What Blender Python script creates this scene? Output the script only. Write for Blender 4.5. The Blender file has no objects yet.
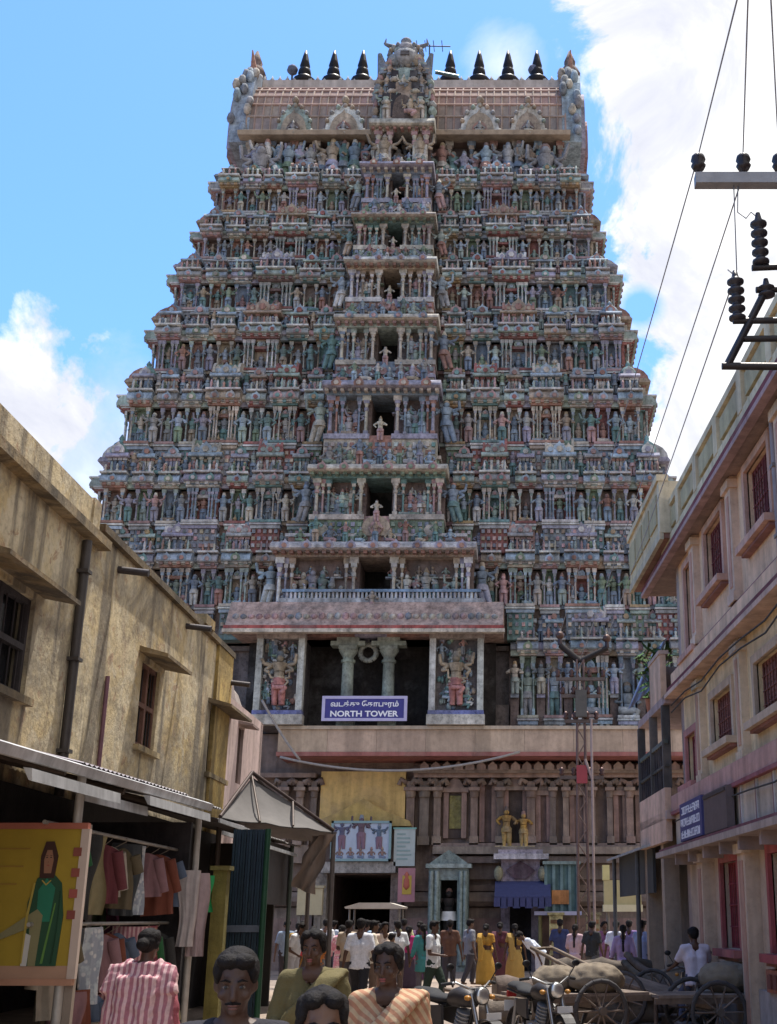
import bpy, math, random
from mathutils import Vector, Matrix
R = math.radians
SC = bpy.context.scene
COL = SC.collection
rnd = random.Random(11)
# ------------------------------------------------------------------ camera model
F, PPX, PPY, PITCH, CAMZ = 1250.0, 523.0, 512.0, R(18), 1.7
CP, SP = math.cos(PITCH), math.sin(PITCH)


def ray(px, py):
    x, y = (px - PPX) / F, (PPY - py) / F
    return Vector((x, CP - y * SP, SP + y * CP))


def atY(px, py, Y):
    d = ray(px, py)
    s = Y / d.y
    return Vector((d.x * s, Y, CAMZ + d.z * s))


def wall(px, py, X0, t):            # meets the vertical plane X = X0 + t*Y
    d = ray(px, py)
    s = X0 / (d.x - t * d.y)
    return Vector((d.x * s, d.y * s, CAMZ + d.z * s))


def zrow(py, Y):
    return atY(PPX, py, Y).z


# ------------------------------------------------------------------ mesh builder
WORLD = {}


class MB:
    def __init__(s, M=None):
        s.v, s.f, s.c, s.s = [], [], [], []
        s.M = M

    def add(s, vs, fs, col=(.5, .5, .5), smooth=False):
        o = len(s.v)
        if s.M is not None:
            M = s.M
            vs = [M @ Vector(p) for p in vs]
        s.v.extend([tuple(p) for p in vs])
        s.f.extend([[i + o for i in f] for f in fs])
        s.c.extend([col] * len(fs))
        s.s.extend([smooth] * len(fs))
        return s

    def box(s, x0, x1, y0, y1, z0, z1, col=(.5, .5, .5)):
        return s.add([(x0, y0, z0), (x1, y0, z0), (x1, y1, z0), (x0, y1, z0), (x0, y0, z1), (x1, y0, z1), (x1, y1, z1), (x0, y1, z1)],
                     [(0, 3, 2, 1), (4, 5, 6, 7), (0, 1, 5, 4), (1, 2, 6, 5), (2, 3, 7, 6), (3, 0, 4, 7)], col)

    def tube(s, p0, p1, r0, r1=None, n=8, col=(.5, .5, .5), caps=True, smooth=True):
        r1 = r0 if r1 is None else r1
        p0, p1 = Vector(p0), Vector(p1)
        d = (p1 - p0)
        if d.length < 1e-6:
            return s
        d.normalize()
        a = d.orthogonal().normalized()
        b = d.cross(a)
        vs = []
        for p, r in ((p0, r0), (p1, r1)):
            for k in range(n):
                t = 2 * math.pi * (k + .5) / n
                vs.append(p + (a * math.cos(t) + b * math.sin(t)) * r)
        fs = [(k, (k + 1) % n, n + (k + 1) % n, n + k) for k in range(n)]
        s.add(vs, fs, col, smooth)
        if caps:
            s.add(vs[:n], [tuple(reversed(range(n)))], col)
            s.add(vs[n:], [tuple(range(n))], col)
        return s

    def path(s, pts, r, n=6, col=(.5, .5, .5)):
        pts = [Vector(p) for p in pts]
        vs = []
        for i, p in enumerate(pts):
            d = (pts[min(i + 1, len(pts) - 1)] - pts[max(i - 1, 0)]).normalized()
            up = Vector((0, 0, 1)) if abs(d.z) < .95 else Vector((0, 1, 0))
            a = d.cross(up).normalized()
            b = d.cross(a)
            rr = r[i] if isinstance(r, (list, tuple)) else r
            for k in range(n):
                t = 2 * math.pi * k / n
                vs.append(p + (a * math.cos(t) + b * math.sin(t)) * rr)
        fs = []
        for i in range(len(pts) - 1):
            for k in range(n):
                fs.append((i * n + k, i * n + (k + 1) % n, (i + 1) * n + (k + 1) % n, (i + 1) * n + k))
        fs.append(tuple(reversed(range(n))))
        fs.append(tuple((len(pts) - 1) * n + k for k in range(n)))
        return s.add(vs, fs, col, True)

    def lathe(s, x, y, prof, n=8, col=(.5, .5, .5), sx=1, sy=1, smooth=True, rot=0.0, fold=None):
        vs, fs = [], []
        m = len(prof)
        for (r, z) in prof:
            for k in range(n):
                t = 2 * math.pi * (k + .5) / n + rot
                q = r if fold is None else r * fold(t, z)
                vs.append((x + math.cos(t) * q * sx, y + math.sin(t) * q * sy, z))
        for i in range(m - 1):
            for k in range(n):
                fs.append((i * n + k, i * n + (k + 1) % n, (i + 1) * n + (k + 1) % n, (i + 1) * n + k))
        fs.append(tuple(reversed(range(n))))
        fs.append(tuple((m - 1) * n + k for k in range(n)))
        return s.add(vs, fs, col, smooth)

    def ball(s, c, r, n=8, m=5, col=(.5, .5, .5)):
        rx, ry, rz = (r, r, r) if not isinstance(r, (tuple, list)) else r
        vs, fs = [(c[0], c[1], c[2] - rz)], []
        for i in range(1, m):
            p = math.pi * i / m - math.pi / 2
            for k in range(n):
                t = 2 * math.pi * k / n
                vs.append((c[0] + rx * math.cos(p) * math.cos(t), c[1] + ry * math.cos(p) * math.sin(t), c[2] + rz * math.sin(p)))
        vs.append((c[0], c[1], c[2] + rz))
        L = len(vs) - 1
        for k in range(n):
            fs.append((0, 1 + (k + 1) % n, 1 + k))
            fs.append((L, L - n + k, L - n + (k + 1) % n))
        for i in range(m - 2):
            for k in range(n):
                a = 1 + i * n
                fs.append((a + k, a + (k + 1) % n, a + n + (k + 1) % n, a + n + k))
        return s.add(vs, fs, col, True)

    def extr(s, poly, t0, t1, fn, col=(.5, .5, .5), smooth=False):
        n = len(poly)
        vs = [fn(a, b, t0) for a, b in poly] + [fn(a, b, t1) for a, b in poly]
        fs = [(k, (k + 1) % n, n + (k + 1) % n, n + k) for k in range(n)]
        s.add(vs, fs, col, smooth)
        s.add(vs[:n], [tuple(reversed(range(n)))], col)
        s.add(vs[n:], [tuple(range(n))], col)
        return s

    def slab(s, a, b, z0, z1, th, nrm, col=(.5, .5, .5)):
        # upright slab along a->b (xy), from z0 to z1, thickness th towards nrm
        a, b, nrm = Vector((a[0], a[1], 0)), Vector((b[0], b[1], 0)), Vector((nrm[0], nrm[1], 0))
        q = nrm * th
        vs = []
        for z in (z0, z1):
            for p in (a, b, b + q, a + q):
                vs.append((p.x, p.y, z))
        return s.add(vs, [(0, 3, 2, 1), (4, 5, 6, 7), (0, 1, 5, 4), (1, 2, 6, 5), (2, 3, 7, 6), (3, 0, 4, 7)], col)

    def build(s, name, mat, parent=None, loc=None):
        me = bpy.data.meshes.new(name)
        if parent is not None:
            loc = Vector((0, 0, 0))
            base = WORLD[parent]
        else:
            if loc is None:
                xs = [p[0] for p in s.v]; ys = [p[1] for p in s.v]; zs = [p[2] for p in s.v]
                loc = Vector(((min(xs) + max(xs)) / 2, (min(ys) + max(ys)) / 2, min(zs)))
            base = loc = Vector(loc)
        me.from_pydata([(p[0] - base[0], p[1] - base[1], p[2] - base[2]) for p in s.v], [], s.f)
        at = me.attributes.new('Col', 'FLOAT_COLOR', 'FACE')
        flat = []
        for c in s.c:
            flat += [c[0], c[1], c[2], 1.0]
        at.data.foreach_set('color', flat)
        me.polygons.foreach_set('use_smooth', s.s)
        me.materials.append(mat)
        me.validate(); me.update()
        o = bpy.data.objects.new(name, me)
        COL.objects.link(o)
        o.location = loc
        if parent is not None:
            o.parent = parent
        WORLD[o] = Vector(base)
        return o


def empty(name, loc):
    o = bpy.data.objects.new(name, None)
    o.empty_display_size = .2
    COL.objects.link(o)
    o.location = loc
    WORLD[o] = Vector(loc)
    return o


def tag(o, label=None, cat=None, group=None, kind=None):
    if label: o['label'] = label
    if cat: o['category'] = cat
    if group: o['group'] = group
    if kind: o['kind'] = kind
    return o


def copy_tree(o, parent=None):
    c = o.copy()
    COL.objects.link(c)
    if parent is not None:
        c.parent = parent
    for ch in list(o.children):
        copy_tree(ch, c)
    return c


# ------------------------------------------------------------------ materials
class NT:
    def __init__(s, m):
        m.use_nodes = True
        s.t = m.node_tree
        s.n = s.t.nodes
        s.l = s.t.links

    def new(s, typ, **kw):
        nd = s.n.new(typ)
        for k, v in kw.items():
            setattr(nd, k, v)
        return nd

    def link(s, a, b):
        s.l.new(a, b)

    def noise(s, vec, scale, detail=4, rough=.55, dist=0.0):
        nd = s.new('ShaderNodeTexNoise')
        nd.inputs['Scale'].default_value = scale
        nd.inputs['Detail'].default_value = detail
        nd.inputs['Roughness'].default_value = rough
        nd.inputs['Distortion'].default_value = dist
        s.link(vec, nd.inputs['Vector'])
        return nd.outputs['Fac']

    def ramp(s, fac, stops):
        nd = s.new('ShaderNodeValToRGB')
        e = nd.color_ramp.elements
        while len(e) < len(stops):
            e.new(.5)
        for i, (p, c) in enumerate(stops):
            e[i].position = p
            e[i].color = (c, c, c, 1) if not isinstance(c, tuple) else (c[0], c[1], c[2], 1)
        s.link(fac, nd.inputs['Fac'])
        return nd.outputs['Color']

    def mix(s, fac, a, b, mode='MIX'):
        nd = s.new('ShaderNodeMix', data_type='RGBA', blend_type=mode)
        for sock, v in ((nd.inputs[0], fac), (nd.inputs[6], a), (nd.inputs[7], b)):
            if isinstance(v, (int, float)):
                sock.default_value = v if sock.type == 'VALUE' else (v, v, v, 1)
            elif isinstance(v, tuple):
                sock.default_value = (v[0], v[1], v[2], 1)
            else:
                s.link(v, sock)
        return nd.outputs[2]

    def scaled(s, vec, sc):
        nd = s.new('ShaderNodeMapping')
        nd.inputs['Scale'].default_value = sc
        s.link(vec, nd.inputs['Vector'])
        return nd.outputs['Vector']


def start(name):
    m = bpy.data.materials.new(name)
    k = NT(m)
    bs = k.n['Principled BSDF']
    tc = k.new('ShaderNodeTexCoord')
    return m, k, bs, tc.outputs['Object']


def bump(k, bs, h, strength, dist=.02):
    b = k.new('ShaderNodeBump')
    b.inputs['Strength'].default_value = strength
    b.inputs['Distance'].default_value = dist
    k.link(h, b.inputs['Height'])
    k.link(b.outputs['Normal'], bs.inputs['Normal'])


def amat(name, rough=.8, scale=3.0, lo=.7, hi=1.12, bmp=.3, bscale=25, metal=0.0, spec=.3, streak=0.0, grime=None, fine=0, fr=(.5, 1.0, 1.3)):
    """paint whose colour comes from the mesh's own 'Col' faces, weathered by noise"""
    m, k, bs, vec = start(name)
    at = k.new('ShaderNodeAttribute', attribute_name='Col')
    n1 = k.noise(vec, scale, 5, .6)
    v = k.ramp(n1, [(.28, lo), (.72, hi)])
    c = k.mix(1.0, at.outputs['Color'], v, 'MULTIPLY')
    if streak:
        n2 = k.noise(k.scaled(vec, (1, 1, .12)), scale * 2.2, 4, .6)
        v2 = k.ramp(n2, [(.35, 1 - streak), (.6, 1.0)])
        c = k.mix(1.0, c, v2, 'MULTIPLY')
    if grime:
        n3 = k.noise(vec, scale * .45, 6, .65)
        v3 = k.ramp(n3, [(.5, 0.0), (.68, grime[1])])
        c = k.mix(v3, c, grime[0])
    if fine:
        n4 = k.noise(vec, fine, 6, .75)
        c = k.mix(1.0, c, k.ramp(n4, [(.32, fr[0]), (.5, fr[1]), (.7, fr[2])]), 'MULTIPLY')
    k.link(c, bs.inputs['Base Color'])
    bs.inputs['Roughness'].default_value = rough
    bs.inputs['Metallic'].default_value = metal
    bs.inputs['Specular IOR Level'].default_value = spec
    if bmp:
        bump(k, bs, k.noise(vec, bscale, 4, .6), bmp)
    return m


M = {}
M['stucco'] = amat('painted stucco', .85, 1.6, .6, 1.15, .6, 14, streak=.4, grime=((.15, .145, .145), .6), fine=7)
M['granite'] = amat('old granite', .9, 2.2, .6, 1.1, .6, 18, streak=.3, grime=((.12, .085, .075), .6))
M['plaster'] = amat('painted plaster', .85, 1.3, .82, 1.06, .3, 25, streak=.3, grime=((.3, .23, .18), .35), fine=5, fr=(.8, 1.0, 1.1))
M['metal'] = amat('worn painted metal', .5, 6, .75, 1.05, .15, 40, metal=.3)
M['darkmetal'] = amat('dark steel', .45, 6, .7, 1.1, .1, 40, metal=.6)
M['zinc'] = amat('zinc sheet', .45, 2.5, .65, 1.05, .15, 20, metal=.55, streak=.25)
M['chrome'] = amat('chrome', .35, 6, .6, 1.0, 0, 40, metal=.9, spec=.5)
M['paintgloss'] = amat('gloss paint', .42, 6, .7, 1.03, 0, 40, spec=.4)
M['rubber'] = amat('rubber', .85, 8, .8, 1.1, .2, 60)
M['cloth'] = amat('woven cloth', .9, 7, .8, 1.06, .35, 90)
M['skin'] = amat('skin', .55, 9, .88, 1.05, .08, 60, spec=.4)
M['hair'] = amat('hair', .75, 20, .6, 1.3, .5, 60, spec=.15)
M['wood'] = amat('rough wood', .85, 3, .55, 1.12, .6, 22, streak=.3)
M['sign'] = amat('painted sign board', .5, 4, .85, 1.04, .05, 40)
M['tarp'] = amat('tarpaulin', .75, 2.2, .75, 1.05, .3, 8)
M['glass'] = amat('dark window glass', .12, 5, .8, 1.1, 0, 40, spec=.5)


def old_plaster():
    m, k, bs, vec = start('old stained plaster')
    base = k.ramp(k.noise(vec, .7, 6, .62, .5), [(.3, (.42, .32, .17)), (.45, (.54, .44, .28)), (.6, (.6, .52, .38)), (.75, (.48, .36, .17))])
    yel = k.ramp(k.noise(k.scaled(vec, (1, 1, .5)), .55, 5, .6), [(.54, 0.0), (.7, .7)])
    c = k.mix(yel, base, (.42, .28, .07))
    red = k.ramp(k.noise(k.scaled(vec, (1, 1, .6)), .8, 6, .65), [(.58, 0.0), (.7, .5)])
    c = k.mix(red, c, (.36, .21, .13))
    pale = k.ramp(k.noise(vec, 1.1, 6, .7, .6), [(.55, 0.0), (.66, .6)])
    c = k.mix(pale, c, (.55, .5, .42))
    blot = k.ramp(k.noise(vec, 1.3, 8, .7, 1.0), [(.5, 0.0), (.56, .75)])
    c = k.mix(blot, c, (.56, .5, .4))
    chip = k.ramp(k.noise(vec, 2.6, 7, .7, .6), [(.59, 0.0), (.62, .7)])
    c = k.mix(chip, c, (.33, .2, .13))
    # soot and rain stains in patches, and a few long runs below the roof edge
    patch = k.ramp(k.noise(vec, .42, 8, .72, .8), [(.46, 0.0), (.56, .55), (.66, .85)])
    c = k.mix(patch, c, (.15, .13, .11))
    st = k.ramp(k.noise(k.scaled(vec, (1, 1, .1)), 1.3, 4, .6, .0), [(.56, 0.0), (.64, .75)])
    c = k.mix(st, c, (.1, .085, .075))
    gr = k.ramp(k.noise(vec, 3.1, 7, .72), [(.52, 0.0), (.66, .55)])
    c = k.mix(gr, c, (.24, .21, .17))
    sp = k.ramp(k.noise(vec, 11, 6, .75), [(.3, .62), (.52, 1.0)])
    c = k.mix(1.0, c, sp, 'MULTIPLY')
    c = k.mix(1.0, c, (1.0, .95, .82), 'MULTIPLY')
    at = k.new('ShaderNodeAttribute', attribute_name='Col')
    c = k.mix(1.0, c, at.outputs['Color'], 'MULTIPLY')
    k.link(c, bs.inputs['Base Color'])
    bs.inputs['Roughness'].default_value = .92
    bump(k, bs, k.noise(vec, 9, 8, .65), .6, .03)
    return m


M['oldplaster'] = old_plaster()


def ground_mat():
    m, k, bs, vec = start('dusty street')
    c = k.ramp(k.noise(vec, .35, 6, .6), [(.3, (.2, .155, .125)), (.5, (.29, .225, .18)), (.7, (.36, .28, .22))])
    s = k.ramp(k.noise(vec, 9, 6, .7), [(.3, .6), (.7, 1.1)])
    c = k.mix(1.0, c, s, 'MULTIPLY')
    w = k.ramp(k.noise(vec, 1.1, 5, .6), [(.56, 0.0), (.64, .7)])
    c = k.mix(w, c, (.07, .06, .055))
    k.link(c, bs.inputs['Base Color'])
    bs.inputs['Roughness'].default_value = .9
    bump(k, bs, k.noise(vec, 14, 8, .7), .5, .03)
    return m


M['ground'] = ground_mat()


def striped(name, c1, c2, scale, axis='X'):
    m, k, bs, vec = start(name)
    w = k.new('ShaderNodeTexWave', bands_direction=axis)
    w.inputs['Scale'].default_value = scale
    w.inputs['Distortion'].default_value = 1.2
    w.inputs['Detail'].default_value = 1
    k.link(vec, w.inputs['Vector'])
    c = k.mix(k.ramp(w.outputs['Fac'], [(.4, 0.0), (.6, 1.0)]), c1, c2)
    v = k.ramp(k.noise(vec, 30, 3), [(.3, .8), (.7, 1.08)])
    c = k.mix(1.0, c, v, 'MULTIPLY')
    k.link(c, bs.inputs['Base Color'])
    bs.inputs['Roughness'].default_value = .9
    bump(k, bs, k.noise(vec, 60, 3), .3, .005)
    return m


def blotched(name, c1, c2, c3, scale):
    m, k, bs, vec = start(name)
    vo = k.new('ShaderNodeTexVoronoi')
    vo.inputs['Scale'].default_value = scale
    k.link(vec, vo.inputs['Vector'])
    c = k.mix(k.ramp(vo.outputs['Distance'], [(.25, 0.0), (.4, 1.0)]), c1, c2)
    c = k.mix(k.ramp(k.noise(vec, scale * .5, 3), [(.5, 0.0), (.6, 1.0)]), c, c3)
    k.link(c, bs.inputs['Base Color'])
    bs.inputs['Roughness'].default_value = .9
    bump(k, bs, k.noise(vec, 60, 3), .3, .005)
    return m


M['pinkstripe'] = striped('pink striped cotton', (.52, .34, .34), (.3, .12, .15), 6.0, 'X')
M['tancheck'] = striped('tan striped silk', (.42, .3, .18), (.34, .16, .09), 9.0, 'DIAGONAL')
M['shirtstripe'] = striped('fine striped shirting', (.7, .7, .72), (.45, .46, .52), 20.0, 'X')
M['pinkcheck'] = blotched('pink check cotton', (.7, .42, .48), (.6, .25, .33), (.72, .6, .6), 18)
M['floral'] = blotched('pale floral cotton', (.55, .55, .55), (.3, .33, .38), (.45, .5, .52), 14)
M['maroonprint'] = blotched('maroon printed cotton', (.25, .07, .09), (.16, .03, .05), (.35, .2, .15), 14)


def J(c, a=.12):
    q = 1 + rnd.uniform(-a, a)
    return (c[0] * q, c[1] * q * (1 + rnd.uniform(-a, a) * .3), c[2] * q)


# ------------------------------------------------------------------ remesh helper (smooth continuous bodies and cloth)
TEX = {}


def cloud_tex(scale):
    if scale not in TEX:
        t = bpy.data.textures.new('folds', 'CLOUDS')
        t.noise_scale = scale
        t.noise_depth = 2
        TEX[scale] = t
    return TEX[scale]


def remesh_obj(mb, name, mat, voxel, parent=None, loc=(0, 0, 0), smooth=3, col=(.2, .1, .06), disp=None):
    me = bpy.data.meshes.new('raw')
    me.from_pydata(mb.v, [], mb.f)
    t = bpy.data.objects.new('raw', me)
    COL.objects.link(t)
    md = t.modifiers.new('r', 'REMESH'); md.mode = 'VOXEL'; md.voxel_size = voxel
    if smooth:
        sm = t.modifiers.new('s', 'SMOOTH'); sm.iterations = smooth; sm.factor = .5
    if disp:
        dm = t.modifiers.new('d', 'DISPLACE'); dm.texture = cloud_tex(disp[0]); dm.strength = disp[1]; dm.mid_level = .45
    dg = bpy.context.evaluated_depsgraph_get()
    dg.update()
    out = bpy.data.meshes.new_from_object(t.evaluated_get(dg), depsgraph=dg)
    bpy.data.objects.remove(t)
    bpy.data.meshes.remove(me)
    out.name = name
    at = out.attributes.new('Col', 'FLOAT_COLOR', 'FACE')
    at.data.foreach_set('color', [col[0], col[1], col[2], 1.0] * len(out.polygons))
    out.polygons.foreach_set('use_smooth', [True] * len(out.polygons))
    out.materials.clear(); out.materials.append(mat)
    o = bpy.data.objects.new(name, out)
    COL.objects.link(o)
    o.location = loc
    if parent is not None:
        o.parent = parent
    return o
# ------------------------------------------------------------------ TOWER
CX = -5.46                                   # axis of the tower
YB = 46.0                                    # plane of the granite wall
YMID = 55.8
PAL = dict(
    blue=(.2, .28, .38), teal=(.14, .29, .28), green=(.22, .32, .2), pink=(.48, .27, .26), red=(.34, .1, .08),
    cream=(.58, .51, .4), tan=(.44, .33, .22), lav=(.36, .34, .45), white=(.62, .6, .56), brown=(.2, .13, .1),
    ochre=(.46, .3, .12), grey=(.36, .36, .36), dark=(.06, .055, .06), sky=(.34, .45, .55), terra=(.42, .2, .14), slate=(.24, .27, .31), mint=(.36, .46, .4))
for _k, _c in list(PAL.items()):
    _l = .3 * _c[0] + .5 * _c[1] + .2 * _c[2]
    PAL[_k] = tuple((.74 * a + .26 * (_l * .8 + .06) * t) * .95 for a, t in zip(_c, (.95, 1.0, 1.1)))
P = PAL
SCHEMES = [   # body, pillar, cornice, roof, accent
    ('slate', 'cream', 'sky', 'blue', 'terra'), ('red', 'cream', 'grey', 'pink', 'teal'), ('teal', 'mint', 'sky', 'green', 'cream'),
    ('slate', 'blue', 'lav', 'teal', 'white'), ('pink', 'white', 'mint', 'sky', 'red'), ('blue', 'lav', 'grey', 'sky', 'pink'),
    ('green', 'tan', 'mint', 'teal', 'ochre'), ('grey', 'cream', 'tan', 'grey', 'terra')]
SKINS = ['tan', 'blue', 'teal', 'pink', 'cream', 'green', 'slate', 'terra', 'sky', 'mint', 'white', 'lav', 'blue', 'sky', 'teal', 'grey']


def figure(mb, u, v, z, h, skin, cloth, arms=2, sit=False, n=5, lean=0):
    """a carved figure, about 0.9*h wide with its arms out, facing +v (v is -y when no matrix is set)"""
    X = lambda a, b, c: (u + a * h, v + b * h, z + c * h)
    if sit:
        mb.tube(X(-.2, .12, .1), X(.16, .16, .08), .085 * h, .07 * h, n, cloth)
        mb.tube(X(.2, .1, .1), X(.08, .2, -.12), .08 * h, .06 * h, n, cloth)
        b = .08
        k = 1.25
    else:
        mb.tube(X(-.06 + lean, 0, 0), X(-.06, 0, .46), .055 * h, .085 * h, n, cloth)
        mb.tube(X(.08 + lean, .03, 0), X(.06, 0, .46), .055 * h, .085 * h, n, cloth)
        mb.tube(X(0, .0, .36), X(0, 0, .5), .15 * h, .115 * h, n + 1, cloth)
        b = .48
        k = 1.0
    mb.tube(X(0, 0, b), X(0, .02, b + .14 * k), .1 * h, .095 * h, n + 1, skin)
    mb.tube(X(0, .02, b + .14 * k), X(0, .01, b + .29 * k), .095 * h, .15 * h, n + 1, skin)
    mb.ball(X(0, .03, b + .38 * k), .075 * h * k, 6, 4, skin)
    hat = rnd.random()
    hc = J(P[rnd.choice(['ochre', 'tan', 'brown', 'cream', 'terra', 'slate'])])
    if hat < .5:
        mb.tube(X(0, .0, b + .41 * k), X(0, 0, b + .53 * k), .08 * h, .05 * h, n, hc)
    elif hat < .8:
        mb.ball(X(0, -.01, b + .44 * k), .075 * h * k, 6, 4, hc)
    else:
        mb.tube(X(0, .01, b + .42 * k), X(0, 0, b + .56 * k), .085 * h, .02 * h, n, hc)
    for sgn in (-1, 1):
        for j in range(arms // 2):
            up = j * .26
            e = X(sgn * (.26 + .03 * j), .05, b + .16 * k + up * .5)
            mb.tube(X(sgn * .14, .0, b + .26 * k), e, .045 * h, .038 * h, 4, skin)
            w = X(sgn * (.17 + .16 * j + rnd.uniform(-.05, .05)), .12, b + (.08 if j == 0 else .4) * k + rnd.uniform(-.05, .12))
            mb.tube(e, w, .036 * h, .028 * h, 4, skin)


def kudu(mb, u, v, z, r, th, col, inner, n=7):
    """horseshoe arch medallion on a cornice"""
    poly = [(math.cos(math.pi * (k / n) * 1.3 - .47) * r, math.sin(math.pi * (k / n) * 1.3 - .47) * r + r * .45) for k in range(n + 1)]
    top = [(0.0, r * 1.85)]
    mid = (n + 1) // 2
    poly = poly[:mid] + top + poly[mid:]
    mb.extr(poly, v, v + th, lambda a, b, t: (u + a, t, z + b), col)
    poly2 = [(math.cos(2 * math.pi * k / 6) * r * .5, math.sin(2 * math.pi * k / 6) * r * .5 + r * .5) for k in range(6)]
    mb.extr(poly2, v + th, v + th * 1.35, lambda a, b, t: (u + a, t, z + b), inner)


def kapota(mb, u0, u1, v, z, h, col, under, out=.42):
    """bell shaped cornice roll"""
    poly = [(-.12, 0), (v, 0), (v + out * .8, 0), (v + out, h * .1), (v + out * .97, h * .3), (v + out * .75, h * .62), (v + out * .35, h * .88), (v, h), (-.12, h)]
    mb.extr(poly, u0, u1, lambda a, b, t: (t, a, z + b), col)
    n = max(2, int((u1 - u0) / .3))
    for k in range(n):                     # dentils below the roll
        c = u0 + (k + .5) * (u1 - u0) / n
        mb.box(c - .07, c + .07, v - .05, v + out * .55, z - .11, z - .002, under)


def pillar(mb, u, v, z0, z1, w, col, cap):
    h = z1 - z0
    mb.box(u - w * .75, u + w * .75, v - w * .75, v + w * .75, z0, z0 + h * .12, cap)
    mb.tube((u, v, z0 + h * .12), (u, v, z0 + h * .62), w * .55, w * .5, 8, col)
    mb.tube((u, v, z0 + h * .62), (u, v, z0 + h * .7), w * .75, w * .75, 8, cap)
    mb.tube((u, v, z0 + h * .7), (u, v, z0 + h * .8), w * .42, w * .8, 8, col)
    mb.box(u - w * .9, u + w * .9, v - w * .8, v + w * .8, z0 + h * .8, z0 + h * .88, cap)
    mb.box(u - w * 1.35, u + w * 1.35, v - w * .7, v + w * .7, z0 + h * .88, z1, col)


def shrine(mb, u0, u1, vp, z, h, kind, sc, back):
    """miniature roofed shrine standing on a cornice"""
    body, pil, cor, roof, acc = [J(P[s]) for s in sc]
    w = u1 - u0
    c = (u0 + u1) / 2
    a0, a1 = u0 + w * .1, u1 - w * .1
    vf = vp - .1
    mb.box(u0 + w * .04, u1 - w * .04, back, vf + .12, z, z + h * .1, cor)
    mb.box(a0, a1, back, vf - .14, z + h * .1, z + h * .42, body)
    n = 3 if w < 1.6 else 5
    for k in range(n + 1):
        x = a0 + .06 + (a1 - a0 - .12) * k / n
        mb.box(x - .055, x + .055, vf - .16, vf - .02, z + h * .1, z + h * .4, pil)
        mb.box(x - .085, x + .085, vf - .18, vf + .02, z + h * .36, z + h * .42, acc)
    eo = .16
    mb.extr([(back, 0), (vf + eo, 0), (vf + eo * 1.1, h * .03), (vf + eo * .5, h * .11), (back, h * .12)], u0, u1, lambda a, b, t: (t, a, z + h * .42 + b), cor)
    zr = z + h * .54
    hr = h * .36
    if kind == 'sala':
        dm = max(vf - back, .3)
        m = (vf + back) / 2
        poly = [(m + math.cos(math.pi * k / 8) * dm * (.5 + .1 * math.sin(math.pi * k / 8)), math.sin(math.pi * k / 8) * hr) for k in range(9)]
        mb.extr(poly, a0, a1, lambda a, b, t: (t, a, zr + b), roof)
        for e in (a0, a1):
            poly2 = [(m + math.cos(math.pi * k / 8) * dm * .62, math.sin(math.pi * k / 8) * hr * 1.14) for k in range(9)]
            mb.extr(poly2, e - .05, e + .05, lambda a, b, t: (t, a, zr + b), acc)
        kudu(mb, c, vf - .05, zr - hr * .05, min(hr * .62, w * .2), .16, cor, acc)
        for k in (-1, 0, 1):
            x = c + k * w * .27
            mb.lathe(x, m, [(.03, zr + hr * .96), (.085, zr + hr * 1.08), (.09, zr + hr * 1.16), (.03, zr + hr * 1.26), (.008, zr + hr * 1.5)], 5, J(P['ochre']))
            if k:
                kudu(mb, x, vf - .02, zr - hr * .03, hr * .36, .1, acc, cor)
    elif kind == 'kuta':
        m = (vf + back) / 2
        r = (a1 - a0) * .52
        mb.lathe(c, m, [(r * .8, zr), (r * 1.04, zr + hr * .18), (r * .98, zr + hr * .45), (r * .7, zr + hr * .78), (r * .25, zr + hr), (.09, zr + hr * 1.06), (.11, zr + hr * 1.16), (.02, zr + hr * 1.45)], 8, roof)
        kudu(mb, c, min(vf - .02, m + r * .8), zr - hr * .02, hr * .42, .14, acc, cor)
    else:
        r = min((a1 - a0) * .5, hr * .95)
        kudu(mb, c, vf - .3, zr - r * .2, r * .8, .34, roof, acc, 9)
        mb.box(c - r * .7, c + r * .7, back, vf - .3, zr, zr + hr * .8, roof)


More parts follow.
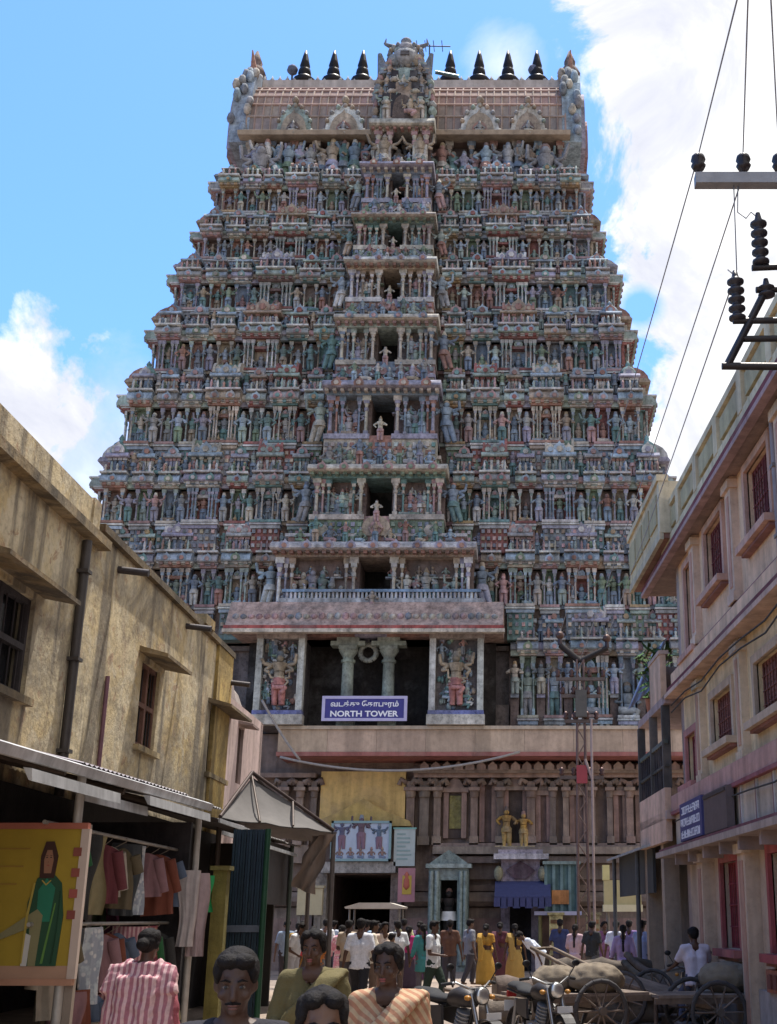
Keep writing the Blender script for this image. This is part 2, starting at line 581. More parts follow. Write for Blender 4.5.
def bay(mb, mbf, u0, u1, vp, z0, z1, kind, sc, first=False):
    """pillared aedicule of a storey wall; the lowest two fifths stand behind the shrines of the storey below"""
    body, pil, cor, roof, acc = [J(P[s]) for s in sc]
    H = z1 - z0
    w = u1 - u0
    zb = z0 + H * (.40 if not first else .16)
    ct = H * .17
    zt = z1 - ct
    mb.box(u0, u1, -.2, vp - .05, z0, zb - .16, body)
    mb.box(u0 - .04, u1 + .04, -.2, vp + .06, zb - .34, zb - .22, cor)
    mb.box(u0 - .05, u1 + .05, -.2, vp + .1, zb - .1, zb, acc)
    dk = J(P[rnd.choice(['slate', 'brown', 'red', 'teal', 'blue', 'terra', 'green', 'tan'])])
    mb.box(u0 + .05, u1 - .05, -.36, -.02, zb, zt, dk)
    for e_ in (u0 + .05, u1 - .17):
        mb.box(e_, e_ + .12, -.36, vp - .3, zb, zt, dk)
    mb.box(u0, u1, -.36, vp - .2, zt - .06, zt, dk)
    mb.box(u0, u1, -.36, -.18, zb - .1, zb, dk)
    pw = .062
    pos = [u0 + .12, u1 - .12]
    if w > 1.25:
        pos += [u0 + w * .3, u1 - w * .3, u0 + .27, u1 - .27]
    elif w > .9:
        pos += [u0 + w * .3, u1 - w * .3]
    # carved relief slabs and attendants between the pillars
    for (p_, q_) in ((u0 + .14, u0 + w * .32), (u1 - w * .32, u1 - .14)):
        if q_ - p_ > .12:
            mb.box(p_ + .04, q_ - .04, -.3, vp - .34, zb, zb + (zt - zb) * rnd.uniform(.55, .8), J(P[rnd.choice(SKINS)]))
            figure(mbf, (p_ + q_) / 2, vp - .3, zb, (zt - zb) * rnd.uniform(.5, .7), J(P[rnd.choice(SKINS)]), J(P[rnd.choice(SKINS)]), 2, rnd.random() < .3, 5)
            for g_ in range(3):
                mb.box(p_ + .03, q_ - .03, vp - .36, vp - .27, zb + (zt - zb) * (.78 + .07 * g_), zb + (zt - zb) * (.81 + .07 * g_), J(P[rnd.choice(SKINS)]))
    for x in pos:
        pillar(mb, x, vp - .14, zb, zt - .02, pw, pil, J(P[sc[2]]))
    mb.box(u0, u1, -.2, vp, zt, zt + ct * .28, J(P[sc[4]]))
    mb.box(u0 - .03, u1 + .03, -.2, vp + .05, zt + ct * .12, zt + ct * .2, pil)
    kapota(mb, u0 - .06, u1 + .06, vp, zt + ct * .3, ct * .7, cor, acc, .26)
    for (z_, q_) in ((z1, .3), (zb - .16, .12), (zt + ct * .28, .12)):
        mb.box(u0 - .07, u1 + .07, -.1, vp + q_ - .02, z_ - .035, z_ + .035, J(P['white']))
    for r_ in range(3):                 # carved courses of the plinth
        zz = z0 + (zb - z0) * (.15 + .22 * r_)
        n_ = max(3, int(w / .2))
        for q_ in range(n_):
            x_ = u0 + (q_ + .5) * w / n_
            mb.box(x_ - .06, x_ + .06, vp - .06, vp + .04, zz, zz + .14, J(P[('grey', 'tan', 'slate', 'pink')[(q_ + r_) % 4]], .3))
    nk = max(1, int(w / .5))
    for k in range(nk):
        kudu(mb, u0 + (k + .5) * w / nk, vp + .16, zt + ct * .34, ct * .32, .12, J(P[sc[3]]), J(P[sc[4]]), 6)
    if kind in ('sala', 'panjara') and w > .9:      # inner little gate with a relief figure
        iw = w * .2
        c = (u0 + u1) / 2
        fh = (zt - zb)
        mb.box(c - iw, c + iw, -.5, vp * .55, zb + fh * .72, zb + fh * .82, acc)
        kudu(mb, c, vp * .35, zb + fh * .8, iw * .6, .12, cor, roof, 6)
    figure(mbf, (u0 + u1) / 2, vp * .15, zb + .02, (zt - zb) * .8, J(P[rnd.choice(SKINS)]), J(P[rnd.choice(SKINS)]), rnd.choice((2, 4)), rnd.random() < .35)


def layout(c, w):
    """bays and gaps from the central pavilion edge out to the corner"""
    L = w - c
    unit = [('gap', .045), ('panjara', .095), ('gap', .045), ('panjara', .1), ('gap', .045), ('sala', .2), ('gap', .045), ('panjara', .1), ('gap', .045), ('panjara', .1), ('gap', .045), ('kuta', .12)]
    if L > 7.6:
        unit = [('gap', .04), ('panjara', .085), ('gap', .04), ('sala', .13), ('gap', .04), ('panjara', .085), ('gap', .04), ('sala', .16), ('gap', .04), ('panjara', .085), ('gap', .04), ('panjara', .085), ('gap', .04), ('kuta', .11)]
    tot = sum(q for _, q in unit)
    out, u = [], c
    for k, q in unit:
        d = q / tot * L
        out.append((k, u, u + d))
        u += d
    return out


tower = empty('temple_tower', (CX, YB, 0))
tag(tower, 'tall temple gateway tower covered in painted carved figures', 'temple tower')
SLOPE = .2


def frontY(z):
    return YB + max(0, z - 17.0) * SLOPE


def solve(py):
    z = 20.0
    for _ in range(30):
        z = zrow(py, frontY(z) - .4)
    return z


ROWS = [(640, None), (553, None), (476, 589), (399, 537), (334, 492), (278, 456), (234, 417), (185, 386)]
LEDGE_TOP = zrow(725, YB - 1.6)
TIERS = []
for py, wpx in ROWS:
    z = solve(py)
    y = frontY(z)
    if wpx:
        hw = (atY(388 + wpx / 2, py, y).x - atY(388 - wpx / 2, py, y).x) / 2 - .78
    else:
        hw = None
    TIERS.append([z, y, hw])
sl = (TIERS[2][2] - TIERS[4][2]) / (TIERS[4][0] - TIERS[2][0])
for i in (1, 0):
    TIERS[i][2] = TIERS[2][2] + sl * (TIERS[2][0] - TIERS[i][0]) * .85
PAVW = [None, 190, 128, 108, 95, 84, 76, 66]       # width in pixels of the central pavilion on each storey
DOORW = [None, 30, 25, 22, 19, 16, 14, 12]
statue_count = 0
zprev = LEDGE_TOP
print('TIERS', [(round(a, 1), round(b, 1), round(c, 1)) for a, b, c in TIERS])
for i, (z1, yf, hw) in enumerate(TIERS):
    z0 = zprev
    H = z1 - z0
    yw = frontY(z0) if i else YB
    yn = frontY(z1)
    yf = yw if i else YB
    dh = YMID - yf
    core = MB()
    # plain mass of the storey, inside the carved faces
    core.box(CX - hw + .7, CX + hw - .7, yf + .35, 2 * YMID - yf, z0 - .3, z1, (.15, .13, .13))
    core.box(CX - hw + .1, CX + hw - .1, yf + .1, 2 * YMID - yf - .1, z1 - .12, z1 - .03, (.2, .17, .16))
    core.box(CX - hw + .1, CX + hw - .1, yf + .1, 2 * YMID - yf - .1, z0 - .3, z0 + H * .3, (.16, .13, .12))
    for s_ in (0, .5):
        core.box(CX - hw - .3, CX + hw + .3, 2 * YMID - yf, 2 * YMID - yf + .3, z0 + H * s_, z0 + H * (s_ + .4), J(P['tan']))
    core.box(CX - hw - .5, CX + hw + .5, 2 * YMID - yf, 2 * YMID - yf + .6, z1 - .5, z1, J(P['grey']))
    corn = MB()
    figs = MB()
    nextH = (TIERS[i + 1][0] - z1) if i + 1 < len(TIERS) else 3.2
    hs = nextH * (.47 if i + 1 < len(TIERS) else .3)
    nback = -(frontY(z1) - yf) if i else -.2
    px_m = (zrow(ROWS[i][0] - 10, yf) - zrow(ROWS[i][0], yf)) / 10
    m_px = atY(501, 400, yf).x - atY(500, 400, yf).x
    dpt = (yf * CP + (z1 - CAMZ) * SP) / F
    pc = PAVW[i] * dpt / 2 if PAVW[i] else 5.0
    dw = DOORW[i] * dpt / 2 if DOORW[i] else 2.3
    ch = rnd.randrange(8)
    order = [SCHEMES[(ch + 3 * k) % 8] for k in range(8)]
    if i in (2, 5):
        order[1], order[3] = SCHEMES[1], SCHEMES[3]
    shr_list, stat_list = [], []
    lay = layout(pc, hw)
    for side in (-1, 1):
        k = 0
        mF = Matrix(((1, 0, 0, CX), (0, -1, 0, yf), (0, 0, 1, 0), (0, 0, 0, 1)))
        for kind, a, b in lay:
            u0, u1 = (a, b) if side > 0 else (-b, -a)
            if i == 0 and ((side < 0 and u0 < 9.4) or (side > 0 and u0 < 5.4)):
                if not (side > 0):
                    continue
            core.M = figs.M = corn.M = mF
            if kind == 'gap':
                c = (u0 + u1) / 2
                sc = order[(k + 4) % 8]
                col = J(P[rnd.choice(['cream', 'grey', 'pink', 'slate', 'lav', 'tan', 'mint'])])
                core.box(u0, u1, -.36, .16, z0, z0 + H * .38, J(P['brown']))
                core.box(u0, u1, -.36, .1, z1 - H * .17, z1 - H * .1, J(P['brown']))
                core.box(u0 - .05, u1 + .05, -.36, -.1, z0, z1, J(P['brown']))
                core.box(u0, u1, -.2, .3, z0 + H * .36, z0 + H * .4, col)
                core.box(u0, u1, -.2, .3, z1 - H * .17, z1 - H * .1, J(P[sc[2]]))
                kapota(core, u0, u1, .12, z1 - H * .11, H * .11, col, J(P[sc[4]]), .3)
                m = MB(mF)
                figure(m, c, .34, z0 + H * .4, H * .36, J(P[rnd.choice(SKINS)]), J(P[rnd.choice(SKINS)]), rnd.choice((2, 2, 4)), False, 6)
                stat_list.append(m)
                figure(figs, c, .2, z1, hs * .62, J(P[rnd.choice(SKINS)]), J(P[rnd.choice(SKINS)]), 2, rnd.random() < .5)
            else:
                vp = {'sala': .52, 'kuta': .44, 'panjara': .36}[kind]
                bay(core, figs, u0, u1, vp, z0, z1, kind, order[k % 8], i == 0)
                m = MB(mF)
                shrine(m, u0, u1, vp, z1, hs, kind, order[(k + 1) % 8], nback + .03)
                # figures seated round the shrine
                for e in (-1, 1):
                    figure(figs, (u0 + u1) / 2 + e * (u1 - u0) * .3, vp + .02, z1 + .02, hs * .42, J(P[rnd.choice(SKINS)]), J(P[rnd.choice(SKINS)]), 2, True, 4)
                nq = max(3, int((u1 - u0) / .22))
                for q_ in range(nq):
                    x_ = u0 + (q_ + .5) * (u1 - u0) / nq
                    figs.lathe(x_, vp + .16, [(.05, z1 - .02), (.07, z1 + .1), (.04, z1 + .16), (.065, z1 + .26), (.02, z1 + rnd.uniform(.3, .5))], 5, J(P[rnd.choice(['cream', 'white', 'pink', 'slate', 'mint', 'terra'])]))
                shr_list.append(m)
                k += 1
        # the two flanks of the tower, the same bays, fewer of them
        n = max(3, int(dh * 2 / 3.4))
        sm = MB()
        for q in range(n):
            a = -dh + 2 * dh * q / n
            b = a + 2 * dh / n
            g = .5
            for mb in (core, figs, corn):
                mb.M = Matrix(((0, side, 0, CX + side * hw), (1, 0, 0, YMID), (0, 0, 1, 0), (0, 0, 0, 1)))
            kind = 'kuta' if q in (0, n - 1) else 'sala'
            bay(core, figs, a + (0 if q == 0 else g / 2), b - (0 if q == n - 1 else g / 2), .4, z0, z1, kind, order[(q + 2) % 8], i == 0)
            shrine(core, a + (.05 if q == 0 else g / 2), b - g / 2, .4, z1, hs, 'sala', order[(q + 3) % 8], -.9)
            if q:
                figure(figs, a, .3, z0 + H * .4, H * .4, J(P[rnd.choice(SKINS)]), J(P[rnd.choice(SKINS)]), 2)
    core.M = figs.M = corn.M = None
    st = core.build('storey', M['stucco'], tower)
    for m in shr_list:
        m.build('miniature_shrine', M['stucco'], st)
    for m in stat_list:
        m.build('statue', M['stucco'], st)
    # ---- central pavilion with its doorway
    if i >= 1:
        mF = Matrix(((1, 0, 0, CX), (0, -1, 0, yf), (0, 0, 1, 0), (0, 0, 0, 1)))
        pv = MB(mF)
        vp = 1.5 if i > 1 else 1.9
        zb = z0 + H * (.36 if i > 1 else .26)
        ct = H * .17
        zt = z1 - ct
        A, B_, C_, D_ = [P[q] for q in [('cream', 'pink', 'blue', 'mint'), ('white', 'terra', 'lav', 'tan'), ('cream', 'green', 'pink', 'teal'), ('lav', 'cream', 'terra', 'blue')][i % 4]]
        ftop = z1
        for e in (-1, 1):
            x0, x1 = sorted((e * dw, e * pc))
            pv.box(x0, x1, -.3, vp - .55, z0 - .2, zt, J(P['brown']))
            pillar(pv, e * (dw + .16), vp - .12, zb, zt, .12, J(P['cream']), J(A))
            pillar(pv, e * (pc - .18), vp - .12, zb, zt, .12, J(A), J(C_))
            pillar(pv, e * (pc - .62), vp - .2, zb, zt, .09, J(D_), J(A))
            pillar(pv, e * (pc - .4), vp - .2, zb, zt, .08, J(C_), J(A))
            pillar(pv, e * (dw + .45), vp - .2, zb, zt, .08, J(D_), J(A))
            pv.box(x0, x1, -.3, vp + .06, z0 - .2, zb - .2, J(B_))
            pv.box(x0 - .02, x1 + .02, -.3, vp + .16, zb - .2, zb, J(A))
            nf = 3 if i > 2 else 6
            for q in range(nf):
                x = e * (dw + .45 + (pc - dw - .95) * (q + .5) / nf)
                figure(pv, x, vp - .35, zb, (zt - zb) * rnd.uniform(.66, .84), J(P[rnd.choice(SKINS)]), J(P[rnd.choice(SKINS)]), rnd.choice((2, 4, 4)), rnd.random() < .3, 6)
        for r_ in range(3):            # bosses and little figures on the pavilion's plinth
            zz = z0 + (zb - z0) * (.12 + .24 * r_)
            n_ = int(pc * 2 / .24)
            for q_ in range(n_):
                x_ = -pc + (q_ + .5) * 2 * pc / n_
                pv.box(x_ - .07, x_ + .07, vp - .02, vp + .13, zz, zz + .16, J(P[rnd.choice(SKINS)], .3))
        for q_ in range(int(pc * 2 / .5)):
            x_ = -pc + .25 + q_ * .5
            if abs(x_) > dw:
                figure(pv, x_, vp - .5, zt - (zt - zb) * .34, (zt - zb) * .3, J(P[rnd.choice(SKINS)]), J(P[rnd.choice(SKINS)]), 2, True, 5)
                pv.box(x_ - .22, x_ + .22, vp - .6, vp - .34, zt - (zt - zb) * .38, zt - (zt - zb) * .35, J(P[rnd.choice(SKINS)]))
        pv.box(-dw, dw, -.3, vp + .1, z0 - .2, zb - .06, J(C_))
        pv.box(-dw, dw, -.32, -.26, zb - .06, zt, (.015, .013, .012))       # near-black panel; the doorway's darkness is put into its colour
        pv.box(-pc, pc, -.3, vp, zt, zt + ct * .3, J(D_))
        kapota(pv, -pc - .12, pc + .12, vp, zt + ct * .3, ct * .7, J(A), J(B_), .5)
        nk = int(pc * 2 / .8)
        for q in range(nk):
            kudu(pv, -pc + (q + .5) * 2 * pc / nk, vp + .36, zt + ct * .34, ct * .34, .14, J(C_), J(B_), 6)
        # crest of figures and a small gable above the cornice
        cz = z1
        pv.box(-pc * .9, pc * .9, -(frontY(z1) - yf) + .02, vp - .4, cz, cz + hs * .2, J(B_))
        pv.box(-pc * .93, pc * .93, -(frontY(z1) - yf) + .04, vp - .3, cz + hs * .2, cz + hs * .28, J(A))
        nf = 11 if i < 3 else 8
        for q in range(nf):
            x = -pc * .84 + (q + .5) * 2 * pc * .84 / nf
            figure(pv, x, vp - .1, cz, hs * rnd.uniform(.5, .68), J(P[rnd.choice(SKINS)]), J(P[rnd.choice(SKINS)]), 2, q % 2 == 0, 6)
        kudu(pv, 0, vp - .5, cz + hs * .2, pc * .15, .3, J(D_), J(P['pink']), 9)
        for e in (-1, 1):
            kudu(pv, e * pc * .55, vp - .6, cz + hs * .2, pc * .13, .25, J(C_), J(P['cream']), 9)
        pavo = pv.build('pavilion', M['stucco'], st)
        # guardians at the pavilion's outer corners, one guard in the doorway
        for e in (-1, 1):
            m = MB(mF)
            figure(m, e * (pc + .3), .9, z0 + H * .34, H * .5, J(P[rnd.choice(['blue', 'teal', 'sky', 'lav', 'mint'])]), J(P[rnd.choice(SKINS)]), 4, False, 7, e * .12)
            m.build('statue', M['stucco'], st)
        m = MB(mF)
        figure(m, 0, vp + .2, zb - .3, H * .27, J(P['cream']), J(P['pink']), 2, False, 7)
        m.build('statue', M['stucco'], st)
    o = figs.build('carved_figures', M['stucco'], st)
    tag(o, kind='stuff')
    zprev = z1

# ---- neck of standing figures and the barrel roof
zE = zprev
ZT = TIERS[-1][0]
YT = frontY(ZT) + .3
hwT = (atY(388 + 165, 150, YT).x - atY(388 - 165, 150, YT).x) / 2
zN = zrow(137, YT)
mF = Matrix(((1, 0, 0, CX), (0, -1, 0, YT), (0, 0, 1, 0), (0, 0, 0, 1)))
nk = MB()
nk.box(CX - hwT + .5, CX + hwT - .5, YT + .9, 2 * YMID - YT - .9, ZT - .2, zN, (.12, .1, .1))
nk.box(CX - hwT - .3, CX + hwT + .3, YT - .1, 2 * YMID - YT + .1, ZT, ZT + .32, J(P['lav']))
nk.box(CX - hwT - .1, CX + hwT + .1, YT + .1, 2 * YMID - YT - .1, ZT + .32, ZT + .55, J(P['tan']))
nk.M = mF
for q in range(15):
    x = -hwT + .4 + (2 * hwT - .8) * q / 14
    pillar(nk, x, -.35, ZT + .5, zN + .02, .14, J(P[['cream', 'blue', 'terra'][q % 3]]), J(P['tan']))
neck = nk.build('storey', M['stucco'], tower)
fg = MB(mF)
for q in range(28):
    x = -hwT + .8 + (2 * hwT - 1.6) * q / 27
    figure(fg, x, -.1 + .12 * (q % 2), ZT + .5, (zN - ZT) * rnd.uniform(.55, .78), J(P[rnd.choice(SKINS)]), J(P[rnd.choice(SKINS)]), rnd.choice((2, 4)), False, 6)
tag(fg.build('carved_figures', M['stucco'], neck), kind='stuff')
for e in (-1, 1):                     # big crouching bulls and guardians on the corners
    m = MB(mF)
    figure(m, e * (hwT - 1.1), .25, ZT + .4, (zN - ZT) * .95, J(P['grey']), J(P['pink']), 4, True, 7)
    m.build('statue', M['stucco'], neck)
dR = 2.5
YC = YT + dR + .25
b_ = 1.0
while True:                                   # height at which the barrel just reaches its ridge line
    k_ = max((CAMZ - (zN + .35 + b_ * math.sin(R(t)) ** .85)) / (YC - math.cos(R(t)) * dR) * -1 for t in range(20, 90))
    if k_ > (zrow(89, YT) - CAMZ) / YT or b_ > 8:
        break
    b_ += .03
zR = zN + .35 + b_
zTOP = max(zrow(87, YC), zR + .2)
rf = MB()
prof = []
for k in range(17):
    t = math.pi * k / 16
    prof.append((YC - math.cos(t) * dR * 1.0, zN + .35 + (zR - zN - .35) * math.sin(t) ** .85 if 0 < k < 16 else zN + .35))
xl, xr = CX - hwT + .15, CX + hwT - .15
rowcol = [(.26, .22, .21), (.3, .24, .21), (.36, .24, .2), (.3, .2, .175), (.38, .25, .21), (.3, .19, .165), (.36, .24, .21), (.32, .25, .22)]
for k in range(16):
    (a, za), (b, zb_) = prof[k], prof[k + 1]
    c = rowcol[k if k < 8 else 15 - k]
    n = 40
    for q in range(n):                # ribs of tiles, one face each
        x0, x1 = xl + (xr - xl) * q / n, xl + (xr - xl) * (q + 1) / n
        rf.add([(x0, a, za), (x1, a, za), (x1, b, zb_), (x0, b, zb_)], [(0, 1, 2, 3)], J(c, .16))
rf.box(xl, xr, YT + .4, 2 * YC - YT - .4, zN - .02, zN + .37, J(P['brown']))
rf.box(xl - .3, xr + .3, YC + 1, 2 * YMID - YT, ZT, zN + .1, J(P['tan']))
for k in range(1, 8):                 # raised courses and rib rolls of the vault
    (a, za) = prof[k]
    rf.tube((xl, a, za), (xr, a, za), .07, .07, 6, J(rowcol[k]))
for q in range(41):
    t = xl + (xr - xl) * q / 40
    for k in range(7):
        rf.tube((t, prof[k][0], prof[k][1]), (t, prof[k + 1][0], prof[k + 1][1]), .055, .055, 5, J((.34, .25, .21), .2))
rf.box(xl, xr, YC - .55, YC + .55, zR - .3, zTOP, J(P['cream']))
for q in range(40):
    t = xl + (xr - xl) * (q + .5) / 40
    rf.lathe(t, YC - .3, [(.1, zTOP - .02), (.16, zTOP + .12), (.05, zTOP + .3), (.01, zTOP + .42)], 5, J(P['grey']))
for e in (-1, 1):                     # eaves roll, front and back
    rf.extr([(0, 0), (.85, -.1), (.95, .08), (.5, .4), (0, .5)], xl - .2, xr + .2, lambda a, b, t: (t, (YT + .5 - a) if e < 0 else (2 * YC - YT - .5 + a), zN + b), J(P['tan']))
roof = rf.build('roof', M['plaster'], tower)
# end gables
for e in (-1, 1):
    g = MB()
    xg = CX + e * hwT
    n = 18
    hg = (zTOP - zN + .3) * .86
    for (sc_, t0, t1, col) in ((1.14, -.3, .6, P['sky']), (.92, .6, .8, P['lav']), (.6, .8, .95, P['pink'])):
        poly = []
        for k in range(n + 1):
            t = math.pi * k / n
            bulge = 1 + .18 * math.sin(t) ** 2
            poly.append((math.cos(t) * dR * sc_ * bulge * .88, math.sin(t) ** .75 * hg * sc_ * 1.0))
        g.extr(poly, xg + e * t0, xg + e * t1, lambda a, b, t: (t, YC + a, zN - .1 + b), J(col))
    for k in range(34):               # flame scrolls along the arch
        t = math.pi * (k + .5) / 34
        y, z = YC + math.cos(t) * dR * 1.05 * (1 + .18 * math.sin(t) ** 2), zN + math.sin(t) ** .75 * hg * 1.14
        g.ball((xg + e * rnd.uniform(-.3, .6), y, z), (.2, .22, rnd.uniform(.24, .4)), 6, 4, J(P[['slate', 'sky', 'grey', 'cream'][k % 4]]))
    zt = zN + hg * 1.14
    g.lathe(xg + e * .2, YC, [(.5, zt - .3), (.42, zt + .2), (.55, zt + .45), (.4, zt + .8), (.25, zt + 1.0), (.3, zt + 1.2), (.05, zt + 1.9)], 8, J(P['brown']))
    g.ball((xg - e * 1.6, YC, zTOP + 1.0), .28, 8, 6, J((.12, .14, .2)))
    g.tube((xg - e * 1.6, YC, zTOP - .1), (xg - e * 1.6, YC, zTOP + .8), .05, .05, 6, (.1, .1, .12))
    for s_ in (-1, 1):
        g.tube((xg + e * .2, YC + s_ * .5, zt + .5), (xg + e * .2, YC + s_ * 1.0, zt + 1.2), .16, .03, 6, J(P['terra']))
    # standing bits seen from the front
    g.tube((xg - e * .1, YT + .8, zN - .1), (xg - e * .1, YT + .5, zN + 1.0), .4, .18, 8, J(P['sky']))
    g.tube((xg - e * .1, YT + .5, zN + 1.0), (xg - e * .1, YT + 1.0, zN + 2.1), .24, .05, 8, J(P['lav']))
    g.build('gable', M['stucco'], roof)


def dormer(x, yb, z, r, tall, cols, depth, name='dormer'):
    """horseshoe gable standing out of the roof, with a guardian face"""
    d = MB()
    n = 14
    for (q, t0, t1, c) in ((1, -.0, depth, cols[0]), (.74, depth, depth + .12, cols[1]), (.42, depth + .12, depth + .2, cols[2])):
        poly = []
        for k in range(n + 1):
            t = math.pi * k / n
            poly.append((math.cos(t) * r * q * (1 + .22 * math.sin(t) ** 3 * math.cos(t) ** 2), math.sin(t) * tall * q * (1 + .0 * t)))
        poly.insert(n // 2 + 1, (0, tall * q * 1.16))
        d.extr(poly, yb - t0, yb - t1, lambda a, b, t: (x + a, t, z + b), J(c))
    for k in range(9):
        t = math.pi * (k + .5) / 9
        d.ball((x + math.cos(t) * r * 1.02, yb - depth, z + math.sin(t) * tall * 1.02), (r * .13, .16, r * .14), 6, 4, J(P[['cream', 'mint', 'grey', 'tan'][k % 4]]))
    d.ball((x, yb - depth, z + tall * 1.18), (r * .2, .25, r * .24), 7, 5, J(cols[1]))
    d.M = Matrix(((1, 0, 0, x), (0, -1, 0, yb), (0, 0, 1, 0), (0, 0, 0, 1)))
    figure(d, 0, depth + .25, z + .02, tall * .55, J(P['grey']), J(P['cream']), 2, True, 6)
    return d.build(name, M['stucco'], roof)


for px, wpx, colz in ((295, 17, ('mint', 'tan', 'brown')), (345, 19, ('white', 'tan', 'terra')), (480, 19, ('white', 'tan', 'terra')), (528, 17, ('cream', 'tan', 'brown'))):
    p = atY(px, 136, YT + .4)
    d_ = (YT * CP + (zN - 1.7) * SP) / F
    dormer(p.x, YT + .75, zN + .05, wpx * d_ * 1.05, 24 * d_ * 1.5, [P[q] for q in colz], .7)
# tall central gable
mF = Matrix(((1, 0, 0, CX), (0, -1, 0, YT), (0, 0, 1, 0), (0, 0, 0, 1)))
d_ = (YT * CP + (zR - 1.7) * SP) / F
cg = MB(mF)
zb = ZT + .3
zt = zrow(150, YT - 1.2)
zc = zrow(62, YT - .6)
hwg = 27 * d_
for e in (-1, 1):
    cg.box(min(e * .5, e * hwg), max(e * .5, e * hwg), -1.2, .7, zb, zN + .1, J(P['brown']))
    pillar(cg, e * .55, .95, zb, zN - .1, .16, J(P['cream']), J(P['pink']))
    pillar(cg, e * (hwg - .2), .95, zb, zN - .1, .2, J(P['cream']), J(P['pink']))
    figure(cg, e * (hwg * .62), .9, zb, (zN - zb) * .8, J(P['tan']), J(P['cream']), 4, False, 7)
cg.box(-.5, .5, -1.2, -1.1, zb, zN, (.015, .013, .012))  # near-black panel, the opening's darkness painted on
kapota(cg, -hwg - .2, hwg + .2, 1.0, zN - .3, .55, J(P['cream']), J(P['terra']), .45)
n = 18
H_ = zc - zN
for (q, t0, t1, c) in ((1, -3.5, .7, P['grey']), (.82, .7, .95, P['mint']), (.6, .95, 1.1, P['tan']), (.36, 1.1, 1.2, P['brown'])):
    poly = []
    for k in range(n + 1):
        t = math.pi * k / n
        poly.append((math.cos(t) * hwg * 1.02 * q * (1 + .25 * math.sin(t) ** 2), math.sin(t) ** .8 * H_ * q))
    cg.extr(poly, t0, t1, lambda a, b, t: (a, t, zN + .1 + b), J(c))
for k in range(36):
    t = math.pi * (k + .5) / 36
    cg.ball((math.cos(t) * hwg * 1.02 * (1 + .25 * math.sin(t) ** 2), .7, zN + .1 + math.sin(t) ** .8 * H_ * 1.02), (rnd.uniform(.14, .26), .3, rnd.uniform(.16, .3)), 6, 4, J(P[['slate', 'mint', 'grey', 'pink', 'tan'][k % 5]]))
cg.box(-.55, -.1, 1.1, 1.16, zN + .3, zN + H_ * .42, (.05, .045, .05))  # dark slab on the face, painted as a shaded niche
figure(cg, .35, 1.3, zN + .25, H_ * .34, J(P['tan']), J(P['pink']), 4, True, 8)
figure(cg, 0, 1.2, zN + H_ * .5, H_ * .24, J(P['cream']), J(P['slate']), 4, True, 7)
for e in (-1, 1):
    figure(cg, e * hwg * .62, 1.0, zN + .25, H_ * .38, J(P['mint']), J(P['cream']), 4, False, 7)
    for zz_, uu_ in ((.72, .34), (.54, .42), (.38, .62)):
        cg.box(e * hwg * uu_ - .17, e * hwg * uu_ + .17, 1.05, 1.14, zN + H_ * zz_ - .16, zN + H_ * zz_ + .16, (.05, .045, .05))  # dark boxes on the face, painted as shaded holes
        cg.ball((e * hwg * uu_, 1.1, zN + H_ * zz_ - .3), (.24, .16, .12), 6, 4, J(P['cream']))
        figure(cg, e * hwg * (uu_ + .2), .95, zN + H_ * (zz_ - .1), 1.0, J(P['tan']), J(P['slate']), 2, False, 6)
    cg.tube((e * hwg * .75, .7, zc - .9), (e * hwg * .95, .7, zc + .35), .32, .1, 7, J(P['slate']))
# lion face and horned crest on top
for q_, (uu, zz, rr) in enumerate(((0, .15, .62), (-.5, .0, .4), (.5, .0, .4), (0, .65, .42), (-.3, .5, .3), (.3, .5, .3), (0, 1.05, .26))):
    cg.ball((uu, .7, zc + zz), (rr, rr * .7, rr * .85), 9, 6, J(P[['grey', 'slate', 'tan', 'grey', 'mint', 'grey', 'slate'][q_]]))
for k in range(18):
    t = math.pi * 2 * k / 18
    cg.ball((math.cos(t) * .75, .7, zc + .3 + math.sin(t) * .6), (.13, .2, rnd.uniform(.13, .2)), 6, 4, J(P[['slate', 'grey', 'tan'][k % 3]]))
cg.box(-.2, .2, 1.05, 1.14, zc + .0, zc + .22, (.06, .05, .05))
for e in (-1, 1):
    cg.tube((e * .5, .6, zc + .75), (e * 1.0, .6, zc + 1.0), .16, .07, 7, J(P['slate']))
    cg.tube((e * 1.0, .6, zc + 1.0), (e * .95, .6, zc + 1.3), .07, .02, 6, J(P['slate']))
cg.build('gable', M['stucco'], roof)
# finials
for px in (304, 333, 362, 450, 479, 508, 537):
    x = atY(px, 84, YC).x
    f = MB()
    z = zTOP - .02
    f.lathe(x, YC, [(.3, z), (.52, z + .1), (.56, z + .36), (.36, z + .56), (.26, z + .66), (.33, z + .76), (.29, z + 1.0), (.2, z + 1.12), (.26, z + 1.22), (.2, z + 1.5), (.13, z + 1.85), (.05, z + 2.15)], 12, (.02, .017, .017))
    f.build('finial', M['darkmetal'], roof)
ant = MB()
p = atY(437, 74, YT + 1)
ant.tube((CX + 1.0, YT + .4, zc + .6), (CX + 1.0, YT + .4, zc + 1.75), .035, .035, 6, (.08, .1, .12))
ant.tube((CX + .2, YT + .4, zc + 1.7), (CX + 2.0, YT + .4, zc + 1.66), .03, .03, 6, (.08, .1, .12))
for q in range(4):
    ant.tube((CX + .4 + q * .4, YT + .0, zc + 1.68), (CX + .4 + q * .4, YT + .8, zc + 1.68), .02, .02, 5, (.08, .1, .12))
ant.tube((CX + 1.3, YT + .4, zc + .2), (CX + 2.4, YT + .6, zc + .1), .09, .09, 6, (.1, .16, .18))
ant.build('antenna', M['darkmetal'], roof)
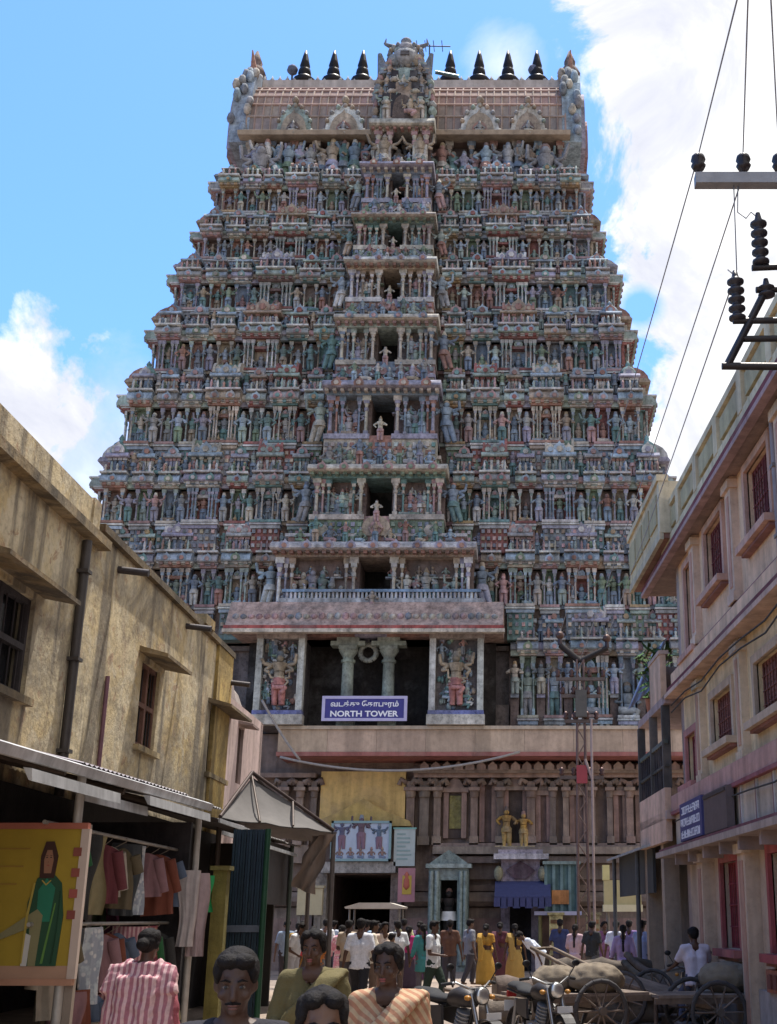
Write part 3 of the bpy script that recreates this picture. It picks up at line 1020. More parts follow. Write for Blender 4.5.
# ------------------------------------------------------------------ TOWER: porch, ledge and granite base
YP = 43.0
HWB = TIERS[0][2] + .6
XL, XR = CX - HWB, CX + HWB
zl0, zl1 = zrow(756, 44.0), zrow(726, 44.0)
STONE = (.36, .26, .2)
GR = (.27, .2, .165)
x = lambda px, py, Y: atY(px, py, Y).x
# ledge: a plain sandstone coloured band right across
lg = MB()
xl_, xr_ = x(278, 740, 44.0), XR
n = 9
for q in range(n):
    a, b = xl_ + (xr_ - xl_) * q / n, xl_ + (xr_ - xl_) * (q + 1) / n
    c = J((.5, .37, .27), .08)
    lg.box(a + .004, b - .004, 44.0, YB + .2, zl0 + .14, zl1 - .12, c)
lg.box(xl_ - .06, xr_ + .06, 43.92, YB + .2, zl1 - .12, zl1, (.52, .42, .32))
lg.box(xl_ - .03, xr_ + .03, 43.95, YB + .2, zl0, zl0 + .14, (.36, .14, .12))
ledge = lg.build('ledge', M['plaster'], tower)
# granite body, split round the entrance passage
ex0, ex1 = x(326, 900, 45.4), x(390, 900, 45.4)
ez = zrow(874, 45.4)
gb = MB()
BK = 2 * YMID - YB
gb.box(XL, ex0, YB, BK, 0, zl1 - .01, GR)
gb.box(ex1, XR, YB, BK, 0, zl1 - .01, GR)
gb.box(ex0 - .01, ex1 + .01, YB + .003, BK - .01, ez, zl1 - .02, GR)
gb.box(ex0 - .02, ex1 + .02, YB + 9, YB + 9.2, -.1, ez + .05, (.03, .027, .025))  # near-black end wall added so the passage stays dark


def gmould(z, h, out, col, a=None, b=None):
    a = ex1 + .3 if a is None else a
    b = XR + out if b is None else b
    gb.box(a, b, YB - out, YB + .3, z, z + h, col)


# plinth mouldings left and right of the entrance
for (a, b) in ((ex1 + .5, XR), (XL, ex0 - .5)):
    gmould(0, .55, .62, J(GR), a, b)
    gmould(.55, .25, .5, J(GR), a, b)
    gmould(.8, .9, .36, J((.3, .2, .17)), a, b)
    for k in range(5):
        t0, t1 = math.pi * k / 5, math.pi * (k + 1) / 5
    gb.extr([(0, 0), (.5, .05), (.66, .2), (.66, .34), (.5, .5), (0, .55)], a, b, lambda p, q, t: (t, YB - p, 2.05 + q), J(GR))
    gmould(1.7, .35, .3, J(GR), a, b)
    gmould(2.6, .2, .34, J((.22, .16, .13)), a, b)
zs0, zs1 = zrow(863, 45.6), zrow(845, 45.6)
a, b = x(433, 850, 45.6), XR
for (za, zb_, out, c) in ((zs0, zs0 + .22, .5, GR), (zs0 + .3, zs0 + .55, .62, (.33, .26, .21)), (zs1 - .12, zs1 + .06, .5, (.3, .23, .19)), (3.0, zs0, .2, GR)):
    gmould(za, zb_ - za, out, J(c), a, b)
zc0, zc1 = zrow(797, 45.6), zrow(764, 45.6)
# pilasters with bracket capitals and slim niches between
pils = [(283, 6, 0), (299, 6, 1), (313, 5, 0), (410, 7, 1), (424, 8, 0), (437, 6, 1), (474, 6, 1), (500, 6, 0), (531, 7, 1), (553, 5, 0), (566, 5, 1), (592, 6, 1), (610, 5, 0), (630, 6, 1), (655, 7, 1), (690, 7, 1)]
for px, w_, m_ in pils:
    cx_ = x(px, 800, 45.5)
    hw_ = w_ * 44.5 / F / 2 * 1.15
    c = J((.31, .225, .18) if m_ else (.27, .215, .175), .12)
    zt_ = zc1 - .3
    gb.box(cx_ - hw_ * 1.3, cx_ + hw_ * 1.3, YB - .5, YB + .2, zs1, zs1 + .3, J(c))
    gb.box(cx_ - hw_, cx_ + hw_, YB - .34, YB + .2, zs1 + .3, zc0, c)
    gb.tube((cx_, YB - .3, zc0), (cx_, YB - .3, zc0 + .22), hw_ * 1.2, hw_ * 1.4, 10, J(c))
    gb.box(cx_ - hw_ * 1.6, cx_ + hw_ * 1.6, YB - .56, YB + .2, zc0 + .22, zc0 + .34, J((.4, .3, .24)))
    gb.box(cx_ - hw_ * 1.0, cx_ + hw_ * 1.0, YB - .45, YB + .2, zc0 + .34, zc0 + .55, c)
    for e in (-1, 1):       # curling brackets
        gb.path([(cx_ + e * hw_, YB - .4, zc0 + .5), (cx_ + e * hw_ * 2.4, YB - .4, zc0 + .62), (cx_ + e * hw_ * 2.9, YB - .4, zc0 + .42)], .1, 5, J(c))
gb.box(ex1 + .7, XR, YB - .5, YB + .2, zc0 + .68, zc0 + .84, J((.38, .27, .21)))
gb.box(XL, ex0 - .6, YB - .5, YB + .2, zc0 + .68, zc0 + .84, J((.34, .25, .2)))
gb.box(XL, ex0 - .6, YB - .4, YB + .2, zs0, zs1, J((.3, .22, .18)))
gb.extr([(0, 0), (.75, -.05), (.85, .08), (.6, .3), (0, .42)], ex1 + .7, XR + .3, lambda p, q, t: (t, YB - p, zc0 + .86 + q), J((.33, .25, .2)))
for q in range(26):
    cx_ = ex1 + 1.1 + (XR - ex1 - 1.4) * q / 25
    gb.extr([(-.16, 0), (.16, 0), (.16, .16), (0, .3), (-.16, .16)], YB - .9, YB - .7, lambda p, q_, t: (cx_ + p, t, zc0 + .9 + q_), J((.38, .28, .23)))
for (p0, p1, ya, yb_, col) in ((446, 464, 792, 838, (.1, .075, .065)), (482, 494, 770, 842, (.14, .1, .09)), (506, 525, 790, 842, (.09, .07, .06)), (538, 549, 795, 842, (.25, .165, .14)), (572, 586, 795, 842, (.25, .17, .145)), (616, 625, 795, 842, (.24, .16, .14)), (638, 650, 795, 842, (.25, .14, .13))):
    # framed niche panels
    xa, xb = x(p0, 800, 45.7), x(p1, 800, 45.7)
    za, zb_ = zrow(yb_, 45.7), zrow(ya, 45.7)
    gb.box(xa, xb, YB - .06, YB + .2, za, zb_, col)
    for e in (xa, xb):
        gb.box(e - .09, e + .09, YB - .2, YB + .2, za, zb_, J((.36, .24, .2)))
    gb.box(xa - .15, xb + .15, YB - .28, YB + .2, zb_, zb_ + .16, J((.38, .28, .23)))
    gb.extr([(-.5 * (xb - xa), 0), (.5 * (xb - xa), 0), (.3 * (xb - xa), .22), (0, .42), (-.3 * (xb - xa), .22)], YB - .26, YB - .1, lambda p, q, t: ((xa + xb) / 2 + p, t, zb_ + .16 + q), J((.33, .24, .2)))
granite = gb.build('granite_base', M['granite'], tower)
# gilded figures in the niche, green panel
m = MB(Matrix(((1, 0, 0, x(515, 820, 45.6)), (0, -1, 0, 45.75), (0, 0, 1, 0), (0, 0, 0, 1))))
zn = zrow(846, 45.4)
figure(m, -.3, .2, zn, 1.35, (.5, .3, .08), (.55, .36, .12), 2, False, 8)
figure(m, .3, .2, zn, 1.2, (.5, .3, .08), (.6, .4, .15), 2, False, 8)
m.box(-.7, .7, 0, .35, zn - .12, zn + .003, (.6, .48, .25))
m.build('statue', M['stucco'], granite)
m = MB()
xa, xb = x(449, 810, 45.6), x(461, 810, 45.6)
m.box(xa, xb, YB - .12, YB, zrow(828, 45.6), zrow(795, 45.6), (.3, .27, .1))
m.build('painted_panel', M['stucco'], granite)
# ---- ochre panel over the entrance with its pointed hood
pn = MB()
pn.box(x(320, 790, 45.5), x(405, 790, 45.5), YB - .35, YB + .1, zrow(822, 45.5), zrow(771, 45.5), (.72, .5, .19))
xa, xb = x(318, 815, 45.3), x(402, 815, 45.3)
c_ = (xa + xb) / 2
zz = zrow(826, 45.3)
pn.extr([(-2.0, 0), (2.0, 0), (1.9, .18), (.8, .55), (0, .95), (-.8, .55), (-1.9, .18)], YB - .7, YB - .35, lambda p, q, t: (x(363, 815, 45.3) + p * .86, t, zz + q), (.52, .37, .13))
pn.build('painted_panel', M['plaster'], granite)
li = MB()
li.box(x(322, 868, 45.2), x(396, 868, 45.2), YB - 1.0, YB + .1, zrow(873, 45.2), zrow(862, 45.2), (.4, .37, .34))
li.box(x(316, 868, 45.4), ex0, YB - .55, YB + .1, 0, zrow(873, 45.2), (.36, .3, .24))
li.box(ex1, x(402, 868, 45.4), YB - .55, YB + .1, 0, zrow(873, 45.2), (.34, .26, .22))
li.build('door_frame', M['stucco'], granite)

# ---- porch over the ledge
pch = MB()
px0, px1 = x(224, 628, YP), x(503, 628, YP)
z0r, z1r = zrow(628, YP), zrow(602, 43.85)
prof = [(YB, z0r + .1), (YP + .3, z0r - .02), (YP, z0r - .12), (YP - .02, z0r + .06), (YP + .25, z0r + .32), (YP + .5, z0r + (z1r - z0r) * .62), (43.85, z1r), (YB, z1r)]
pch.extr(prof, px0, px1, lambda p, q, t: (t, p, q), (.46, .33, .28))
pch.box(px0 - .06, px1 + .06, YP - .06, YP + .22, z0r - .15, z0r - .02, (.62, .55, .46))
pch.box(px0 - .03, px1 + .03, YP - .035, YP + .2, z0r - .015, z0r + .1, (.4, .1, .09))
for q in range(34):               # worn relief creatures along the slope
    t = px0 + .3 + (px1 - px0 - .6) * q / 33
    zz = z0r + (z1r - z0r) * .42
    yy = YP + .36
    pch.ball((t, yy, zz), (.13, .12, rnd.uniform(.1, .2)), 6, 4, J(P[rnd.choice(['cream', 'grey', 'pink', 'slate'])]))
    pch.tube((t, yy, zz), (t + rnd.uniform(-.2, .2), yy - .02, zz - .22), .07, .04, 5, J(P[rnd.choice(['tan', 'grey', 'pink'])]))
xa, xb = x(285, 592, 44.0), x(478, 592, 44.0)
pch.box(xa - .2, xb + .2, 43.9, YB + .1, z1r, z1r + .16, (.4, .42, .45))
nb = 46
for q in range(nb):               # row of little white balusters
    t = xa + (xb - xa) * (q + .5) / nb
    pch.tube((t, 44.0, z1r + .16), (t, 44.0, z1r + .4), .06, .045, 6, J((.55, .56, .6), .15))
pch.box(xa - .1, xb + .1, 43.92, 44.1, z1r + .4, z1r + .5, (.22, .33, .48))
# near-black back sheet; the shade inside the porch is put into its colour
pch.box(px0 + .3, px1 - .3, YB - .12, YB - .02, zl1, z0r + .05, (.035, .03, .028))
porch = pch.build('porch_roof', M['stucco'], tower)
blk = MB()
for pa, pb in ((258, 300), (432, 480)):
    xa, xb = x(pa, 680, 43.9), x(pb, 680, 43.9)
    za, zb_ = zl1 + .02, z0r + .05
    r_ = MB()
    r_.box(xa, xb, 44.1, YB - .15, za, zb_, (.16, .14, .14))
    for e in (xa, xb):
        r_.box(e - .1, e + .12, 43.78, 44.15, za + .5, zb_, J((.55, .55, .53)))
    r_.box(xa - .12, xb + .14, 43.76, 44.14, za + .35, za + .5, (.18, .2, .42))
    r_.box(xa - .16, xb + .18, 43.7, 44.15, za, za + .35, (.55, .52, .46))
    r_.box(xa - .12, xb + .14, 43.76, 44.14, zb_ - .25, zb_ - .003, (.4, .35, .32))
    r_.M = Matrix(((1, 0, 0, (xa + xb) / 2), (0, -1, 0, 44.1), (0, 0, 1, 0), (0, 0, 0, 1)))
    figure(r_, 0, .2, za + .7, 1.9, (.42, .35, .26), (.45, .2, .18), 4, False, 8)
    figure(r_, .05, .25, za + 1.2, 1.1, (.5, .42, .32), (.5, .25, .24), 4, True, 7)
    for q in range(60):
        r_.ball((rnd.uniform(-.62, .62), .02, za + .6 + rnd.uniform(0, 2.5)), (rnd.uniform(.06, .14), .12, rnd.uniform(.06, .16)), 6, 4, J(P[rnd.choice(SKINS)]))
    for q in range(18):
        figure(r_, rnd.uniform(-.55, .5), .1, za + .55 + rnd.uniform(0, 2.1), rnd.uniform(.45, .75), J(P[rnd.choice(SKINS)]), J(P[rnd.choice(SKINS)]), 2, rnd.random() < .5, 6)
    r_.build('relief_panel', M['stucco'], porch)
for px in (347, 388):
    c_ = x(px, 680, 44.4)
    pl = MB()
    za, zb_ = zl1 - .02, z0r
    col = (.33, .38, .33)
    pl.box(c_ - .3, c_ + .3, 44.2, 44.8, za, za + .5, col)
    pl.tube((c_, 44.5, za + .5), (c_, 44.5, zb_ - .75), .23, .2, 12, col)
    pl.tube((c_, 44.5, zb_ - .95), (c_, 44.5, zb_ - .85), .26, .26, 12, J(col))
    pl.tube((c_, 44.5, zb_ - .75), (c_, 44.5, zb_ - .5), .2, .36, 12, col)
    pl.box(c_ - .32, c_ + .32, 44.15, 44.8, zb_ - .5, zb_ - .36, J(col))
    pl.box(c_ - .62, c_ + .62, 44.2, 44.75, zb_ - .36, zb_ - .2, col)
    pl.box(c_ - .4, c_ + .4, 44.18, 44.78, zb_ - .2, zb_ + .02, J(col))
    pl.build('pillar', M['stucco'], porch)
md = MB()
c_ = x(368, 652, 44.5)
zz = zrow(652, 44.5)
for q in range(12):
    t = 2 * math.pi * q / 12
    t2 = 2 * math.pi * (q + 1) / 12
    md.tube((c_ + math.cos(t) * .3, 44.6, zz + math.sin(t) * .3), (c_ + math.cos(t2) * .3, 44.6, zz + math.sin(t2) * .3), .1, .1, 6, (.34, .36, .32))
md.tube((c_, 44.6, zz + .35), (c_, 44.6, z0r + .05), .04, .04, 6, (.2, .2, .2))
md.build('medallion', M['stucco'], porch)

# ---- blue name board on the ledge
def text_mesh(mb, s, cx_, y, z, h, w, col, dep=.012, bold=.0, fn=None):
    cu = bpy.data.curves.new('t', 'FONT')
    cu.body = s
    cu.size = 1
    cu.align_x = 'CENTER'
    cu.offset = bold
    cu.resolution_u = 3
    o = bpy.data.objects.new('t', cu)
    COL.objects.link(o)
    dg = bpy.context.evaluated_depsgraph_get(); dg.update()
    me = bpy.data.meshes.new_from_object(o.evaluated_get(dg), depsgraph=dg)
    xs = [v.co.x for v in me.vertices]; ys = [v.co.y for v in me.vertices]
    x0, x1, y0, y1 = min(xs), max(xs), min(ys), max(ys)
    f = fn or (lambda u, v: (cx_ + u, y, z + v))
    vs = [f((v.co.x - (x0 + x1) / 2) * w / (x1 - x0), (v.co.y - y0) * h / (y1 - y0)) for v in me.vertices]
    mb.add(vs, [tuple(p.vertices) for p in me.polygons], col)
    bpy.data.objects.remove(o)
    bpy.data.meshes.remove(me)
    bpy.data.curves.remove(cu)


SY = 43.75
xa, xb = x(322, 708, SY), x(407, 708, SY)
za, zb_ = zrow(721, SY), zrow(696, SY)
bd = MB()
bd.box(xa, xb, SY, SY + .08, za, zb_, (.05, .045, .22))
for (a, b, c, d) in ((xa, xb, za, za + .1), (xa, xb, zb_ - .1, zb_), (xa, xa + .1, za + .1, zb_ - .1), (xb - .1, xb, za + .1, zb_ - .1)):
    bd.box(a - .004, b + .004, SY - .02, SY + .084, c, d, (.45, .42, .62))
sgn = bd.build('name_board', M['sign'], None)
tag(sgn, 'blue board with white Tamil and English words standing on the ledge between the green pillars', 'sign')
tx = MB()
hh = zb_ - za
text_mesh(tx, 'வடக்கு ேகாபுரம்', (xa + xb) / 2, SY - .012, za + hh * .52, hh * .3, (xb - xa) * .8, (.8, .8, .85), bold=.02)
tx.build('lettering', M['sign'], sgn)
tx = MB()
text_mesh(tx, 'NORTH TOWER', (xa + xb) / 2, SY - .012, za + hh * .17, hh * .24, (xb - xa) * .8, (.8, .8, .85), bold=.03)
tx.build('lettering', M['sign'], sgn)

# ---- things in front of the granite base
pic = MB()
PY = 44.9
xa, xb, za, zb_ = x(331, 840, PY), x(391, 840, PY), zrow(861, PY), zrow(821, PY)
pic.box(xa, xb, PY, PY + .1, za, zb_, (.4, .46, .56))
for (a, b, c, d) in ((xa, xb, za, za + .07), (xa, xb, zb_ - .07, zb_), (xa, xa + .07, za, zb_), (xb - .07, xb, za, zb_)):
    pic.box(a - .005, b + .005, PY - .04, PY + .11, c - .005, d + .005, (.22, .34, .36))
po = pic.build('picture_board', M['sign'])
tag(po, 'pale blue framed picture of dark seated figures above the dark gateway', 'picture board')
pf = MB(Matrix(((1, 0, 0, 0), (0, -.12, 0, PY - .002), (0, 0, 1, 0), (0, 0, 0, 1))))
for u, h_, s_ in ((.18, .95, (.1, .1, .16)), (.5, 1.15, (.12, .08, .1)), (.8, .85, (.1, .14, .2))):
    figure(pf, xa + (xb - xa) * u, .1, za + .4, h_, s_, (.2, .12, .16), 4, False, 7)
for u in (.15, .33, .5, .68, .86):
    figure(pf, xa + (xb - xa) * u, .12, za + .1, .5, (.25, .16, .14), (.16, .2, .3), 2, True, 6)
pf.build('painted_figures', M['sign'], po)
pl = MB()
xa, xb, za, zb_ = x(394, 845, 45.0), x(415, 845, 45.0), zrow(866, 45.0), zrow(829, 45.0)
pl.box(xa, xb, 45.0, 45.06, za, zb_, (.4, .45, .44))
for q in range(7):
    pl.box(xa + .1, xb - .1 - rnd.random() * .25, 44.99, 45.0, zb_ - .2 - q * .14, zb_ - .14 - q * .14, (.25, .34, .33))
pl.box(xa - .04, xb + .04, 44.97, 45.07, zb_, zb_ + .05, (.2, .4, .36))
tag(pl.build('notice_board', M['sign']), 'pale grey green notice board of small print to the right of the blue picture', 'notice board')
ps = MB()
xa, xb, za, zb_ = x(398, 882, 45.0), x(415, 882, 45.0), zrow(902, 45.0), zrow(868, 45.0)
ps.box(xa, xb, 45.0, 45.05, za, zb_, (.42, .2, .22))
ps.box(xa + .15, xb - .12, 44.985, 45.0, za + .25, zb_ - .25, (.5, .34, .06))
ps.lathe((xa + xb) / 2, 44.985, [(.02, za + .4), (.12, za + .5), (.1, za + .75), (.05, za + .8), (.09, za + .9), (.02, za + 1.0)], 8, (.45, .12, .08), 1, .12)
tag(ps.build('poster', M['sign']), 'pink poster with a yellow middle beside the right jamb of the gateway', 'poster')
cb = MB()
xa, xb, za, zb_ = x(297, 902, 44.4), x(322, 902, 44.4), zrow(915, 44.4), zrow(888, 44.4)
cb.box(xa, xb, 44.4, 44.7, za, zb_, (.5, .42, .26))
cb.box(xa - .05, xb + .05, 44.36, 44.74, zb_, zb_ + .08, (.4, .34, .22))
for e in (xa + .08, xb - .08):
    cb.box(e - .05, e + .05, 44.45, 44.6, 0, za, (.2, .17, .14))
tag(cb.build('hoarding', M['sign']), 'small cream hoarding on posts to the left of the dark gateway', 'hoarding')

# green framed wayside shrine with a black idol
SH = empty('wayside_shrine', (x(448, 900, 44.6), 44.8, 0))
tag(SH, 'pale green arched shrine niche housing a black idol at the tower foot', 'shrine')
xa, xb = x(428, 900, 44.4), x(468, 900, 44.4)
zt = zrow(868, 44.4)
ia, ib = x(440, 900, 44.4), x(457, 900, 44.4)
izt = zrow(880, 44.4)
sb = MB()
gc = (.22, .27, .25)
sb.box(xa, ia, 44.4, 45.3, 0, zt, gc)
sb.box(ib, xb, 44.4, 45.3, 0, zt, J(gc))
sb.box(ia - .01, ib + .01, 44.41, 45.3, izt, zt - .01, gc)
sb.box(xa - .1, xb + .1, 44.3, 45.35, zt, zt + .14, (.34, .4, .37))
sb.extr([(xa, zt + .14), (xb, zt + .14), (xb - .4, zt + .42), ((xa + xb) / 2, zt + .6), (xa + .4, zt + .42)], 44.45, 45.3, lambda p, q, t: (p, t, q), gc)
sb.box(ia, ib, 45.2, 45.29, 0, izt, (.02, .02, .02))
for e in (xa + .1, ia - .12, ib + .12, xb - .1):
    sb.tube((e, 44.36, .2), (e, 44.36, zt - .1), .07, .07, 8, (.28, .34, .31))
sb.build('arch_frame', M['stucco'], SH)
idol = MB(Matrix(((1, 0, 0, (ia + ib) / 2), (0, -1, 0, 44.75), (0, 0, 1, 0), (0, 0, 0, 1))))
idol.box(-.3, .3, -.3, .3, 0, 1.1, (.05, .05, .05))
figure(idol, 0, 0, 1.1, 1.6, (.025, .025, .025), (.03, .03, .03), 4, False, 9)
io = idol.build('idol', M['granite'], None)
tag(io, 'black stone idol wearing a white cloth inside the green shrine niche', 'idol')
ic = MB(Matrix(((1, 0, 0, (ia + ib) / 2), (0, -1, 0, 44.75), (0, 0, 1, 0), (0, 0, 0, 1))))
ic.tube((0, 0, 1.62), (0, 0, 1.92), .3, .25, 10, (.7, .7, .68))
ic.build('cloth', M['cloth'], io)
# lavender shrine with blue awning
LV = empty('lavender_shrine', (x(520, 900, 44.2), 44.4, 0))
tag(LV, 'lavender roofed shrine with a blue awning in front of the granite base', 'shrine')
xa, xb = x(498, 880, 44.2), x(543, 880, 44.2)
zt, zm, za = zrow(856, 44.2), zrow(884, 44.2), zrow(900, 44.2)
lb = MB()
lc = (.33, .28, .34)
lb.box(xa + .1, xb - .1, 44.5, 45.3, zm - .2, zt - .1, lc)
lb.box(xa - .15, xb + .2, 44.2, 45.35, zt - .1, zt + .08, (.5, .47, .5))
lb.box(xa, xb, 44.3, 45.3, zt + .08, zt + .22, (.4, .35, .4))
lb.box(xa + .1, xa + .4, 44.5, 45.2, 0, zm - .2, (.2, .16, .18))
lb.box(xb - .4, xb - .1, 44.5, 45.2, 0, zm - .2, (.2, .16, .18))
lb.box(xa + .4, xb - .4, 45.1, 45.2, 0, zm - .2, (.02, .02, .025))
for e in (-1, 1):
    oq = MB()
    oq.ball(((xa + xb) / 2 + e * .75, 44.4, zm + .35), (.16, .2, .26), 8, 6, (.36, .33, .2))
    oq.build('ornament', M['stucco'], LV)
lb.extr([(-.5, 0), (-.2, -.28), (.2, -.28), (.5, 0), (.3, .14), (0, .3), (-.3, .14)], 44.4, 44.52, lambda p, q, t: ((xa + xb) / 2 + p, t, (zm + zt) / 2 + q), (.1, .06, .08))
lb.build('shrine_body', M['stucco'], LV)
aw = MB()
aw.extr([(43.4, za), (43.45, za - .02), (44.5, zm + .02), (44.5, zm + .1), (43.4, za + .1)], xa - .1, xb + .25, lambda p, q, t: (t, p, q), (.05, .055, .13))
for q in range(9):
    t = xa - .1 + (xb - xa + .35) * (q + .5) / 9
    aw.box(t - .12, t + .12, 43.385, 43.42, za - .22 - .05 * (q % 2), za + .05, J((.06, .065, .15)))
aw.build('awning', M['cloth'], LV)
# teal cabinet stall with lilac shelf
TB = empty('teal_kiosk', (x(563, 900, 44.0), 44.3, 0))
tag(TB, 'teal wooden kiosk with a lilac shelf between the lavender shrine and the lamp pole', 'kiosk')
xa, xb = x(546, 890, 44.0), x(578, 890, 44.0)
zt, zm, zs = zrow(864, 44.0), zrow(904, 44.0), zrow(912, 44.0)
kb = MB()
kb.box(xa, xb, 44.3, 45.2, zs, zt, (.1, .17, .17))
for q in range(5):
    t = xa + (xb - xa) * q / 4
    kb.box(t - .05, t + .05, 44.24, 44.34, zs, zt + .02, (.16, .24, .24))
kb.box(xa - .1, xb + .1, 44.15, 45.2, zt, zt + .1, (.25, .32, .3))
kb.box(xa + .2, xb - .3, 44.2, 44.3, zm, zm + .45, (.5, .22, .08))
kb.build('cabinet', M['wood'], TB)
ks = MB()
ks.box(xa - .4, xb + .1, 43.6, 45.2, zs - .1, zs + .02, (.4, .38, .5))
ks.build('shelf', M['sign'], TB)
for e in (xa - .2, xb - .05):
    q = MB()
    q.tube((e, 43.8, 0), (e, 43.8, zs - .1), .07, .07, 6, (.3, .25, .1))
    q.build('post', M['wood'], TB)
for px, cc in ((556, (.5, .42, .2)), (593, (.3, .25, .14))):
    q = MB()
    xx = x(px, 930, 43.4)
    zt = zrow(915, 43.4)
    q.box(xx - .22, xx + .22, 43.3, 43.7, 0, zt, cc)
    for r_ in range(6):
        q.box(xx - .18, xx + .18, 43.27, 43.31, .15 + r_ * zt / 6.5, .15 + r_ * zt / 6.5 + .12, J((.25, .13, .06), .3))
    q.box(xx - .28, xx + .28, 43.25, 43.75, zt, zt + .08, J(cc))
    tag(q.build('patterned_post', M['stucco']), ('yellow stone post with dark bands under the lilac shelf' if px == 556 else 'dull brown stone post with dark bands beside the lamp pole'), 'post')
# ------------------------------------------------------------------ LEFT AND RIGHT BUILDINGS
def shear(t):
    return Matrix(((1, t, 0, 0), (0, 1, 0, 0), (0, 0, 1, 0), (0, 0, 0, 1)))


def facade(mb, X, inw, Y0, Y1, z0, z1, holes, dp, col):
    """a wall in the plane X with real openings; inw = +1 when the building lies towards +x"""
    us = sorted(set([Y0, Y1] + [h[0] for h in holes] + [h[1] for h in holes]))
    zs = sorted(set([z0, z1] + [h[2] for h in holes] + [h[3] for h in holes]))
    for a, b in zip(us, us[1:]):
        for c, d in zip(zs, zs[1:]):
            um, zm = (a + b) / 2, (c + d) / 2
            if any(h[0] < um < h[1] and h[2] < zm < h[3] for h in holes):
                continue
            mb.add([(X, a, c), (X, b, c), (X, b, d), (X, a, d)], [(0, 1, 2, 3)], col)
    q = X + inw * dp
    for a, b, c, d in holes:
        mb.add([(X, a, c), (X, b, c), (q, b, c), (q, a, c)], [(0, 1, 2, 3)], col)
        mb.add([(X, a, d), (X, b, d), (q, b, d), (q, a, d)], [(0, 1, 2, 3)], col)
        mb.add([(X, a, c), (X, a, d), (q, a, d), (q, a, c)], [(0, 1, 2, 3)], col)
        mb.add([(X, b, c), (X, b, d), (q, b, d), (q, b, c)], [(0, 1, 2, 3)], col)
    mb.add([(q, Y0, z0), (q, Y1, z0), (q, Y1, z1), (q, Y0, z1)], [(0, 1, 2, 3)], (.05, .045, .04))  # near-black backing: interior darkness painted behind the openings


LX, LT = -6.2, -.0175
LS = shear(LT)
W1 = (1, 1, 1)


def LW(px, py):
    return wall(px, py, LX, LT)


LB = empty('plaster_house', (-6.6, 18, 0))
tag(LB, 'long two storey house of yellow stained peeling plaster along the left kerb', 'house')
lw = MB(LS)
wins = [(LW(-30, 600).y, LW(36, 600).y, 4.42, 5.72), (LW(139, 700).y, LW(158, 700).y, 4.5, 5.95), (LW(208, 740).y, LW(226, 740).y, 4.62, 5.95)]
Yj, Ye = 18.35, 28.3
facade(lw, LX, -1, 4, Yj, 0, 7.08, [wins[0]], .3, W1)
facade(lw, LX, -1, Yj, Ye, 0, 7.36, [wins[1], wins[2]], .3, W1)
lw.box(LX - 7, LX - .31, 4, Yj, 0, 7.0, W1)
lw.box(LX - 7, LX - .31, Yj + .01, Ye, 0, 7.2, W1)
lw.box(LX - 7, LX, Ye - .3, Ye + .003, 0, 7.35, W1)
lw.box(LX - .3, LX - .005, 4, Yj, 7.2, 7.75, W1)
lw.box(LX - .3, LX + .02, Yj - .35, Yj - .02, 7.0, 7.78, W1)
house_wall = lw.build('wall', M['oldplaster'], LB)
lc = MB(LS)
lc.box(LX - .2, LX + .2, 4, Yj + .1, 7.06, 7.2, (.5, .46, .42))
lc.box(LX - .4, LX + .1, Yj + .02, Ye + .05, 7.36, 7.48, (.28, .25, .22))
lc.box(LX - .3, LX + .14, Ye - 3.2, Ye - 2.4, 7.46, 7.66, (.6, .55, .45))
lc.build('cornice', M['oldplaster'], house_wall)
yp = MB(LS)
yp.box(LX - .02, LX + .07, Ye - 1.5, Ye - .02, 3.2, 7.36, (1.0, .85, .45))
yp.build('pilaster', M['oldplaster'], house_wall)
for j, h in enumerate(wins):
    f = MB(LS)
    fc = (.2, .1, .07) if j else (.06, .05, .05)
    for (a, b, c, d) in ((h[0], h[0] + .08, h[2], h[3]), (h[1] - .08, h[1], h[2], h[3]), (h[0], h[1], h[2], h[2] + .08), (h[0], h[1], h[3] - .08, h[3])):
        f.box(LX - .16, LX - .06, a + .003, b - .003, c + .003, d - .003, fc)
    m_ = (h[0] + h[1]) / 2
    f.box(LX - .15, LX - .05, m_ - .05, m_ + .05, h[2] + .01, h[3] - .01, fc)
    f.box(LX - .145, LX - .055, h[0] + .02, h[1] - .02, (h[2] + h[3]) / 2 - .04, (h[2] + h[3]) / 2 + .04, fc)
    for k in range(7):
        t = h[0] + (h[1] - h[0]) * (k + .5) / 7
        f.tube((LX - .1, t, h[2]), (LX - .1, t, h[3]), .012, .012, 5, (.05, .04, .04))
    wo = f.build('window', M['wood'], LB)
    s_ = MB(LS)
    s_.extr([(0, 0), (.5, -.1), (.5, -.04), (0, .1)], h[0] - .25, h[1] + .3, lambda p, q, t: (LX + p, t, h[3] + .1 + q), (.4, .36, .32))
    s_.build('sunshade', M['oldplaster'], wo)
    s_ = MB(LS)
    s_.box(LX - .05, LX + .1, h[0] - .1, h[1] + .1, h[2] - .1, h[2] - .003, (.75, .7, .6))
    s_.build('sill', M['oldplaster'], wo)
    g_ = MB(LS)
    g_.box(LX - .24, LX - .22, h[0] + .01, h[1] - .01, h[2] + .01, h[3] - .01, (.02, .02, .022))
    g_.build('pane', M['glass'], wo)
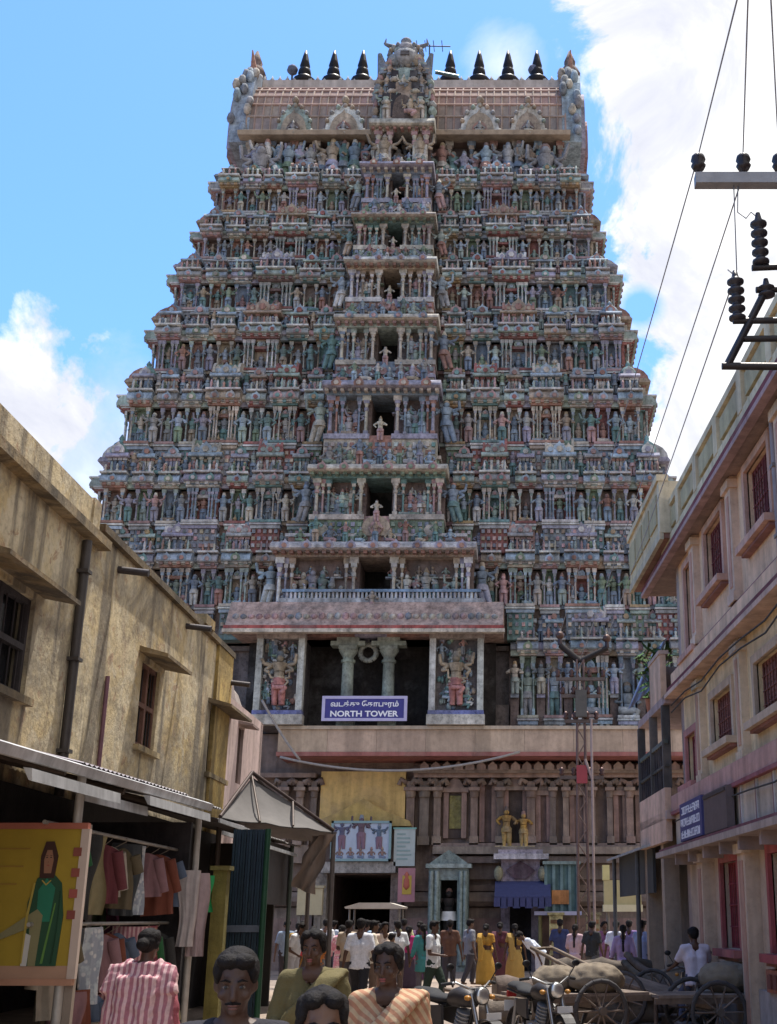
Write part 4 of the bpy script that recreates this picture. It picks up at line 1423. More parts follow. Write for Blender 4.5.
# gutter pipe, water spouts
pp = MB(LS)
yq = LW(80, 560).y
pp.tube((LX + .08, yq, 3.3), (LX + .08, yq, 7.0), .07, .07, 8, (.07, .06, .055))
for z in (3.9, 5.2, 6.5):
    pp.box(LX, LX + .17, yq - .1, yq + .1, z, z + .05, (.07, .06, .055))
pp.build('drain_pipe', M['metal'], LB)
yq = LW(108, 650).y
pp = MB(LS)
pp.tube((LX + .04, yq, 3.3), (LX + .04, yq, 5.3), .035, .035, 8, (.2, .1, .12))
pp.build('drain_pipe', M['metal'], LB)
for px, py in ((118, 572), (186, 628), (228, 684)):
    q = LW(px, py)
    pp = MB(LS)
    pp.tube((LX - .1, q.y, q.z + .05), (LX + .5, q.y, q.z - .02), .06, .06, 8, (.06, .05, .05))
    pp.build('water_spout', M['metal'], LB)
# next house, pale pink with a rounded roof edge
NB = empty('pink_house', (-6.9, 30.5, 0))
tag(NB, 'narrow pale pink house with a rounded grey roof beyond the yellow plaster house', 'house')
nb = MB(LS)
nx = LX + .02
hw_ = (Ye + 1.3, Ye + 1.9, 4.7, 6.0)
facade(nb, nx, -1, Ye + .02, 32.6, 0, 6.5, [hw_], .3, (.58, .44, .4))
nb.box(nx - 6, nx - .31, Ye + .02, 32.6, 0, 6.3, (.55, .42, .38))
prof = [(nx, 6.5), (nx - .1, 7.0), (nx - .5, 7.5), (nx - 1.5, 7.9), (nx - 6, 8.0), (nx - 6, 6.3)]
nb.box(nx - 6, nx, 32.3, 32.603, 0, 6.5, (.55, .42, .38))
nbo = nb.build('wall', M['plaster'], NB)
rf_ = MB(LS)
for k in range(6):
    a, b = Ye + .02 + k * .72, Ye + .02 + (k + 1) * .72
    dz = -.24 * k
    rf_.extr([(p, max(6.45, q + dz * (1 if q > 6.6 else 0))) for p, q in prof], a, b, lambda p, q, t: (p, t, q), J((.3, .25, .23)))
rf_.build('roof', M['plaster'], NB)
f = MB(LS)
f.box(nx - .2, nx - .08, hw_[0], hw_[1], hw_[2], hw_[3], (.1, .06, .05))
for k in range(4):
    f.box(nx - .07, nx - .05, hw_[0] + .06 + k * .14, hw_[0] + .09 + k * .14, hw_[2], hw_[3], (.18, .12, .1))
f.build('window', M['wood'], NB)
sp = MB(LS)
sp.extr([(0, 0), (.35, -.05), (.35, .0), (0, .08)], hw_[0] - .1, hw_[1] + .1, lambda p, q, t: (nx + p, t, hw_[3] + .05 + q), (.3, .22, .2))
sp.build('sunshade', M['plaster'], NB)

# ------------------------------------------------------------------ right building
RT = -.0555
RS = shear(RT)
RX = 4.44


def RW(px, py, X=RX):
    return wall(px, py, X, RT)


RB = empty('pink_building', (3.4, 18, 0))
tag(RB, 'three storey pink and cream building with projecting eaves on the right of the street', 'building')
PK, CRM, MAU, DRD = (.8, .52, .33), (.8, .6, .34), (.4, .2, .2), (.2, .05, .055)
BEI = (.62, .5, .37)
Y0, YE = 3.0, 24.4
pitch_ = RW(725, 700).y - 0
# openings: regular bays read off the photograph
c1 = (RW(713, 720).y + RW(736, 720).y) / 2
c0 = (RW(761, 690).y + RW(784, 690).y) / 2
step = c1 - c0
cols_ = [c1 - step * k for k in range(0, 5)]
H2, H1, H0 = [], [], []
for c in cols_:
    H2.append((c - .72, c + .72, 7.05, 8.2))
    H1.append((c - .8, c + .8, 4.42, 5.25))
    H0.append((c - .6, c + .6, 1.25, 2.55))
fd2 = (RW(698, 600).y, RW(687, 600).y, 6.4, 8.1)
fd1 = (RW(699, 760).y, RW(689, 760).y, 4.05, 4.95)
wl = MB(RS)
facade(wl, RX, 1, Y0, YE, 5.78, 8.6, H2 + [fd2], .35, PK)
facade(wl, RX, 1, Y0, YE, 3.5, 5.78, H1 + [fd1], .35, CRM)
facade(wl, RX, 1, Y0, YE, 0, 3.5, H0, .35, (.54, .4, .29))
wl.box(RX + .36, RX + 8, Y0, YE, 0, 8.5, (.4, .3, .27))
wl.box(RX, RX + 8, YE - .3, YE + .003, 0, 8.45, (.45, .34, .3))
# plinth of the ground floor
wl.box(RX - .1, RX + .1, Y0, YE, 0, .75, (.4, .34, .31))
rwall = wl.build('wall', M['plaster'], RB)
# eaves slab with red drip line and the tan parapet with sunken panels
ev = MB(RS)
ev.box(4.1, RX + 8.2, Y0, 26.6, 8.4, 8.5, (.3, .2, .17))
ev.box(4.06, 4.2, Y0, 26.62, 8.36, 8.44, (.42, .27, .26))
ev.box(4.08, 4.22, Y0, 26.62, 8.46, 8.56, DRD)
eaves = ev.build('eaves', M['plaster'], RB)
pr = MB(RS)
TAN = (.62, .49, .3)
pr.box(4.17, 4.3, Y0, 24.0, 8.5, 9.36, TAN)
pr.box(4.1, 4.36, Y0, 24.02, 9.3, 9.42, (.64, .53, .35))
pr.box(4.1, 4.36, Y0, 24.02, 8.56, 8.72, (.64, .53, .35))
for k in range(12):
    a = 24.0 - k * 1.75
    pr.box(4.09, 4.3, a - .28, a + .01, 8.7, 9.32, (.64, .52, .34))
    if k < 11:
        pr.box(4.12, 4.2, a - 1.75 + .12, a - .4, 8.85, 9.2, (.44, .37, .22))
# second, higher length of parapet jutting out over the street
pr.box(3.92, 4.06, 23.0, 27.2, 8.75, 9.85, TAN)
pr.box(3.87, 4.1, 22.95, 27.25, 9.8, 9.93, (.64, .53, .35))
pr.box(3.91, 4.4, 22.97, 23.2, 8.752, 9.798, (.56, .48, .34))
for k in range(4):
    a = 23.25 + k * .98
    pr.box(3.89, 3.94, a, a + .85, 9.0, 9.6, (.44, .37, .22))
pr.box(3.92, RX + 3, 23.0, 27.2, 8.65, 8.75, (.26, .13, .1))
pr.box(3.9, 3.98, 22.98, 27.22, 8.62, 8.78, (.5, .42, .3))
pr.build('parapet', M['plaster'], eaves)
# floor bands
bn = MB(RS)
bn.box(4.12, RX + .05, Y0, YE + .3, 5.78, 5.86, (.62, .42, .32))
bn.box(4.2, RX + .05, Y0, YE + .2, 5.86, 6.0, DRD)
bn.box(4.28, RX + .05, Y0, YE + .1, 6.0, 6.28, PK)
bn.box(4.34, RX + .05, Y0, YE + .05, 6.28, 6.36, (.3, .12, .13))
bn.build('floor_band', M['plaster'], RB)
bn = MB(RS)
bn.box(4.2, RX + .05, Y0, YE + .1, 3.58, 3.92, (.55, .32, .26))
bn.box(4.17, RX + .05, Y0, YE + .12, 3.56, 3.62, (.3, .1, .11))
bn.build('floor_band', M['plaster'], RB)
sl_ = MB(RS)
sl_.box(4.26, RX + .05, Y0, YE, 2.92, 3.56, BEI)
for k in range(14):
    t = 22.6 - k * .98
    sl_.box(4.23, 4.3, t, t + .07, 2.93, 3.555, (.55, .5, .44))
    sl_.box(4.235, 4.3, t + .07, t + .15, 2.93, 3.555, (.3, .16, .15))
sl_.box(3.98, RX + .05, Y0, 25.2, 2.8, 2.9, (.42, .33, .28))
sl_.box(4.05, RX + .05, Y0, 25.2, 2.9, 2.96, (.26, .09, .09))
for k in range(13):
    t = 23.4 - k * 1.3
    sl_.box(4.06, RX, t, t + .12, 2.62, 2.8, (.36, .27, .24))
sl_.build('shop_canopy', M['plaster'], RB)
# pilasters between the bays
pb = []
for k in range(len(cols_) + 1):
    t = c1 + step / 2 - k * step
    if t > YE - .1:
        t = YE - .35
    for (a, b, z0_, z1_, X_, cc) in ((t - .2, t + .2, 6.36, 8.4, RX - .12, (.68, .47, .34)), (t - .2, t + .2, 3.92, 5.78, RX - .12, (.64, .49, .33)), (t - .24, t + .24, 0, 2.8, RX - .2, (.58, .43, .31))):
        q = MB(RS)
        q.box(X_, RX + .02, a, b, z0_ + .003, z1_ - .003, cc)
        q.box(X_ - .05, RX + .02, a - .05, b + .05, z1_ - .2, z1_ - .06, J(cc))
        q.box(X_ - .03, RX + .02, a - .03, b + .03, z0_ + .003, z0_ + .16, J(cc))
        q.box(X_ - .012, X_ + .02, a + .12, b - .12, z0_ + .25, z1_ - .3, (cc[0] * .8, cc[1] * .62, cc[2] * .62))
        q.build('pilaster', M['plaster'], rwall)


def rwindow(h, trim, frame, grille, sill=True):
    f = MB(RS)
    a, b, c, d = h
    e = .13
    for (p, q, r_, s_) in ((a - e, a, c - .003, d + e), (b, b + e, c - .003, d + e), (a, b, d, d + e)):
        f.box(RX - .06, RX + .02, p, q, r_, s_, trim)
    w_ = f.build('window', M['plaster'], RB)
    f = MB(RS)
    for (p, q, r_, s_) in ((a, a + .07, c, d), (b - .07, b, c, d), (a + .07, b - .07, c, c + .07), (a + .07, b - .07, d - .07, d), ((a + b) / 2 - .04, (a + b) / 2 + .04, c + .07, d - .07)):
        f.box(RX + .08, RX + .16, p + .002, q - .002, r_ + .002, s_ - .002, frame)
    if grille:
        for k in range(9):
            t = a + .1 + (b - a - .2) * k / 8
            f.tube((RX + .07, t, c + .03), (RX + .07, t, d - .03), .011, .011, 5, frame)
        for k in range(3):
            z = c + (d - c) * (k + 1) / 4
            f.tube((RX + .07, a + .03, z), (RX + .07, b - .03, z), .011, .011, 5, frame)
    f.build('frame', M['wood'], w_)
    g = MB(RS)
    # half open wooden shutter leaf and dark pane
    g.box(RX + .2, RX + .22, a + .01, b - .01, c + .01, d - .01, (.05, .03, .03))
    g.build('pane', M['glass'], w_)
    s_ = MB(RS)
    for (p, q_) in ((a + .08, (a + b) / 2 - .05), ((a + b) / 2 + .05, b - .08)):
        s_.box(RX + .1, RX + .15, p, q_, c + .08, d - .08, J((.24, .1, .08)))
        for k in range(8):
            z = c + .12 + (d - c - .24) * k / 8
            s_.box(RX + .085, RX + .11, p + .05, q_ - .05, z, z + (d - c) / 14, J((.3, .13, .1)))
    s_.build('shutter', M['wood'], w_)
    if sill:
        s_ = MB(RS)
        s_.box(RX - .2, RX + .02, a - .2, b + .2, c - .12, c - .01, trim)
        s_.box(RX - .12, RX + .02, a - .14, b + .14, c - .17, c - .123, (.3, .14, .12))
        s_.build('sill', M['plaster'], w_)


for h in H2:
    rwindow(h, (.62, .36, .27), (.2, .05, .05), True)
for h in H1:
    rwindow(h, (.58, .43, .3), (.24, .09, .07), True)
for h in H0:
    rwindow(h, (.42, .1, .1), (.3, .05, .06), True)
    q = MB(RS)      # carved panel under the sill
    q.box(RX - .14, RX + .02, h[0] - .1, h[1] + .1, h[2] - .5, h[2] - .21, (.42, .16, .1))
    for k in range(4):
        t = h[0] + (h[1] - h[0]) * (k + .5) / 4
        q.lathe(0, 0, [(.001, 0)], 3, (.1, .1, .1)) if False else q.box(RX - .17, RX - .12, t - .09, t + .09, h[2] - .45, h[2] - .27, J((.2, .07, .05)))
    q.build('sill_panel', M['plaster'], rwall)
rwindow(fd2, (.6, .35, .27), (.2, .04, .05), False)
rwindow(fd1, (.5, .22, .19), (.22, .04, .06), False)
for t in (cols_[1] - step / 2 + .42, cols_[3] - step / 2 + .42):      # rain pipes and sagging service wires
    q = MB(RS)
    q.tube((RX - .07, t, 2.9), (RX - .07, t, 8.38), .05, .05, 8, (.3, .22, .2))
    for z in (3.4, 4.6, 6.6, 7.6):
        q.box(RX - .13, RX, t - .08, t + .08, z, z + .05, (.25, .2, .18))
    q.build('drain_pipe', M['metal'], RB)
for z, sg_ in ((5.68, .16), (3.48, .1), (5.6, .25)):
    q = MB(RS)
    q.path([(RX - .26, 6 + k * 1.5, z - sg_ * abs(math.sin(k * 1.1))) for k in range(13)], .014, 5, (.05, .05, .05))
    q.build('service_wire', M['rubber'], RB)
# balconies past the end of the wall
bl = MB(RS)
bl.box(4.12, RX + 3, YE + .01, 28, 5.7, 5.86, (.42, .3, .27))
bl.box(4.12, 4.24, YE + .4, 26.2, 5.86, 6.75, (.7, .45, .3))
bl.box(4.12, RX + 1, 26.1, 26.2, 5.86, 6.75, (.5, .33, .25))
bl.box(4.1, 4.3, YE + .38, 26.22, 6.75, 6.83, (.55, .38, .3))
bl.box(RX + 1.4, RX + 3, YE + .01, 28, 0, 8.4, (.3, .22, .2))
bl.build('balcony', M['plaster'], RB)
bl = MB(RS)
bl.box(4.1, RX + 3, YE + .01, 28, 3.5, 3.66, (.45, .33, .28))
bl.box(4.1, 4.22, YE + .2, 28, 3.1, 4.1, (.7, .47, .34))
bl.box(4.1, RX + 1, 27.9, 28, 3.1, 4.1, (.64, .43, .32))
for k in range(14):
    t = YE + .3 + k * .26
    bl.box(4.14, 4.18, t, t + .04, 4.1, 4.95, (.06, .05, .05))
bl.box(4.12, 4.2, YE + .2, 28, 4.95, 5.03, (.1, .12, .1))
bl.box(4.12, 4.2, YE + .2, 28, 4.5, 4.55, (.06, .06, .05))
for t in (YE + .25, 26.2, 27.9):
    bl.box(4.1, 4.26, t, t + .1, 4.1, 5.7, (.1, .09, .08))
bl.build('balcony', M['plaster'], RB)
# lower back part that carries the balconies to the ground
bl = MB(RS)
bl.box(RX + .6, RX + 3, YE + .01, 30, 0, 3.5, (.12, .1, .09))
for t in (25.6, 27.8):
    bl.box(4.2, 4.5, t, t + .3, 0, 3.5, (.4, .3, .22))
bl.build('shop_front', M['plaster'], RB)
# plants on the upper balcony
for k in range(3):
    pt = MB(RS)
    yy = YE + 2.2 + k * .6
    pt.lathe(4.45, yy, [(.12, 5.86), (.18, 6.3), (.2, 6.35)], 10, (.4, .17, .1))
    for q in range(60):
        a_, h_, r_ = rnd.uniform(0, 6.28), rnd.uniform(6.35, 7.3), rnd.uniform(.05, .35)
        c = Vector((4.4 + math.cos(a_) * r_, yy + math.sin(a_) * r_, h_))
        d1 = Vector((rnd.uniform(-1, 1), rnd.uniform(-1, 1), rnd.uniform(-.3, .6))).normalized() * .16
        d2 = d1.orthogonal().normalized() * .05
        pt.add([c - d1, c + d2, c + d1, c - d2], [(0, 1, 2, 3)], J((.06, .12, .03), .4))
        if q % 6 == 0:
            pt.tube((4.45, yy, 6.33), c, .012, .008, 4, (.1, .1, .04))
    tag(pt.build('potted_plant', M['cloth']), ['leafy potted plant on the upper balcony nearest the wall', 'leafy potted plant in the middle of the three on the upper balcony', 'leafy potted plant on the upper balcony farthest from the wall'][k], 'plant', 'potted plants on the balcony')
# blue sheet hanging outside
bs_ = MB()
A, B_ = atY(668, 636, 27.4), atY(650, 690, 27.4)
nu, nv = 10, 16
for off in (0, .012):
    vs = []
    for i_ in range(nv + 1):
        for j_ in range(nu + 1):
            u, v = j_ / nu, i_ / nv
            p = A.lerp(B_, v) + Vector((-.42 * (1 - u) * (1 + .2 * v), off + .05 * math.sin(u * 14 + v * 4), -.45 * (1 - u)))
            vs.append(p)
    bs_.add(vs, [(i_ * (nu + 1) + j_, i_ * (nu + 1) + j_ + 1, (i_ + 1) * (nu + 1) + j_ + 1, (i_ + 1) * (nu + 1) + j_) for i_ in range(nv) for j_ in range(nu)], (.3, .35, .5), True)
tag(bs_.build('tarpaulin', M['tarp']), 'slack blue tarpaulin hung under the far balcony of the pink building', 'tarpaulin')
# shop sign boards on the right building
sg = MB(RS)
a, b = RW(704, 815, 4.1).y, RW(682, 815, 4.1).y
za, zb_ = 2.98, 3.62
sg.box(4.06, 4.12, a, b, za, zb_, (.05, .05, .16))
so_ = sg.build('shop_sign', M['sign'])
tag(so_, 'navy shop sign with three rows of white writing above the canopy', 'sign')
for r_ in range(3):
    lt = MB(RS)
    t = a + .18
    z = zb_ - .2 - r_ * .2
    while t < b - .2:
        w_ = rnd.uniform(.06, .13)
        lt.box(4.052, 4.06, t, t + .022, z, z + .13, (.75, .75, .8))
        lt.box(4.052, 4.06, t + .022, t + w_, z + rnd.choice((0, .055, .108)), z + .0 + .0 + .13 * rnd.choice((.6, 1)), (.75, .75, .8)) if False else None
        for q in rnd.sample((0.0, .054, .108), 2):
            lt.box(4.052, 4.06, t + .022, t + w_, z + q, z + q + .022, (.75, .75, .8))
        if rnd.random() < .6:
            lt.box(4.052, 4.06, t + w_ - .022, t + w_, z + .022, z + .108, (.75, .75, .8))
        t += w_ + .05
    lt.build('lettering', M['sign'], so_)
ds = MB(RS)
a, b = RW(728, 812, 4.1).y, RW(705, 812, 4.1).y
ds.box(4.08, 4.2, a, b, 2.98, 3.6, (.13, .1, .1))
ds.box(4.06, 4.1, a + .04, b - .04, 3.52, 3.57, (.06, .05, .05))
tag(ds.build('meter_box', M['metal']), 'plain dark grey box panel beside the navy shop sign', 'panel')
# far shop: dark tin awning and pale yellow board
fa = MB(RS)
fa.extr([(2.6, 3.35), (4.6, 3.95), (4.6, 4.0), (2.6, 3.4)], 26.6, 32.5, lambda p, q, t: (p + 1.3, t, q - .3), (.5, .5, .5))
fo = fa.build('tin_awning', M['zinc'])
tag(fo, 'sloping tin awning over the dark far shop on the right', 'awning')
f2 = MB(RS)
f2.box(4.2, 4.26, 27, 32.4, 2.2, 3.15, (.05, .05, .05))
f2.build('valance', M['tarp'], fo)
for t in (28.2, 32.2):
    f2 = MB(RS)
    f2.tube((4.05, t, 0), (4.05, t, 3.1), .05, .05, 8, (.1, .1, .1))
    f2.build('post', M['metal'], fo)
yb2 = MB()
YY = 36.0
xa, xb, za, zb_ = x(604, 888, YY), x(641, 888, YY), zrow(907, YY), zrow(880, YY)
yb2.box(xa, xb, YY, YY + .3, za, zb_, (.5, .43, .22))
yb2.box(xa - .03, xb + .03, YY - .05, YY + .32, za - .12, za + .06, (.68, .62, .4))
yb2.box(xa - .03, xa + .16, YY - .02, YY + .25, zb_, zrow(865, YY), (.62, .55, .25))
for e in (xa + .1, xb - .1):
    yb2.tube((e, YY + .15, 0), (e, YY + .15, za), .05, .05, 8, (.2, .18, .15))
tag(yb2.build('yellow_board', M['sign']), 'pale yellow sign board on posts beside the dark far shop', 'sign board')
# ------------------------------------------------------------------ STALLS ON THE LEFT
g = MB()
g.add([(-400, -300, 0), (400, -300, 0), (400, 900, 0), (-400, 900, 0)], [(0, 1, 2, 3)], (.2, .2, .2))
tag(g.build('ground', M['ground'], loc=(0, 0, 0)), kind='structure')
kb = MB(RS)
kb.box(3.6, 4.34, 0, 30, .004, .14, (.22, .18, .16))
tag(kb.build('pavement', M['granite']), kind='structure')

def corrugated(mb, pa, pb, pc, pd, n, amp, th, col):
    """ribbed sheet between the edges pa-pb (far/high) and pd-pc (near/low), ribs running from one edge to the other"""
    top, bot = [], []
    for k in range(n * 4 + 1):
        t = k / (n * 4)
        dz = amp * math.sin(2 * math.pi * k / 4)
        a, b = pa.lerp(pb, t), pd.lerp(pc, t)
        top += [a + Vector((0, 0, dz + th)), b + Vector((0, 0, dz + th))]
        bot += [a + Vector((0, 0, dz)), b + Vector((0, 0, dz))]
    m = len(top)
    fs = []
    for k in range(n * 4):
        i = k * 2
        fs += [(i, i + 1, i + 3, i + 2), (m + i, m + i + 2, m + i + 3, m + i + 1), (i + 1, m + i + 1, m + i + 3, i + 3), (i, i + 2, m + i + 2, m + i)]
    mb.add(top + bot, fs, col, False)


V = Vector
tin = empty('tin_awning', (-5.4, 12, 0))
tag(tin, 'long rusty corrugated tin awning with bright edges over the clothes stall', 'awning')
for k in range(6):
    a = 6.2 + k * 2.2
    q = MB(LS)
    dz = rnd.uniform(-.03, .03)
    corrugated(q, V((LX + .02, a, 3.62 + dz)), V((LX + .02, a + 2.24, 3.65 + dz)), V((-4.22, a + 2.24, 3.03 + .02 * (a + 2.24 - 6.2) + dz)), V((-4.22, a, 3.03 + .02 * (a - 6.2) + dz)), 14, .012, .006, J((.32, .3, .3), .2))
    q.build('roof_sheet', M['zinc'], tin)
q = MB(LS)
q.extr([(-4.24, 2.93), (-4.2, 2.93), (-4.17, 3.02), (-4.24, 3.05)], 6.2, 18.6, lambda p, z, t: (p, t, z + (t - 6.2) * .02), (.62, .62, .64))
q.build('edge_strip', M['zinc'], tin)
for (a, b, z, xx) in ((11.2, 13.9, 2.86, -4.16), (15.0, 18.2, 2.97, -4.14), (13.2, 15.6, 2.86, -4.32)):
    q = MB(LS)
    q.extr([(xx, z), (xx + .03, z - .01), (xx + .02, z + .1), (xx - .06, z + .11)], a, b, lambda p, zz, t: (p, t, zz + (t - a) * .012), (.6, .6, .6))
    q.build('edge_strip', M['zinc'], tin)
for k in range(7):
    q = MB(LS)
    t = 6.4 + k * 2.0
    q.tube((LX + .1, t, 3.52), (-4.25, t, 3.06), .04, .04, 6, (.08, .06, .05))
    q.build('rafter', M['wood'], tin)
for t in (8.0, 13.05, 18.3):
    q = MB(LS)
    q.tube((-4.3, t, 0), (-4.3, t, 3.1), .05, .045, 8, (.45, .42, .38))
    q.build('post', M['metal'], tin)

stall = empty('clothes_stall', (-5, 15, 0))
tag(stall, 'dark clothes stall crammed with hanging garments under the tin awning', 'market stall')
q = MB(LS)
q.box(LX + .03, LX + .1, 12.0, 18.4, 0, 3.3, (.035, .03, .03))  # near-black boards: shade under the awning put into their colour
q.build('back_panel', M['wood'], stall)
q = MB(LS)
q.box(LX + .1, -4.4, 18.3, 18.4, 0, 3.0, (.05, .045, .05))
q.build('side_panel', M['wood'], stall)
q = MB(LS)
q.box(LX + .1, -4.5, 12.9, 18.2, .0, .55, (.12, .09, .07))
q.box(LX + .1, -4.45, 12.85, 18.25, .55, .6, (.2, .15, .11))
q.build('counter', M['wood'], stall)
for (z, xx) in ((2.62, -4.58), (1.64, -4.62), (2.5, -5.35)):
    q = MB(LS)
    q.tube((xx, 12.9, z), (xx, 18.3, z), .022, .022, 8, (.35, .33, .3))
    q.build('rail', M['metal'], stall)


def garment(kind, w, h, mat, col, seed):
    """a garment on a hanger, in its own frame: hangs from the origin, front towards -y, cloth with folds and thickness"""
    r = random.Random(seed)
    mb = MB()
    nu, nv = 14, 16
    ph = [r.uniform(0, 6.28) for _ in range(4)]
    rows = []
    for i in range(nv + 1):
        v = i / nv
        if kind == 'kurta':
            half = w * (.5 if v < .06 else .36 + .14 * v)
            z = -.09 - h * v
        elif kind == 'dress':
            half = w * (.26 + .3 * v ** .8) if v > .08 else w * .33
            z = -.09 - h * v
        else:
            half = w * (.42 + .06 * math.sin(v * 5 + ph[3]))
            z = -.02 - h * v
        row = []
        for side in (-1, 1):
            for j in range(nu + 1):
                u = (j / nu * 2 - 1) * (1 if side < 0 else -1)
                edge = math.sqrt(max(0, 1 - u * u))
                fold = .035 * math.sin(u * 7 + ph[0] + v * 2.5) * v ** .7 + .02 * math.sin(u * 15 + ph[1] - v * 2) * v ** .5
                yy = side * (.022 + .012 * v) * edge + fold
                dz = -.1 * abs(u) ** 1.5 * (1 if (kind != 'sheet' and v < .2) else 0) * (1 - v * 5 if v < .2 else 0)
                row.append((u * half + .01 * math.sin(v * 8 + ph[2]), yy, z + dz))
        rows.append(row)
    m = len(rows[0])
    vs = [p for row in rows for p in row]
    fs = [(i * m + j, i * m + (j + 1) % m, (i + 1) * m + (j + 1) % m, (i + 1) * m + j) for i in range(nv) for j in range(m)]
    mb.add(vs, fs, col, True)
    if kind in ('kurta', 'dress'):
        for e in (-1, 1):
            p0 = (e * w * .36, 0, -.17)
            L = .42 if kind == 'kurta' else .2
            mb.tube(p0, (e * w * .58, .01, -.17 - L), .075, .065, 10, col)
        mb.path([(.0, 0, .03), (.03, 0, .02), (.03, 0, -.01), (0, 0, -.03), (-w * .35, 0, -.12)], .006, 5, (.3, .25, .2))
    return mb


COLS = [('maroon printed', 'maroonprint', (.2, .06, .08)), ('bottle green', 'cloth', (.03, .14, .05)), ('near black', 'cloth', (.05, .05, .05)), ('straw coloured', 'cloth', (.34, .29, .16)),
        ('wine red', 'cloth', (.18, .05, .06)), ('cream', 'cloth', (.46, .41, .34)), ('olive brown', 'cloth', (.16, .13, .08)), ('charcoal', 'cloth', (.08, .09, .1)),
        ('pale floral', 'floral', (.5, .5, .5)), ('dusty pink', 'cloth', (.32, .18, .2)), ('brick red', 'cloth', (.22, .07, .045)), ('slate blue', 'cloth', (.12, .16, .24)), ('pink striped', 'pinkstripe', (.5, .3, .3))]
ROWS_ = [('upper front rail', -4.58, 2.6, 12, .4, 13.3, 0), ('lower front rail', -4.62, 1.62, 11, .42, 13.5, 5), ('lowest hooks by the counter', -4.5, .98, 8, .55, 13.9, 9)]
for rn, xx, z, n_, st_, y0_, sh_ in ROWS_:
    for k in range(n_):
        nm, mt, col = COLS[(k + sh_) % 13]
        kind = ('kurta', 'sheet', 'dress', 'kurta', 'sheet')[(k * 2 + sh_) % 5]
        Y = y0_ + k * st_
        col = tuple(v * .75 for v in col)
        o = garment(kind, rnd.uniform(.36, .48), rnd.uniform(.55, .95), M[mt], col, k + 31 * sh_).build('hanging_garment', M[mt], None, loc=(0, 0, 0))
        o.location = (xx + LT * Y + rnd.uniform(-.06, .06), Y, z)
        o.rotation_euler = (0, R(rnd.uniform(-5, 5)), R(42 + rnd.uniform(-24, 24)))
        tag(o, '%s %s on the %s of the clothes stall' % (nm, dict(kurta='tunic', sheet='shawl', dress='dress')[kind], rn), 'garment', 'garments hung in the clothes stall')
for k in range(9):      # second row further inside, half lost in the dark
    kind = ('kurta', 'sheet', 'dress')[k % 3]
    col = [(.03, .12, .04), (.2, .18, .1), (.1, .04, .05), (.25, .22, .18), (.05, .05, .07), (.22, .1, .05), (.3, .28, .26), (.08, .12, .06), (.15, .05, .1)][k]
    nm = ['deep green', 'khaki', 'dark plum', 'beige', 'blue black', 'rust brown', 'dull white', 'moss green', 'aubergine'][k]
    mb = garment(kind, .55, .9, M['cloth'], col, 40 + k)
    o = mb.build('hanging_garment', M['cloth'], None, loc=(0, 0, 0))
    Y = 13.4 + k * .52
    o.location = (-5.35 + LT * Y, Y, 2.48)
    o.rotation_euler = (0, 0, R(35 + rnd.uniform(-20, 20)))
    tag(o, nm + ' garment on the inner rail deep in the clothes stall', 'garment', 'garments hung in the clothes stall')
for k, (px, Y, z, w, h, col, lab) in enumerate(((190, 18.0, 2.35, .3, 1.0, (.42, .38, .38), 'long pale grey scarf hung outside beside the stall corner'),
                                                (199, 18.2, 2.32, .34, 1.1, (.36, .28, .29), 'long dusty pink scarf hung outside beside the stall corner'),
                                                (207, 18.6, 2.3, .22, .5, (.03, .3, .1), 'short bright green cloth hung next to the yellow post'))):
    o = garment('sheet', w, h, M['cloth'], col, 70 + k).build('hanging_scarf', M['cloth'], None, loc=(0, 0, 0))
    p = atY(px, 880, Y)
    o.location = (p.x, Y, z)
    o.rotation_euler = (0, 0, R(15))
    tag(o, lab, 'scarf')
q = MB()
p = atY(220, 900, 18.9)
q.box(p.x - .1, p.x + .1, 18.8, 19.0, 0, 2.36, (.2, .17, .05))
q.box(p.x - .14, p.x + .14, 18.75, 19.05, 2.36, 2.42, (.2, .17, .06))
tag(q.build('yellow_post', M['wood']), 'tall yellow painted post between the scarves and the dark blue shutter', 'post')
q = MB()
a, b = atY(229, 900, 19.8), atY(262, 900, 19.8)
for k in range(12):
    t0, t1 = a.x + (b.x - a.x) * k / 12, a.x + (b.x - a.x) * (k + 1) / 12
    q.box(t0, t1 - .008, 19.8 + .02 * (k % 2), 19.9, .1, 3.0, J((.018, .035, .055), .2))
q.box(a.x, b.x, 19.76, 19.82, 1.5, 1.6, (.1, .12, .16))
sh = q.build('shutter', M['metal'])
tag(sh, 'dark blue ribbed metal shutter beside the yellow post', 'shutter')
q = MB()
q.tube((b.x + .05, 19.7, 0), (b.x + .05, 19.7, 3.0), .045, .045, 8, (.02, .07, .04))
q.build('post', M['metal'], sh)

# billboard with a woman in green
BY = 13.0
bx0, bx1 = -6.15, atY(81, 900, BY).x
bz0, bz1 = zrow(979, BY), zrow(829, BY)
bb = MB()
bb.box(bx0, bx1, BY, BY + .05, bz0, bz1, (.34, .235, .025))
bb.box(bx0, bx1, BY - .02, BY + .06, bz1, bz1 + .06, (.36, .12, .08))
bb.box(bx0, bx1, BY - .02, BY + .06, bz0 - .06, bz0, (.42, .22, .14))
bb.box(bx1 - .06, bx1 + .02, BY - .015, BY + .055, bz0, bz1, (.5, .4, .34))
bb.box(bx0, bx1 - .06, BY - .006, BY, bz0, bz0 + .12, (.4, .24, .16))
for e in (bx0 + .2, bx1 - .05):
    bb.box(e - .04, e + .04, BY + .06, BY + .14, 0, bz1 + .05, (.25, .2, .16))
bo = bb.build('billboard', M['sign'])
tag(bo, 'yellow billboard showing a woman in a green shawl at the left edge', 'billboard')
wm = MB()
cx_ = atY(45, 900, BY).x


